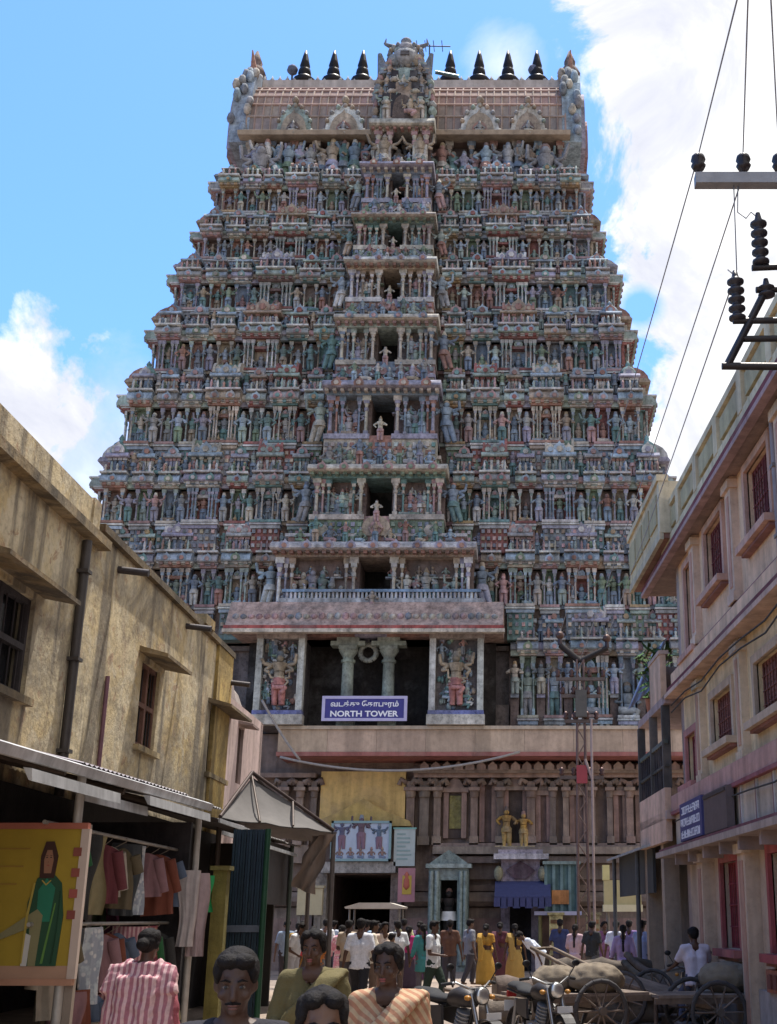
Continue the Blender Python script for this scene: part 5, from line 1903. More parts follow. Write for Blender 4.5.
def flat(poly, col, t):
    wm.extr(poly, BY - .012 - t, BY - .004, lambda p, q, tt: (cx_ + p * 1.18, tt, bz0 + q * 1.18), col)


flat([(-.14, .1), (.15, .1), (.17, .5), (.13, .76), (.03, .86), (-.08, .8), (-.14, .6)], (.02, .07, .035), .001)
flat([(-.05, .45), (.06, .45), (.08, .72), (0, .8), (-.06, .7)], (.02, .17, .1), .004)
flat([(-.08, .1), (-.02, .1), (.0, .5), (-.05, .55), (-.35, .35), (-.33, .31), (-.1, .4)], (.22, .2, .1), .006)
flat([(-.14, .1), (-.09, .1), (-.08, .34), (-.13, .36)], (.5, .48, .44), .007)
flat([(-.065, .8), (.06, .8), (.075, .98), (.03, 1.1), (-.04, 1.1), (-.07, .98)], (.05, .02, .015), .002)
flat([(-.03, .84), (.03, .84), (.04, .95), (.02, 1.03), (-.02, 1.03), (-.04, .95)], (.3, .15, .09), .006)
for k in range(4):
    flat([(.2 + .0 * k, .98 - .17 * k), (.27, .98 - .17 * k), (.27, 1.05 - .17 * k), (.2, 1.05 - .17 * k)], J((.3, .08, .06), .3), .004)
for k in range(3):
    wm.box(bx0 + .1, cx_ - .2 - .05 * k, BY - .008, BY - .003, bz1 - .2 - k * .17, bz1 - .185 - k * .17, (.3, .18, .03))
for e_ in (-1, 1):
    flat([(e_ * .017 - .008, .965), (e_ * .017 + .008, .965), (e_ * .017 + .005, .973), (e_ * .017 - .005, .973)], (.02, .015, .012), .008)
    flat([(e_ * .017 - .01, .983), (e_ * .017 + .01, .983), (e_ * .017 + .008, .987), (e_ * .017 - .008, .987)], (.03, .02, .015), .008)
flat([(-.012, .9), (.012, .9), (.006, .908), (-.006, .908)], (.3, .06, .05), .008)
flat([(-.003, .94), (.004, .925), (-.006, .925)], (.22, .1, .06), .008)
flat([(-.13, .12), (-.12, .5), (-.09, .76), (-.105, .76), (-.14, .5), (-.142, .12)], (.4, .3, .06), .008)
flat([(.02, .12), (.06, .4), (.09, .6), (.1, .6), (.075, .4), (.04, .12)], (.1, .22, .05), .0075)
flat([(.1, .12), (.12, .4), (.12, .7), (.13, .7), (.13, .4), (.115, .12)], (.01, .045, .02), .0075)
flat([(-.04, .78), (0, .74), (.04, .78), (.035, .785), (0, .752), (-.035, .785)], (.45, .32, .06), .009)
wm.build('poster_art', M['sign'], bo)
q = MB(LS)
q.box(-6.0, -4.0, 11.4, 12.7, 0, .62, (.2, .2, .21))
q.box(-6.02, -3.95, 11.35, 12.75, .62, .68, (.27, .27, .28))
tag(q.build('counter_slab', M['granite']), 'low grey counter slab in front of the yellow billboard', 'counter')

# far dark shed, its tent of tarpaulin
fs_ = empty('dark_shed', (-5.2, 23, 0))
tag(fs_, 'dark low shed with thin bright roof edges under the tent', 'shed')
q = MB(LS)
for k in range(4):
    a = 19.2 + k * 2.0
    corrugated(q, V((LX + .05, a, 3.5)), V((LX + .05, a + 2.03, 3.5)), V((-4.2, a + 2.03, 3.12)), V((-4.2, a, 3.1)), 12, .012, .006, J((.2, .18, .18), .2))
q.build('roof', M['zinc'], fs_)
for (a, b, z) in ((19.2, 21.4, 3.06), (19.5, 26.8, 2.9)):
    q = MB(LS)
    q.box(-4.22, -4.19, a, b, z, z + .06, (.55, .56, .56))
    q.build('edge_strip', M['zinc'], fs_)
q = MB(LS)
q.box(LX + .03, LX + .1, 18.5, 28, 0, 3.4, (.03, .028, .03))  # near-black cloth sheets carry the shed's shade in their colour
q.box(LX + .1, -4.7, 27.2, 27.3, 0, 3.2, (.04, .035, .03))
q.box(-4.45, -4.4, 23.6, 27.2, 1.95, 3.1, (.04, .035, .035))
q.build('shade_toned_curtain', M['tarp'], fs_)
for t in (21.2, 24.0, 27.0):
    q = MB(LS)
    q.tube((-4.35, t, 0), (-4.35, t, 3.15), .045, .045, 8, (.1, .12, .1))
    q.build('post', M['metal'], fs_)
A = atY(252, 778, 26.2)
base = [atY(220, 818, 24.0), atY(334, 832, 26.8), Vector((-4.9, 29.8, 3.4)), Vector((-6.4, 29.5, 3.5))]
tn = MB()
for i in range(4):
    a, b = base[i], base[(i + 1) % 4]
    n = 8
    for off in (0, -.015):
        vs, fs = [], []
        for r_ in range(n + 1):
            for c_ in range(n + 1):
                e = a.lerp(b, c_ / n)
                p = A.lerp(e, r_ / n)
                sag = .2 * math.sin(math.pi * r_ / n) * math.sin(math.pi * c_ / n)
                vs.append(p - Vector((0, 0, sag - off - .02 * math.sin(c_ * 2.1 + r_))))
        for r_ in range(n):
            for c_ in range(n):
                k = r_ * (n + 1) + c_
                fs.append((k, k + 1, k + n + 2, k + n + 1))
        tn.add(vs, fs, (.115, .105, .1), True)
to = tn.build('tarpaulin_tent', M['tarp'], None, loc=(A.x, A.y, 0))
tag(to, 'grey brown tarpaulin stretched to a peak over poles above the dark shed', 'tent canopy')
for i in range(4):
    q = MB()
    q.tube(A + Vector((0, 0, .12)), base[i] + Vector((0, 0, .03)), .035, .035, 6, (.06, .04, .035))
    q.build('pole', M['metal'], to)
for (a, b) in ((base[0].lerp(base[1], .33), A), (base[0].lerp(base[1], .62), A.lerp(base[1], .5))):
    q = MB()
    q.tube(a + Vector((0, -.05, .02)), b + Vector((0, -.05, .06)), .025, .025, 6, (.08, .06, .05))
    q.build('pole', M['metal'], to)
for b in base:
    q = MB()
    q.tube((b.x, b.y, 0), b, .05, .05, 8, (.12, .1, .09))
    q.build('post', M['metal'], to)
q = MB()
a = atY(333, 834, 26.7)
b = atY(312, 836, 26.7)
nu, nv = 8, 12
for off in (0, .02):
    q.add([(b.lerp(a, u / nu) + Vector((-.35 * v / nv + .04 * math.sin(v + u), off + .08 * math.sin(u * 1.7 + v * .5), -1.0 * v / nv - (.2 * u / nu * v / nv)))) for v in range(nv + 1) for u in range(nu + 1)],
          [(v * (nu + 1) + u, v * (nu + 1) + u + 1, (v + 1) * (nu + 1) + u + 1, (v + 1) * (nu + 1) + u) for v in range(nv) for u in range(nu)], (.2, .15, .12), True)
tag(q.build('hanging_cloth', M['tarp']), 'brown sacking hung from the front corner of the tent', 'cloth')

# ------------------------------------------------------------------ pole with forked arms in front of the tower
LPY = 38.0
lx = atY(582, 800, LPY).x
ztop = zrow(660, LPY)
LP = empty('forked_pole', (lx, LPY, 0))
tag(LP, 'tall brown pole with two forked arms in front of the tower', 'power pole')
q = MB()
for e in (-1, 1):
    for f_ in (-1, 1):
        q.tube((lx + e * .17, LPY + f_ * .17, 0), (lx + e * .1, LPY + f_ * .1, ztop), .04, .035, 6, (.16, .1, .085))
n = 22
for k in range(n):
    z0, z1 = ztop * k / n, ztop * (k + 1) / n
    w0 = .17 - .07 * k / n
    e = 1 if k % 2 else -1
    q.tube((lx - e * w0, LPY - w0, z0), (lx + e * w0, LPY - w0, z1), .02, .02, 5, (.18, .12, .1))
    q.tube((lx - w0, LPY - e * w0, z0), (lx - w0, LPY + e * w0, z1), .02, .02, 5, (.18, .12, .1))
q.build('mast', M['metal'], LP)
tips = []
for px, py in ((560, 645), (607, 648)):
    q = MB()
    t = atY(px, py, LPY)
    q.tube((lx, LPY, ztop - .05), t, .11, .09, 6, (.03, .025, .025))
    q.tube(t, t + Vector((0, 0, .25)), .08, .06, 8, (.06, .04, .04))
    q.ball(t + Vector((0, 0, .3)), .13, 8, 6, (.1, .06, .05))
    q.build('arm', M['darkmetal'], LP)
    tips.append(t + Vector((0, 0, .35)))
tips.append(Vector((lx, LPY, ztop)))
for zz, w_ in ((zrow(680, LPY), .75), (zrow(697, LPY), .6), (zrow(722, LPY), .5), (zrow(778, LPY), .65)):
    q = MB()
    q.box(lx - w_, lx + w_, LPY - .2, LPY - .1, zz - .05, zz + .05, (.12, .09, .08))
    for e in (-1, -.4, .4, 1):
        q.lathe(lx + e * w_ * .92, LPY - .15, [(.04, zz + .05), (.09, zz + .1), (.05, zz + .16), (.09, zz + .22), (.03, zz + .3)], 8, (.09, .05, .045))
    q.build('crossarm', M['darkmetal'], LP)
q = MB()
q.box(lx - .17, lx + .17, LPY - .42, LPY - .2, zrow(722, LPY) + .1, zrow(692, LPY), (.1, .09, .08))
q.build('switch_box', M['metal'], LP)
q = MB()
q.tube((lx + .3, LPY - .25, 0), (lx + .3, LPY - .25, zrow(720, LPY)), .04, .04, 6, (.34, .26, .24))
q.tube((lx + .3, LPY - .25, zrow(780, LPY)), (lx + .1, LPY - .25, zrow(760, LPY)), .04, .04, 6, (.34, .26, .24))
q.build('conduit', M['metal'], LP)
q = MB()
q.box(lx - .16, lx + .16, LPY - .24, LPY - .18, zrow(784, LPY), zrow(766, LPY), (.3, .05, .06))
q.build('warning_plate', M['sign'], LP)

# ------------------------------------------------------------------ pole by the pink building, out at the right edge
UPY = 10.0
UX = 3.3
UP = empty('power_pole', (UX, UPY, 0))
tag(UP, 'grey pole at the right edge carrying a crossarm of black insulators and switchgear', 'power pole')
q = MB()
q.tube((UX, UPY, 0), (UX, UPY, 9.0), .16, .11, 12, (.3, .29, .28))
q.build('mast', M['granite'], UP)
ca = atY(695, 181, UPY)
q = MB()
q.box(ca.x, UX + 1.2, UPY - .06, UPY + .06, ca.z - .05, ca.z + .06, (.32, .32, .33))
q.build('crossarm', M['metal'], UP)
pins = []
for px in (698, 743, 779):
    t = atY(px, 158, UPY)
    q = MB()
    z = ca.z + .06
    q.lathe(t.x, UPY, [(.02, z), (.02, z + .05), (.05, z + .06), (.07, z + .1), (.05, z + .13), (.07, z + .16), (.06, z + .2), (.03, z + .23)], 12, (.025, .015, .015))
    q.build('insulator', M['paintgloss'], UP)
    pins.append(Vector((t.x, UPY, z + .2)))
stk = []
for px, y0, y1 in ((758, 218, 265), (735, 276, 321), (766, 284, 297)):
    t0, t1 = atY(px, y0, UPY - .1), atY(px, y1, UPY - .1)
    q = MB()
    n = 5 if y1 - y0 > 20 else 2
    prof = []
    for k in range(n):
        z = t1.z + (t0.z - t1.z) * k / n
        dz = (t0.z - t1.z) / n
        prof += [(.04, z), (.075, z + dz * .2), (.075, z + dz * .45), (.04, z + dz * .7)]
    prof += [(.03, t0.z), (.02, t0.z + .05)]
    q.lathe(t0.x, UPY - .1, prof, 12, (.035, .03, .035))
    q.build('insulator', M['paintgloss'], UP)
    stk.append((t0, t1))
for pa, pb, r_ in (((767, 288), (727, 366), .035), ((722, 366), (900, 368), .035), ((733, 321), (900, 319), .03), ((744, 339), (900, 337), .03), ((752, 268), (900, 262), .03), ((756, 290), (900, 286), .03)):
    a, b = atY(pa[0], pa[1], UPY - .1), atY(pb[0], pb[1], UPY - .1)
    if b.x > UX:
        b.x = UX
    q = MB()
    q.tube(a, b, r_, r_, 6, (.05, .045, .045))
    q.build('bracket', M['darkmetal'], UP)
cables = []


def cable(a, b, sag, r, lab, n=16):
    q = MB()
    pts = []
    for k in range(n + 1):
        t = k / n
        p = a.lerp(b, t)
        p.z -= sag * 4 * t * (1 - t)
        pts.append(p)
    q.path(pts, r, 5, (.3, .3, .33))
    tag(q.build('power_cable', M['rubber']), lab, 'cable', 'overhead power cables')


cable(pins[0], tips[0], .05, .007, 'thin cable from the outermost round insulator down to the left fork of the brown pole')
cable(pins[1] + Vector((-.06, 0, -.35)), tips[2], .1, .007, 'thin cable from the middle round insulator down to the top of the brown pole')
cable(stk[1][0], tips[1], .1, .007, 'thin cable from the lower stacked insulator down to the right fork of the brown pole')
for pin, pq, lab in ((pins[0], (737, 0), 'cable rising overhead from the outermost round insulator'), (pins[1], (748, 0), 'cable rising overhead from the middle round insulator'), (pins[2], (771, 0), 'cable rising overhead from the rightmost round insulator')):
    far = atY(pq[0], pq[1], 6.5)
    d = far - pin
    cable(pin, pin + d * 3, 0, .006, lab)
for a, b, lab in ((pins[1] + Vector((-.06, 0, -.25)), stk[0][0], 'looped jumper wire from the crossarm to the upper stacked insulator'), (pins[1] + Vector((-.1, 0, -.25)), stk[1][0], 'looped jumper wire from the crossarm to the lower stacked insulator')):
    q = MB()
    mid = Vector((a.x - .02, UPY, b.z + .12))
    q.path([a, a.lerp(mid, .6), mid, mid.lerp(b, .4) + Vector((0, 0, -.04)), b + Vector((-.06, 0, .06)), b], .006, 5, (.25, .25, .27))
    tag(q.build('power_cable', M['rubber']), lab, 'cable', 'overhead power cables')
# slack cables across the porch
for (p0, p1, s_, lab) in (((280, 757), (520, 752), .55, 'slack grey cable sagging below the ledge'), ((262, 700), (300, 760), .1, 'short cable hanging off the left end of the ledge')):
    a, b = atY(p0[0], p0[1], 43.6), atY(p1[0], p1[1], 43.6)
    q = MB()
    q.path([a.lerp(b, k / 12) - Vector((0, 0, s_ * 4 * (k / 12) * (1 - k / 12))) for k in range(13)], .045, 5, (.3, .27, .25))
    tag(q.build('slack_cable', M['rubber']), lab, 'cable')

# ------------------------------------------------------------------ timber, handcarts, umbrella cart
def log(a, b, r, seed, lab):
    rr = random.Random(seed)
    q = MB()
    n, m = 14, 12
    vs = []
    a, b = Vector(a), Vector(b)
    d = (b - a).normalized()
    s1 = d.cross(Vector((0, 0, 1))).normalized()
    s2 = s1.cross(d)
    bump_ = [[rr.uniform(.88, 1.12) for _ in range(m)] for _ in range(n + 1)]
    for i in range(n + 1):
        p = a.lerp(b, i / n) + s1 * .06 * math.sin(i * .9 + seed) + s2 * .03 * math.sin(i * 1.3 + seed)
        for k in range(m):
            t = 2 * math.pi * k / m
            vs.append(p + (s1 * math.cos(t) + s2 * math.sin(t)) * r * bump_[i][k] * (1 - .15 * i / n))
    q.add(vs, [(i * m + k, i * m + (k + 1) % m, (i + 1) * m + (k + 1) % m, (i + 1) * m + k) for i in range(n) for k in range(m)], J((.115, .088, .07), .25), True)
    q.add(vs[:m], [tuple(reversed(range(m)))], (.24, .18, .12))
    q.add(vs[-m:], [tuple(range(m))], (.24, .18, .12))
    tag(q.build('timber_log', M['wood']), lab, 'log', 'timber logs lying in the street')


log((-.6, 27.4, .28), (3.0, 28.2, .3), .28, 1, 'thickest timber log at the back of the heap')
log((.5, 25.4, .24), (3.0, 26.6, .28), .25, 2, 'timber log lying across the middle of the heap')
log((-.7, 22.6, .2), (2.2, 22.0, .22), .21, 3, 'timber log lying at the front of the heap nearest the motorcycles')
log((.6, 24.0, .22), (3.1, 23.2, .22), .21, 4, 'darker short timber log in front of the middle of the heap')
log((.6, 26.6, .72), (2.6, 26.9, .74), .2, 5, 'timber log resting on top of the heap')
log((2.1, 27.0, 1.0), (3.0, 22.4, .2), .07, 6, 'slender pole leaning off the heap towards the handcart')
log((1.9, 24.6, .9), (2.8, 21.2, .15), .06, 7, 'slender pole leaning beside the front log')
for k_, (a_, b_, lab_) in enumerate((((.3, 24.6, .55), (2.4, 25.2, .62), 'grey plank laid along the heap behind the motorcycles'), ((.9, 23.4, .5), (2.9, 24.2, .85), 'tilted plank propped on the heap'), ((-.2, 26.2, .1), (1.4, 23.6, .6), 'plank slanting down to the street at the left of the heap'))):
    q = MB()
    a_, b_ = Vector(a_), Vector(b_)
    d_ = (b_ - a_).normalized()
    s_ = d_.cross(Vector((0, 0, 1))).normalized() * .12
    u_ = Vector((0, 0, .02))
    q.add([a_ - s_ - u_, a_ + s_ - u_, b_ + s_ - u_, b_ - s_ - u_, a_ - s_ + u_, a_ + s_ + u_, b_ + s_ + u_, b_ - s_ + u_], [(0, 3, 2, 1), (4, 5, 6, 7), (0, 1, 5, 4), (1, 2, 6, 5), (2, 3, 7, 6), (3, 0, 4, 7)], (.2, .17, .14))
    tag(q.build('plank', M['wood']), lab_, 'plank')


def handcart(X, Y, rz, lab):
    c = empty('handcart', (X, Y, 0))
    tag(c, lab, 'handcart', 'wooden handcarts')
    o = Vector((X, Y, 0))

    def bld(mb, nm, mt):
        mb.v = [tuple(o + Vector(p)) for p in mb.v]
        return mb.build(nm, M[mt], c)
    q = MB()
    for k in range(8):
        q.box(-.95, .95, -.5 + k * .125, -.5 + k * .125 + .115, .62, .66, J((.24, .19, .15), .2))
    for e in (-.45, .45):
        q.box(-1.0, 1.0, e - .04, e + .04, .54, .62, (.18, .13, .1))
    bld(q, 'bed', 'wood')
    for e in (-.42, .42):
        q = MB()
        q.tube((.95, e, .58), (1.9, e * .8, .72), .035, .03, 8, (.26, .2, .15))
        bld(q, 'shaft', 'wood')
    q = MB()
    q.tube((1.85, -.36, .71), (1.85, .36, .71), .025, .025, 8, (.2, .15, .11))
    bld(q, 'handle', 'wood')
    for e in (-.6, .6):
        w_ = MB()
        n = 20
        for k in range(n):
            t0, t1 = 2 * math.pi * k / n, 2 * math.pi * (k + 1) / n
            w_.tube((-.1 + math.cos(t0) * .4, e, .43 + math.sin(t0) * .4), (-.1 + math.cos(t1) * .4, e, .43 + math.sin(t1) * .4), .035, .035, 6, (.06, .055, .055))
        wo = bld(w_, 'wheel', 'rubber')
        s_ = MB()
        for k in range(10):
            t0 = 2 * math.pi * k / 10
            s_.tube((-.1, e, .43), (-.1 + math.cos(t0) * .38, e, .43 + math.sin(t0) * .38), .016, .013, 5, (.2, .15, .12))
        s_.tube((-.1, e - .08, .43), (-.1, e + .08, .43), .06, .06, 10, (.15, .12, .1))
        s_.v = [tuple(o + Vector(p)) for p in s_.v]
        s_.build('spokes', M['wood'], wo)
    q = MB()
    q.tube((-.1, -.6, .43), (-.1, .6, .43), .025, .025, 8, (.1, .09, .09))
    q.box(-.16, -.04, -.42, .42, .46, .54, (.16, .12, .1))
    bld(q, 'axle', 'metal')
    q = MB()
    q.tube((-.85, 0, .54), (-.85, 0, .02), .03, .03, 6, (.16, .12, .1))
    bld(q, 'prop_leg', 'wood')
    c.rotation_euler = (0, 0, R(rz))
    return c


hc = handcart(2.75, 19.6, 12, 'flat wooden handcart standing beside the plinth of the pink building')
for x2, y2, rz2, rx2, lab2 in ((.75, 19.3, 205, 0, 'flat wooden handcart in the middle of the street behind the motorcycles'), (1.75, 22.4, 150, -14, 'tilted wooden handcart jammed against the front of the log heap')):
    c2 = copy_tree(hc)
    c2.location = (x2, y2, .03 if rx2 == 0 else .06)
    c2.rotation_euler = (0, R(rx2), R(rz2))
    c2['label'] = lab2
for k_, (sx, sy, sz, rr_) in enumerate(((1.05, 19.2, .66, .3), (.5, 19.45, .66, .27), (3.0, 19.7, .66, .3))):
    q = MB()
    q.ball((0, 0, 0), (rr_ * 1.4, rr_, rr_ * .75), 14, 9, (.22, .17, .12))
    o = remesh_obj(q, 'sack', M['cloth'], .03, None, (sx, sy, sz + rr_ * .68), 1, (.2, .16, .115), (.16, .09))
    tag(o, ['bulging brown sack on the middle handcart, right of the pair', 'smaller brown sack on the middle handcart, left of the pair', 'brown sack on the handcart beside the pink building'][k_], 'sack')
um = empty('vendor_cart', (atY(376, 930, 37.5).x, 37.5, 0))
tag(um, 'vendor cart with a pale flat canopy in front of the dark gateway', 'vendor cart')
c0 = WORLD[um]
q = MB()
zt = zrow(907, 37.5)
q.extr([(-.95, 0), (.95, 0), (.98, .05), (.5, .16), (-.5, .16), (-.98, .05)], c0.y - .7, c0.y + .7, lambda p, z, t: (c0.x + p * .85, t, zt - .05 + z), (.48, .44, .38))
q.build('canopy', M['tarp'], um)
for e in (-.7, .7):
    for f_ in (-.55, .55):
        q = MB()
        q.tube((c0.x + e, c0.y + f_, 0), (c0.x + e, c0.y + f_, zt), .03, .03, 6, (.2, .18, .16))
        q.build('post', M['metal'], um)
q = MB()
q.box(c0.x - .75, c0.x + .75, c0.y - .55, c0.y + .55, .45, .95, (.2, .15, .12))
q.box(c0.x - .8, c0.x + .8, c0.y - .6, c0.y + .6, .95, 1.0, (.3, .24, .2))
q.build('counter', M['wood'], um)
# ------------------------------------------------------------------ PEOPLE
def rot(v, piv, ax, ang):
    return Matrix.Rotation(ang, 3, ax) @ (v - piv) + piv


def skeleton(H, pose):
    """joints in metres, standing on z=0 and facing -y"""
    V = Vector
    j = dict(pelvis=V((0, 0, .525)), waist=V((0, .0, .6)), chest=V((0, .005, .715)), neck=V((0, .006, .825)), head=V((0, -.012, .925)))
    sw = pose.get('sw', .108)
    for s, e in (('L', 1), ('R', -1)):
        j['sh' + s] = V((e * sw, .006, .8))
        el, wr = pose.get('arm' + s, ((.05, .02, -.18), (.035, -.03, -.17)))
        j['el' + s] = j['sh' + s] + V((e * el[0], el[1], el[2]))
        j['wr' + s] = j['el' + s] + V((e * wr[0], wr[1], wr[2]))
        j['hip' + s] = V((e * .052, 0, .5))
        kn, an = pose.get('leg' + s, ((.005, -.01, -.225), (.0, .015, -.232)))
        j['kn' + s] = j['hip' + s] + V((e * kn[0], kn[1], kn[2]))
        j['an' + s] = j['kn' + s] + V((e * an[0], an[1], an[2]))
    b = pose.get('bend', 0)
    up = ['waist', 'chest', 'neck', 'head', 'shL', 'elL', 'wrL', 'shR', 'elR', 'wrR']
    if b:
        for k in up:
            j[k] = rot(j[k], j['pelvis'], 'X', R(b))
    if pose.get('nod') or pose.get('turn'):
        j['head'] = rot(j['head'], j['neck'], 'X', R(pose.get('nod', 0)))
    lift = pose.get('lift')
    if lift:
        for k in j:
            j[k] = j[k] + V((0, 0, lift))
    return {k: v * H for k, v in j.items()}


def upvec(j):
    return (j['neck'] - j['pelvis']).normalized()


def body_mesh(H, j, pose, fine):
    m = MB()
    up = upvec(j)
    fw = Vector((1, 0, 0)).cross(up) * -1          # front
    fw = up.cross(Vector((1, 0, 0)))
    fw = fw if fw.y < 0 or abs(fw.y) < 1e-6 and fw.z < 0 else -fw
    n = 10
    ex = Vector((1, 0, 0))
    for e in (-1, 1):
        m.tube(j['pelvis'] + ex * e * .04 * H, j['waist'] + ex * e * .035 * H, .066 * H, .058 * H, n)
        m.tube(j['waist'] + ex * e * .035 * H, j['chest'] + ex * e * .045 * H, .058 * H, .066 * H, n)
        m.tube(j['chest'] + ex * e * .045 * H, j['chest'].lerp(j['neck'], .65) + ex * e * .05 * H, .066 * H, .04 * H, n)
    for s in 'LR':
        m.ball(j['sh' + s], .036 * H, 10, 6)
        m.tube(j['neck'], j['sh' + s], .036 * H, .03 * H, n)
        m.tube(j['sh' + s], j['el' + s], .03 * H, .023 * H, n)
        m.ball(j['el' + s], .0235 * H, 8, 5)
        m.tube(j['el' + s], j['wr' + s], .023 * H, .014 * H, n)
        d = (j['wr' + s] - j['el' + s]).normalized()
        side = d.cross(fw).normalized() if d.cross(fw).length > .1 else ex
        pc = j['wr' + s] + d * .028 * H
        m.ball(j['wr' + s], .0145 * H, 8, 5)
        m.tube(j['wr' + s], pc + d * .018 * H, .0135 * H, .019 * H, 8)
        if fine:
            for q, L in ((-1.5, .034), (-.5, .041), (.5, .038), (1.5, .03)):
                r0 = pc + d * .016 * H + side * q * .0098 * H
                mid = r0 + d * L * .5 * H + fw * .004 * H
                m.tube(r0 - d * .01 * H, mid, .0056 * H, .0052 * H, 6)
                m.tube(mid, mid + d * L * .42 * H + fw * .012 * H, .0052 * H, .0042 * H, 6)
            e = 1 if s == 'L' else -1
            r0 = j['wr' + s] + d * .014 * H
            m.tube(r0, r0 + (d * .6 + fw * .8).normalized() * .034 * H, .0068 * H, .0055 * H, 6)
        else:
            for q in (-1, -.33, .33, 1):
                m.tube(pc, pc + d * .045 * H + side * q * .014 * H + fw * .01 * H, .007 * H, .005 * H, 5)
            m.tube(j['wr' + s] + d * .012 * H, pc + fw * .022 * H + d * .008 * H, .007 * H, .006 * H, 5)
        m.ball(j['hip' + s], .058 * H, 10, 6)
        m.tube(j['hip' + s], j['kn' + s], .056 * H, .035 * H, n)
        m.ball(j['kn' + s], .035 * H, 8, 5)
        m.tube(j['kn' + s], j['kn' + s].lerp(j['an' + s], .35), .034 * H, .035 * H, n)
        m.tube(j['kn' + s].lerp(j['an' + s], .35), j['an' + s], .035 * H, .02 * H, n)
        f = j['an' + s] + Vector((0, -.075 * H, 0))
        f.z = max(.016 * H, j['an' + s].z - .024 * H)
        m.tube(j['an' + s] + Vector((0, .02 * H, -.012 * H)), f, .02 * H, .016 * H, 8)
    hd = j['head']
    hu = (hd - j['neck']).normalized()
    m.tube(j['neck'] - hu * .03 * H, hd - hu * .02 * H, .033 * H, .03 * H, 12)
    hf = ex.cross(hu)
    hf = hf if hf.dot(fw) > 0 else -hf
    Mh = Matrix((ex, -hf, hu)).transposed()

    def hp(x, y, z):
        return hd + Mh @ Vector((x * H, y * H, z * H))

    def hball(c, r, nn=12, mm=8):
        q = MB()
        q.ball((0, 0, 0), tuple(v * H for v in r), nn, mm)
        c = hp(*c)
        m.add([c + Mh @ Vector(p) for p in q.v], q.f)
    hball((0, .012, .022), (.047, .056, .05))
    hball((0, -.004, -.008), (.041, .048, .05))
    hball((0, -.02, -.042), (.028, .03, .024))       # jaw
    hball((0, -.052, -.052), (.012, .009, .009))     # chin
    if fine:
        for e in (-1, 1):
            hball((e * .0465, .006, -.004), (.006, .012, .017), 8, 6)
            hball((e * .018, -.046, .016), (.016, .008, .006), 8, 6)     # brow
            hball((e * .026, -.037, -.016), (.014, .012, .012), 8, 6)    # cheek
        m.tube(hp(0, -.049, .008), hp(0, -.06, -.018), .005 * H, .0075 * H, 7)
        hball((0, -.0575, -.02), (.0105, .0085, .0065), 8, 6)
        hball((0, -.052, -.0355), (.014, .007, .0045), 8, 6)
        hball((0, -.0515, -.0425), (.012, .007, .0045), 8, 6)
    else:
        m.tube(hp(0, -.048, .006), hp(0, -.06, -.018), .006 * H, .009 * H, 6)
        for e in (-1, 1):
            hball((e * .0465, .006, -.004), (.007, .012, .017), 6, 4)
    return m, hp, Mh


SKINS_ = [(.1, .05, .03), (.08, .038, .024), (.13, .068, .042), (.06, .03, .02)]


def cape(m, pts, w, th, H, flat=False):
    """a flattened band of cloth following pts"""
    for a, b in zip(pts, pts[1:]):
        a, b = Vector(a) * H, Vector(b) * H
        d = (b - a)
        for q in (-1, -.6, -.2, .2, .6, 1):
            side = Vector((0, 0, 1)) if flat else Vector((1, 0, 0))
            m.tube(a + side * q * w * H, b + side * q * w * H, th * H, th * H, 6)


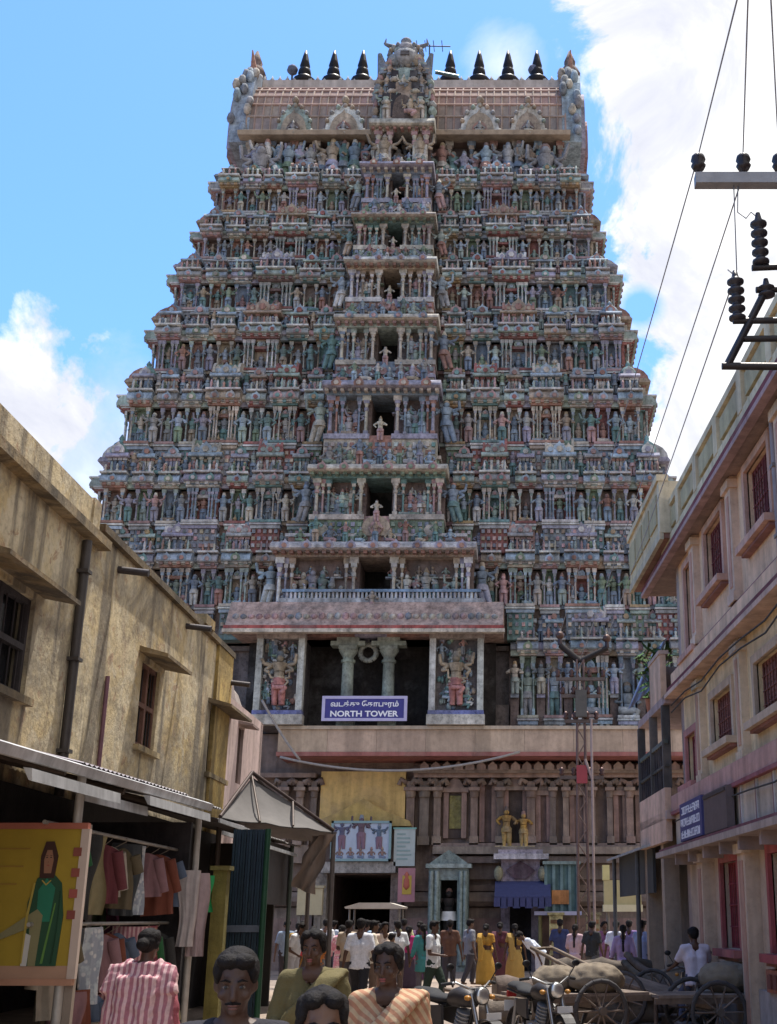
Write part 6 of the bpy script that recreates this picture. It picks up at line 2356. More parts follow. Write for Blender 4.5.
def person(px, Y, H, label, pose=None, top=('shirt', 'cloth', (.6, .6, .6)), bottom=('trousers', 'cloth', (.05, .05, .06)), hair='short', face=0, fine=False, skin=0, group=None, X=None, scarf=None, sari=None, z0=0.0):
    pose = pose or {}
    j = skeleton(H, pose)
    vox = .008 if fine else .016
    m, hp, Mh = body_mesh(H, j, pose, fine)
    sk = SKINS_[skin % 4]
    x_ = atY(px, 925, Y).x if X is None else X
    o = remesh_obj(m, 'person', M['skin'], vox, None, (x_, Y, z0), 3 if fine else 2, sk)
    o.rotation_euler = (0, 0, R(face))
    tag(o, label, 'person', group)
    ex = Vector((1, 0, 0))
    cv = .014 if fine else .02
    # ---- upper garment
    kind, mt, col = top
    g = MB()
    n = 12
    pad = 1.22
    low = j['pelvis'] + (j['pelvis'] - j['waist']).normalized() * (.06 if kind in ('shirt', 'kurta') else -.09) * H
    for e in (-1, 1):
        if kind != 'blouse':
            g.tube(low + ex * e * .045 * H, j['waist'] + ex * e * .036 * H, .075 * H, .068 * H, n)
            g.tube(j['waist'] + ex * e * .036 * H, j['chest'] + ex * e * .047 * H, .068 * H, .073 * H, n)
        else:
            g.tube(j['waist'].lerp(j['chest'], .45) + ex * e * .04 * H, j['chest'] + ex * e * .047 * H, .07 * H, .073 * H, n)
        g.tube(j['chest'] + ex * e * .047 * H, j['chest'].lerp(j['neck'], .68) + ex * e * .055 * H, .073 * H, .042 * H, n)
    if hair != 'short':      # bust
        fwd = Mh @ Vector((0, -1, 0))
        for e in (-1, 1):
            g.ball(j['chest'] + ex * e * .04 * H + fwd * .048 * H, .04 * H, 10, 6)
    for s in 'LR':
        k = {'shirt': .78, 'blouse': .6, 'kurta': 1.0}[kind]
        g.tube(j['neck'].lerp(j['sh' + s], .3) - Vector((0, 0, .006 * H)), j['sh' + s], .04 * H, .042 * H, n)
        g.ball(j['sh' + s], .044 * H, 10, 6)
        en = j['sh' + s].lerp(j['el' + s], k)
        g.tube(j['sh' + s], en, .041 * H, .04 * H, n)
        if kind == 'kurta':
            g.ball(en, .034 * H, 8, 5)
            g.tube(en, en.lerp(j['wr' + s], .5), .034 * H, .032 * H, n)
    if kind == 'shirt':      # collar
        for e in (-1, 1):
            g.tube(j['neck'] + ex * e * .03 * H + Mh @ Vector((0, -.02 * H, -.012 * H)), j['neck'] + ex * e * .028 * H + Mh @ Vector((0, .022 * H, .004 * H)), .012 * H, .012 * H, 6)
    if kind == 'kurta':      # skirt of the tunic
        g.tube(j['pelvis'], Vector((0, 0, .33 * H)) + Vector((0, (j['knL'].y + j['knR'].y) / 2, 0)), .105 * H, .125 * H, 14)
    remesh_obj(g, {'shirt': 'shirt', 'blouse': 'blouse', 'kurta': 'tunic'}[kind], M[mt], cv, o, (0, 0, 0), 2, col, (.07, .02))
    # ---- lower garment
    kind, mt, col = bottom
    g = MB()
    if kind == 'trousers':
        g.tube(j['waist'].lerp(j['pelvis'], .3) + ex * .035 * H, j['hipL'], .066 * H, .07 * H, n)
        g.tube(j['waist'].lerp(j['pelvis'], .3) - ex * .035 * H, j['hipR'], .066 * H, .07 * H, n)
        for s in 'LR':
            g.tube(j['hip' + s], j['kn' + s], .067 * H, .047 * H, n)
            g.ball(j['kn' + s], .047 * H, 10, 6)
            g.tube(j['kn' + s], j['an' + s] + Vector((0, 0, .0)), .046 * H, .036 * H, n)
        remesh_obj(g, 'trousers', M[mt], cv, o, (0, 0, 0), 1, col, (.08, .02))
    else:
        zt, zb_ = j['waist'].z - .02 * H, .03 * H
        ph = rnd.uniform(0, 6)
        prof = []
        for k in range(9):
            t = k / 8
            prof.append((.083 * H + (.045 * H) * min(1, t * 2.2) + .02 * H * t, zt + (zb_ - zt) * t))
        g.lathe(0, j['pelvis'].y * .5, list(reversed(prof)), 36, col, 1.12, .92, True, 0, lambda t, z: 1 + .05 * (1 - z / (zt + .01)) * math.sin(t * 9 + ph) + .03 * (1 - z / (zt + .01)) * math.sin(t * 17))
        q = g.build('skirt', M[mt], None, loc=(0, 0, 0))
        q.parent = o
    # ---- sari end over the shoulder
    if sari:
        g = MB()
        cape(g, [(-.09, -.05, .58), (-.05, -.083, .66), (.03, -.1, .735), (.085, -.06, .805), (.1, .015, .835), (.09, .068, .77), (.07, .085, .66), (.06, .095, .52), (.06, .1, .4)], .034, .016, H)
        cape(g, [(-.1, .02, .57), (-.11, -.03, .57), (-.06, -.08, .57), (.04, -.085, .57), (.1, -.04, .57), (.11, .03, .57), (.0, .085, .57)], .022, .016, H, True)
        remesh_obj(g, 'sari_end', M[sari[0]], cv, o, (0, 0, 0), 2, sari[1], (.05, .012))
    if scarf:
        g = MB()
        for a, b in (((-.1, .03, .825), (-.12, .07, .7)), ((.1, .03, .825), (.12, .07, .7)), ((0, .05, .84), (0, .09, .68))):
            for q in (-1, 0, 1):
                g.tube((Vector(a) + Vector((q * .04, 0, 0))) * H, (Vector(b) + Vector((q * .05, 0, 0))) * H, .03 * H, .034 * H, 8)
        for e in (-1, 1):
            g.tube(Vector((e * .06, .03, .84)) * H, Vector((e * .12, .0, .79)) * H, .035 * H, .035 * H, 8)
            g.tube(Vector((e * .12, .03, .79)) * H, Vector((e * .13, .05, .55)) * H, .045 * H, .06 * H, 8)
        g.tube(Vector((-.05, .07, .78)) * H, Vector((-.05, .085, .5)) * H, .06 * H, .075 * H, 10)
        g.tube(Vector((.05, .07, .78)) * H, Vector((.05, .085, .5)) * H, .06 * H, .075 * H, 10)
        remesh_obj(g, 'shawl', M[scarf[0]], cv, o, (0, 0, 0), 3, scarf[1], (.07, .035))
    # ---- hair
    g = MB()

    def hb(c, r, nn=14, mm=9):
        q = MB()
        q.ball((0, 0, 0), tuple(v * H for v in r), nn, mm)
        c = hp(*c)
        g.add([c + Mh @ Vector(p) for p in q.v], q.f)
    hb((0, .02, .03), (.0495, .053, .045))
    hb((0, .03, .005), (.049, .044, .05))
    for e in (-1, 1):
        hb((e * .041, .008, .03), (.013, .04, .03))
        if hair in ('short', 'thick'):
            hb((e * .02, -.028, .058), (.026, .022, .016))
        else:
            hb((e * .02, -.016, .056), (.0225, .03, .018))
            hb((0, .002, .066), (.02, .034, .014))
            hb((e * .043, .012, .002), (.011, .026, .026))
    if hair == 'bun':
        hb((0, .078, -.012), (.032, .028, .03))
    elif hair == 'braid':
        p = hp(0, .07, -.01)
        for k in range(10):
            g.ball(p + Vector((0, .004 * k * H * .3, -.032 * k * H)), (.02 * H, .018 * H, .024 * H), 8, 5)
    elif hair == 'thick':
        hb((0, .018, .036), (.053, .056, .047))
    remesh_obj(g, 'hair', M['hair'], .007 if fine else .014, o, (0, 0, 0), 1, (.012, .01, .01), (.02, .006))
    # ---- eyes, brows, lips of the near faces
    if fine:
        for e in (-1, 1):
            q = MB()
            q.ball(hp(e * .0185, -.0455, .003), (.0078 * H, .0055 * H, .0038 * H), 10, 6, (.17, .14, .12))
            q.ball(hp(e * .0185, -.0505, .003), (.0042 * H, .0022 * H, .0036 * H), 8, 5, (.015, .01, .008))
            q = q.build('eye', M['paintgloss'], None, loc=(0, 0, 0)); q.parent = o
            q = MB()
            q.tube(hp(e * .008, -.0535, .0165), hp(e * .019, -.0545, .0205), .0024 * H, .0026 * H, 6, (.012, .01, .01))
            q.tube(hp(e * .019, -.0545, .0205), hp(e * .031, -.0475, .0165), .0026 * H, .0014 * H, 6, (.012, .01, .01))
            q = q.build('eyebrow', M['hair'], None, loc=(0, 0, 0)); q.parent = o
        q = MB()
        lc = (.22, .06, .055) if hair != 'short' and hair != 'thick' else (.12, .05, .04)
        q.ball(hp(0, -.0545, -.0355), (.0135 * H, .0055 * H, .0035 * H), 10, 6, lc)
        q.ball(hp(0, -.054, -.0425), (.0115 * H, .0055 * H, .0042 * H), 10, 6, lc)
        q = q.build('lips', M['skin'], None, loc=(0, 0, 0)); q.parent = o
        if hair == 'thick':
            q = MB()
            for e in (-1, 1):
                q.tube(hp(0, -.059, -.0295), hp(e * .018, -.0525, -.0325), .0038 * H, .0022 * H, 6, (.01, .008, .008))
            q = q.build('moustache', M['hair'], None, loc=(0, 0, 0)); q.parent = o
    return o


C = 'cloth'
CROWD = 'people in the crowd at the tower foot'
relax = ((.03, .02, -.18), (.015, -.05, -.165))
bentarm = ((.04, -.02, -.17), (-.05, -.13, -.02))
walkL = ((.005, -.1, -.2), (0, .03, -.23))
walkR = ((.005, .05, -.22), (0, .1, -.2))
# near people
person(240, 5.0, 1.585, 'dark haired man in a black shirt facing the camera, close by on the left', top=('shirt', C, (.025, .023, .03)), bottom=('trousers', C, (.04, .04, .05)), hair='thick', face=8, fine=True, skin=3)
person(315, 9.0, 1.63, 'woman all in an olive sari walking towards the camera', top=('kurta', C, (.12, .1, .045)), bottom=('skirt', C, (.12, .1, .045)), sari=(C, (.14, .115, .05)), hair='bun', face=-6, fine=True, skin=1, pose=dict(legL=walkL, legR=walkR, armR=bentarm))
person(326, 4.1, 1.5, 'short person in a dusky rose shirt, dark head lowest at the bottom edge', top=('shirt', C, (.16, .1, .1)), bottom=('trousers', C, (.08, .08, .09)), hair='braid', face=12, fine=True, skin=2)
person(390, 7.4, 1.57, 'woman in a tan sari with red brown stripes facing the camera', top=('kurta', 'tancheck', (.3, .16, .08)), bottom=('skirt', 'tancheck', (.4, .3, .2)), sari=('tancheck', (.45, .3, .18)), hair='bun', face=-14, fine=True, skin=3, pose=dict(armL=relax, armR=bentarm))
person(150, 10.6, 1.62, 'person wrapped in a pink striped shawl seen from behind near the clothes stall', top=('kurta', C, (.3, .08, .1)), bottom=('trousers', C, (.1, .05, .06)), scarf=('pinkstripe', (.5, .3, .3)), hair='bun', face=172, fine=True, skin=1)
# middle distance
person(294, 30, 1.66, 'man in a loose white shirt leaning forward left of the dark gateway', pose=dict(bend=22, armL=bentarm, armR=bentarm), top=('shirt', C, (.62, .63, .66)), bottom=('trousers', C, (.42, .42, .45)), face=60, group=CROWD)
person(313, 33, 1.5, 'girl in a bright red top left of the dark gateway', top=('kurta', C, (.5, .06, .07)), bottom=('trousers', C, (.1, .1, .13)), hair='braid', face=20, skin=1, group=CROWD)
person(326, 36, 1.68, 'man in a clean white shirt and dark trousers under the left door jamb', top=('shirt', C, (.65, .65, .65)), face=170, skin=2, group=CROWD)
person(334, 38, 1.64, 'man in a pale blue grey shirt just inside the left of the gateway', top=('shirt', C, (.5, .53, .58)), face=150, skin=1, group=CROWD)
person(342, 32, 1.54, 'woman in a pink checked tunic before the gateway', top=('kurta', 'pinkcheck', (.6, .4, .45)), bottom=('trousers', C, (.3, .22, .22)), hair='braid', face=160, group=CROWD)
person(361, 25, 1.7, 'man in a striped white shirt and black trousers walking away towards the gateway', pose=dict(legL=walkL, legR=walkR), top=('shirt', 'shirtstripe', (.7, .7, .7)), bottom=('trousers', C, (.02, .02, .025)), face=176, skin=1, group=CROWD)
person(374, 28, 1.66, 'man in a cream shirt with one forearm raised in front of the vendor cart', pose=dict(armR=bentarm), top=('shirt', C, (.6, .53, .42)), bottom=('trousers', C, (.12, .08, .06)), face=100, group=CROWD)
person(385, 30, 1.62, 'woman in a pale peach tunic in front of the vendor cart', top=('kurta', C, (.6, .47, .38)), bottom=('trousers', C, (.25, .15, .12)), hair='bun', face=30, group=CROWD)
person(398, 31, 1.65, 'man in a bright white shirt and brown trousers right of the vendor cart', top=('shirt', C, (.68, .68, .68)), bottom=('trousers', C, (.14, .1, .08)), face=-150, skin=3, group=CROWD)
person(409, 33, 1.52, 'girl in a magenta top and dark skirt right of the vendor cart', top=('shirt', C, (.42, .04, .16)), bottom=('skirt', C, (.06, .04, .06)), hair='braid', face=170, skin=1, group=CROWD)
o = person(434, 26, 1.66, 'man in a white shirt and dark green trousers in front of the black idol', pose=dict(armR=bentarm, legL=walkL, legR=walkR), top=('shirt', C, (.64, .65, .66)), bottom=('trousers', C, (.025, .04, .03)), face=70, skin=1, group=CROWD)
person(351, 37, 1.66, 'man in a dull brown shirt deepest in front of the dark gateway', top=('shirt', C, (.2, .14, .1)), face=180, skin=1, group=CROWD)
person(303, 37, 1.64, 'man in a grey shirt behind the girl in red', top=('shirt', C, (.3, .31, .33)), face=200, skin=2, group=CROWD)
person(420, 38, 1.62, 'woman in a dark violet sari beside the green shrine', top=('blouse', C, (.1, .04, .1)), bottom=('skirt', C, (.12, .06, .14)), sari=(C, (.13, .07, .15)), hair='bun', face=160, group=CROWD)
person(486, 35, 1.56, 'woman in a deep yellow sari left of the lavender shrine', top=('blouse', C, (.4, .2, .03)), bottom=('skirt', C, (.48, .27, .05)), sari=(C, (.5, .29, .06)), hair='bun', face=165, skin=1, group=CROWD)
person(500, 36.5, 1.6, 'woman in a dark maroon sari between the two yellow saris', top=('blouse', C, (.1, .03, .04)), bottom=('skirt', C, (.09, .03, .04)), sari=(C, (.1, .035, .05)), hair='bun', face=175, skin=1, group=CROWD)
person(515, 35.3, 1.56, 'woman in a dull ochre sari under the blue awning', top=('blouse', C, (.3, .17, .04)), bottom=('skirt', C, (.4, .25, .07)), sari=(C, (.38, .24, .07)), hair='braid', face=190, skin=1, group=CROWD)
person(540, 33.5, 1.66, 'man in white bending far forward behind the logs', pose=dict(bend=52, armL=((.02, -.04, -.17), (0, -.08, -.16)), armR=((.02, -.04, -.17), (0, -.08, -.16))), top=('shirt', C, (.6, .64, .72)), bottom=('trousers', C, (.6, .6, .62)), face=-75, skin=1, group=CROWD)
person(604, 36, 1.62, 'woman in a plum sari below the yellow board', top=('blouse', C, (.16, .06, .14)), bottom=('skirt', C, (.2, .1, .18)), sari=(C, (.22, .1, .2)), hair='bun', face=30, group=CROWD)
person(616, 33, 1.64, 'man in a white shirt at the near side of the yellow board', top=('shirt', C, (.6, .6, .66)), bottom=('trousers', C, (.1, .08, .12)), face=160, group=CROWD)
person(629, 34.4, 1.66, 'man in a violet shirt below the yellow board', top=('shirt', C, (.2, .13, .28)), face=170, skin=3, group=CROWD)
person(642, 31, 1.66, 'man in a pale blue shirt outside the dark far shop', top=('shirt', C, (.32, .35, .48)), bottom=('trousers', C, (.07, .07, .1)), face=140, skin=1, group=CROWD)
person(656, 29.5, 1.62, 'man in a dark green shirt at the far shop front', top=('shirt', C, (.05, .08, .06)), bottom=('trousers', C, (.16, .13, .12)), face=60, skin=1, group=CROWD)

more = [(287, 34, 'man in a faded blue shirt at the left end of the crowd', 'shirt', (.2, .26, .36), 40), (299, 33.2, 'woman in a mustard tunic beside the man leaning forward', 'kurta', (.38, .24, .06), 190),
        (320, 31, 'boy in an orange shirt in front of the white shirted men', 'shirt', (.5, .18, .05), 160), (349, 30, 'man in a beige checked looking shirt beside the pink checked woman', 'shirt', (.42, .34, .26), 175),
        (367, 33, 'man in a sky blue shirt half hidden behind the striped shirt', 'shirt', (.3, .42, .55), 150), (380, 35, 'woman in a rust red tunic under the pale canopy', 'kurta', (.34, .1, .05), 170),
        (392, 28.5, 'boy in a yellow shirt in front of the crowd', 'shirt', (.5, .4, .1), 140), (404, 36, 'man in a lemon shirt behind the girl in magenta', 'shirt', (.5, .48, .25), 185),
        (424, 31, 'woman in a teal tunic left of the man in dark green trousers', 'kurta', (.05, .2, .2), 200), (450, 34, 'man in a chocolate shirt in front of the black idol', 'shirt', (.12, .06, .04), 180),
        (470, 34.5, 'man in a grey checked looking shirt between the green shrine and the yellow saris', 'shirt', (.22, .22, .24), 120), (560, 36, 'man in a dark blue shirt under the lilac shelf', 'shirt', (.04, .05, .12), 170),
        (575, 35, 'woman in a pale pink tunic beside the forked pole', 'kurta', (.5, .34, .36), 160), (592, 34, 'man in a black shirt right of the forked pole', 'shirt', (.03, .03, .03), 150),
        (623, 30.5, 'woman in a lilac tunic in front of the yellow board', 'kurta', (.36, .26, .42), 170), (649, 33, 'boy in a dirty white shirt by the far shop post', 'shirt', (.45, .43, .4), 60)]
for k_, (px_, y_, lab_, kd_, c_, fc_) in enumerate(more):
    boy = lab_.startswith('boy')
    wom = lab_.startswith('woman')
    person(px_, y_, (1.4 if boy else 1.56 if wom else 1.66) + rnd.uniform(-.03, .04), lab_, top=(kd_, C, c_), bottom=('trousers', C, J((.08, .07, .08), .5)), hair='braid' if wom else 'short', face=fc_, skin=k_, group=CROWD,
           pose=dict(armL=bentarm) if k_ % 3 == 0 else (dict(legL=walkL, legR=walkR) if k_ % 3 == 1 else {}))

# ------------------------------------------------------------------ MOTORCYCLES
def motorcycle(X, Y, rz, label, paint):
    c = empty('motorcycle', (X, Y, 0))
    tag(c, label, 'motorcycle', 'motorcycles parked in the street')
    o = Vector((X, Y, 0))

    def bld(mb, nm, mt, par=None):
        mb.v = [tuple(o + Vector(p)) for p in mb.v]
        return mb.build(nm, M[mt], par or c)
    BLK = (.03, .03, .032)

    def ring(cx_, cz, r, rt, n, col):
        q = MB()
        for k in range(n):
            t0, t1 = 2 * math.pi * k / n, 2 * math.pi * (k + 1) / n
            q.tube((0, cx_ + math.cos(t0) * r, cz + math.sin(t0) * r), (0, cx_ + math.cos(t1) * r, cz + math.sin(t1) * r), rt, rt, 8, col, False)
        return q
    for cy in (-.62, .62):            # front is at -y
        w_ = bld(ring(cy, .3, .255, .045, 26, (.02, .02, .02)), 'wheel', 'rubber')
        q = ring(cy, .3, .215, .014, 26, (.5, .5, .5))
        for k in range(14):
            t = 2 * math.pi * k / 14
            q.tube((.03 * (-1) ** k, cy, .3), (0, cy + math.cos(t) * .21, .3 + math.sin(t) * .21), .004, .004, 4, (.5, .5, .5))
        q.tube((-.07, cy, .3), (.07, cy, .3), .05, .05, 12, (.25, .25, .25))
        bld(q, 'rim', 'chrome', w_)
        q = MB()                      # mudguard
        for k in range(9):
            t0, t1 = R(20 + k * 15), R(35 + k * 15)
            if cy > 0: t0, t1 = R(0 + k * 15), R(15 + k * 15)
            rr = .325
            q.add([(-.07, cy + math.cos(t0) * rr, .3 + math.sin(t0) * rr), (.07, cy + math.cos(t0) * rr, .3 + math.sin(t0) * rr), (.07, cy + math.cos(t1) * rr, .3 + math.sin(t1) * rr), (-.07, cy + math.cos(t1) * rr, .3 + math.sin(t1) * rr),
                   (-.07, cy + math.cos(t0) * (rr - .012), .3 + math.sin(t0) * (rr - .012)), (.07, cy + math.cos(t0) * (rr - .012), .3 + math.sin(t0) * (rr - .012)), (.07, cy + math.cos(t1) * (rr - .012), .3 + math.sin(t1) * (rr - .012)), (-.07, cy + math.cos(t1) * (rr - .012), .3 + math.sin(t1) * (rr - .012))],
                  [(0, 1, 2, 3), (7, 6, 5, 4), (0, 4, 5, 1), (2, 6, 7, 3), (1, 5, 6, 2), (0, 3, 7, 4)], paint)
        bld(q, 'mudguard', 'paintgloss')
    q = MB()
    for e in (-1, 1):
        q.tube((e * .09, -.62, .3), (e * .09, -.4, .88), .022, .026, 8, (.4, .4, .4))
    bld(q, 'fork', 'chrome')
    q = MB()
    q.path([(-.36, -.22, .98), (-.24, -.3, 1.0), (-.1, -.38, .93), (.1, -.38, .93), (.24, -.3, 1.0), (.36, -.22, .98)], .014, 8, (.4, .4, .4))
    hb_ = bld(q, 'handlebar', 'chrome')
    for e in (-1, 1):
        q = MB()
        q.tube((e * .27, -.275, .995), (e * .38, -.21, .978), .02, .02, 8, BLK)
        bld(q, 'grip', 'rubber', hb_)
        q = MB()
        q.tube((e * .25, -.3, 1.0), (e * .33, -.33, 1.14), .007, .007, 6, BLK)
        q.ball((e * .34, -.335, 1.17), (.055, .015, .04), 10, 6, BLK)
        bld(q, 'mirror', 'darkmetal', hb_)
        q = MB()
        q.ball((e * .17, -.44, .84), (.035, .05, .03), 8, 6, (.45, .2, .03))
        bld(q, 'indicator', 'paintgloss')
    q = MB()
    q.lathe(0, 0, [(.03, -.1), (.08, -.06), (.1, 0), (.1, .03)], 16, BLK)
    q.v = [(p[0], -.47 - p[2], .86 + p[1]) for p in q.v]
    hl = bld(q, 'headlight', 'paintgloss')
    q = MB()
    q.ball((0, -.5, .86), (.09, .03, .09), 14, 8, (.75, .75, .72))
    bld(q, 'lens', 'chrome', hl)
    q = MB()                          # tank
    prof = [(-.36, .05, .78, .05), (-.28, .11, .82, .1), (-.12, .135, .84, .12), (.04, .12, .82, .1), (.12, .07, .79, .06)]
    vs, fs = [], []
    n = 14
    for (y, rx, z, rz_) in prof:
        for k in range(n):
            t = 2 * math.pi * k / n
            vs.append((math.cos(t) * rx, y, z + math.sin(t) * rz_))
    for i in range(len(prof) - 1):
        for k in range(n):
            fs.append((i * n + k, i * n + (k + 1) % n, (i + 1) * n + (k + 1) % n, (i + 1) * n + k))
    fs += [tuple(range(n)), tuple(reversed([(len(prof) - 1) * n + k for k in range(n)]))]
    q.add(vs, fs, paint, True)
    bld(q, 'fuel_tank', 'metal')
    q = MB()
    prof = [(.08, .09, .8, .04), (.2, .13, .8, .055), (.42, .125, .81, .055), (.5, .12, .85, .06), (.78, .11, .87, .05), (.86, .05, .88, .03)]
    vs, fs = [], []
    for (y, rx, z, rz_) in prof:
        for k in range(n):
            t = 2 * math.pi * k / n
            vs.append((math.cos(t) * rx, y, z + math.sin(t) * rz_))
    for i in range(len(prof) - 1):
        for k in range(n):
            fs.append((i * n + k, i * n + (k + 1) % n, (i + 1) * n + (k + 1) % n, (i + 1) * n + k))
    fs += [tuple(range(n)), tuple(reversed([(len(prof) - 1) * n + k for k in range(n)]))]
    q.add(vs, fs, BLK, True)
    bld(q, 'seat', 'rubber')
    q = MB()
    q.tube((0, -.38, .86), (0, -.2, .42), .03, .03, 8, BLK)
    q.tube((0, -.36, .8), (0, .3, .72), .028, .028, 8, BLK)
    for e in (-1, 1):
        q.tube((e * .08, .1, .74), (e * .1, .8, .82), .016, .016, 6, BLK)
        q.tube((e * .06, .12, .35), (e * .09, .62, .3), .022, .018, 6, BLK)
        q.tube((e * .11, .62, .32), (e * .11, .48, .72), .022, .026, 8, (.3, .3, .3))
        q.tube((e * .06, -.2, .4), (e * .06, .15, .3), .02, .02, 6, BLK)
    q.tube((-.25, .06, .32), (.25, .06, .32), .012, .012, 6, BLK)
    q.tube((-.06, .12, .3), (-.22, .0, .02), .014, .014, 6, BLK)
    bld(q, 'frame', 'darkmetal')
    q = MB()
    q.box(-.13, .13, -.12, .14, .28, .48, (.2, .2, .2))
    q.tube((0, -.1, .45), (0, -.18, .68), .085, .085, 12, (.25, .25, .25))
    for k in range(6):
        p = Vector((0, -.1, .47)).lerp(Vector((0, -.18, .67)), k / 5)
        q.tube(p, p + Vector((0, -.004, .012)), .115, .115, 14, (.3, .3, .3))
    for e in (-1, 1):
        q.tube((e * .13, 0, .38), (e * .17, 0, .38), .085, .07, 14, (.35, .35, .35))
    bld(q, 'engine', 'metal')
    q = MB()
    q.path([(.08, -.2, .62), (.12, -.28, .45), (.13, -.15, .26), (.14, .2, .27)], .02, 8, (.5, .5, .5))
    q.tube((.15, .2, .27), (.17, .85, .36), .035, .045, 12, (.45, .45, .45))
    bld(q, 'exhaust', 'chrome')
    for e in (-1, 1):
        q = MB()
        q.extr([(.12, .5), (.42, .55), (.46, .72), (.14, .74)], e * .1, e * .135, lambda p, z, t: (t, p, z), paint)
        bld(q, 'side_panel', 'paintgloss')
    q = MB()
    q.box(-.06, .06, .88, .93, .72, .79, (.4, .02, .02))
    tl = bld(q, 'tail_light', 'paintgloss')
    q = MB()
    q.box(-.1, .1, .9, .91, .55, .68, (.6, .6, .58))
    bld(q, 'number_plate', 'sign')
    q = MB()
    q.box(-.1, .1, -.72, -.71, .62, .69, (.6, .6, .58))
    bld(q, 'number_plate', 'sign')
    c.rotation_euler = (0, 0, R(rz))
    return c


def bike_at(px, Y, rz, label, src=None, lean=0):
    x_ = atY(px, 960, Y).x
    if src is None:
        c = motorcycle(x_, Y, rz, label, (.05, .045, .045))
    else:
        c = copy_tree(src)
        c.location = (x_, Y, 0)
        c.rotation_euler = (0, R(lean), R(rz))
        c['label'] = label
    return c


mc = bike_at(458, 15.6, 38, 'parked motorcycle nearest the tan sari, turned towards the right')
bike_at(540, 16.8, 24, 'parked motorcycle in front of the front log, middle of the street', mc)
rb = bike_at(694, 21.0, 188, 'motorcycle ridden by the man in a lilac shirt beside the pink building', mc)
x_ = atY(694, 925, 21.0).x
sitp = dict(lift=-.05, bend=8, legL=((.035, -.2, -.1), (.02, .03, -.22)), legR=((.035, -.2, -.1), (.02, .03, -.22)), armL=((.05, -.12, -.12), (.03, -.14, -.03)), armR=((.05, -.12, -.12), (.03, -.14, -.03)))
th = R(8)
person(694, 20.75, 1.66, 'man in a lilac white shirt seated on a motorcycle, seen from behind', pose=sitp, top=('shirt', C, (.55, .5, .58)), bottom=('trousers', C, (.06, .07, .12)), face=188, skin=1, X=x_ - .02)
# ------------------------------------------------------------------ camera, light, sky
cam = bpy.data.cameras.new('camera')
cam.sensor_fit = 'AUTO'
cam.sensor_width = 36
cam.lens = F / 1024 * 36
cam.shift_x = -(PPX - 388.5) / 1024
cam.clip_end = 3000
co = bpy.data.objects.new('camera', cam)
COL.objects.link(co)
co.location = (0, 0, CAMZ)
co.rotation_euler = (R(90) + PITCH, 0, 0)
SC.camera = co

SUN_EL, SUN_AZ = R(74), R(24)       # azimuth measured from +Y (straight ahead) towards +X
sd = Vector((math.sin(SUN_AZ) * math.cos(SUN_EL), math.cos(SUN_AZ) * math.cos(SUN_EL), math.sin(SUN_EL)))
sun = bpy.data.lights.new('sun', 'SUN')
sun.energy = 3.4
sun.angle = R(.6)
sun.color = (1, .95, .87)
so = bpy.data.objects.new('sun', sun)
COL.objects.link(so)
so.rotation_euler = sd.to_track_quat('Z', 'Y').to_euler()
so.location = (20, 10, 60)

w = bpy.data.worlds.new('World')
SC.world = w
w.use_nodes = True
k = NT.__new__(NT)
k.t = w.node_tree; k.n = k.t.nodes; k.l = k.t.links
bg = k.n['Background']
sky = k.new('ShaderNodeTexSky', sky_type='NISHITA')
sky.sun_disc = False
sky.sun_elevation = SUN_EL
sky.sun_rotation = SUN_AZ
sky.air_density = 1.0
sky.dust_density = .6
sky.ozone_density = 2.0
tc = k.new('ShaderNodeTexCoord')
vec = tc.outputs['Generated']


def vmath(op, a, b=None):
    nd = k.new('ShaderNodeVectorMath', operation=op)
    for s_, v in ((nd.inputs[0], a), (nd.inputs[1], b)):
        if v is None: continue
        if isinstance(v, (tuple, Vector)): s_.default_value = tuple(v)
        else: k.link(v, s_)
    return nd.outputs['Value'] if op in ('DOT_PRODUCT', 'LENGTH') else nd.outputs['Vector']


def fmath(op, a, b=0.0, c=0.0):
    nd = k.new('ShaderNodeMath', operation=op)
    for s_, v in zip(nd.inputs, (a, b, c)):
        if isinstance(v, (int, float)): s_.default_value = v
        else: k.link(v, s_)
    return nd.outputs[0]


fb = k.noise(vec, 7.0, 10, .62, .5)
fb2 = k.noise(vec, 2.2, 4, .5)
# big bank of cloud to the right of the tower
d1, d2 = ray(548, 10).normalized(), ray(612, 420).normalized()
nrm = d1.cross(d2).normalized()
if nrm.dot(ray(760, 200)) < 0:
    nrm = -nrm
e1 = fmath('ADD', vmath('DOT_PRODUCT', vec, nrm), fmath('MULTIPLY', fmath('SUBTRACT', fb, .5), .3))
m1 = k.ramp(fmath('MULTIPLY_ADD', e1, 1.0, .5), [(.495, 0.0), (.512, 1.0)])


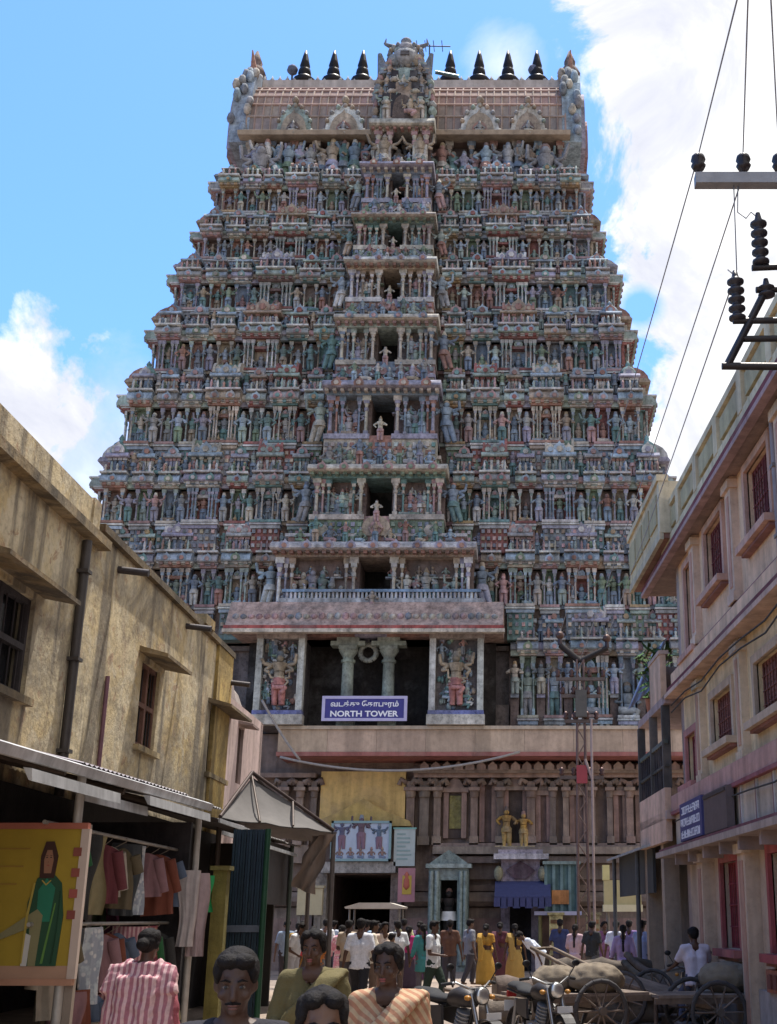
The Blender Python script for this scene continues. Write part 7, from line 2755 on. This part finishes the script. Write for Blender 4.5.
def capmask(px, py, rad, amp, lo, hi):
    c = ray(px, py).normalized()
    d = vmath('LENGTH', vmath('SUBTRACT', vec, tuple(c)))
    e = fmath('ADD', fmath('SUBTRACT', 1.0, fmath('DIVIDE', d, rad)), fmath('MULTIPLY', fmath('SUBTRACT', fb, .5), amp))
    return k.ramp(e, [(lo, 0.0), (hi, 1.0)])


m2 = capmask(20, 400, .092, 2.4, .35, .6)
m3 = capmask(95, 470, .1, 1.8, .1, .8)
m4 = capmask(505, 66, .045, 2.2, .2, .9)
hole = capmask(640, 308, .03, 1.2, .2, .6)
hole2 = capmask(690, 420, .05, 1.0, .1, .9)
far = k.ramp(fb2, [(.5, 0.0), (.62, .75)])
back = k.ramp(vmath('DOT_PRODUCT', vec, (0, 1, 0)), [(.0, 1.0), (.35, 0.0)])     # scattered cloud over the rest of the sky
mm = k.mix(1.0, m1, m2, 'LIGHTEN')
mm = k.mix(1.0, mm, k.mix(1.0, m3, .7, 'MULTIPLY'), 'LIGHTEN')
mm = k.mix(1.0, mm, k.mix(1.0, m4, .6, 'MULTIPLY'), 'LIGHTEN')
mm = k.mix(1.0, mm, k.mix(1.0, k.mix(1.0, far, back, 'MULTIPLY'), .35, 'MULTIPLY'), 'LIGHTEN')
inv = k.new('ShaderNodeInvert')
k.link(hole, inv.inputs['Color'])
mm = k.mix(1.0, mm, inv.outputs['Color'], 'MULTIPLY')
shade = k.ramp(k.noise(vec, 5.5, 9, .6, .6), [(.37, (2.1, 2.2, 2.6)), (.48, (2.75, 2.8, 3.05)), (.57, (3.8, 3.8, 3.8))])
skyc = k.mix(1.0, sky.outputs['Color'], (.47, .68, .93), 'MULTIPLY')
col = k.mix(mm, skyc, shade)
k.link(col, bg.inputs['Color'])
bg.inputs['Strength'].default_value = .15
SC.view_settings.view_transform = 'Standard'
SC.view_settings.look = 'None'
SC.view_settings.gamma = 1
SC.view_settings.exposure = 1.2
SC.cycles.max_bounces = 6
SC.cycles.diffuse_bounces = 4
SC.cycles.use_denoising = True
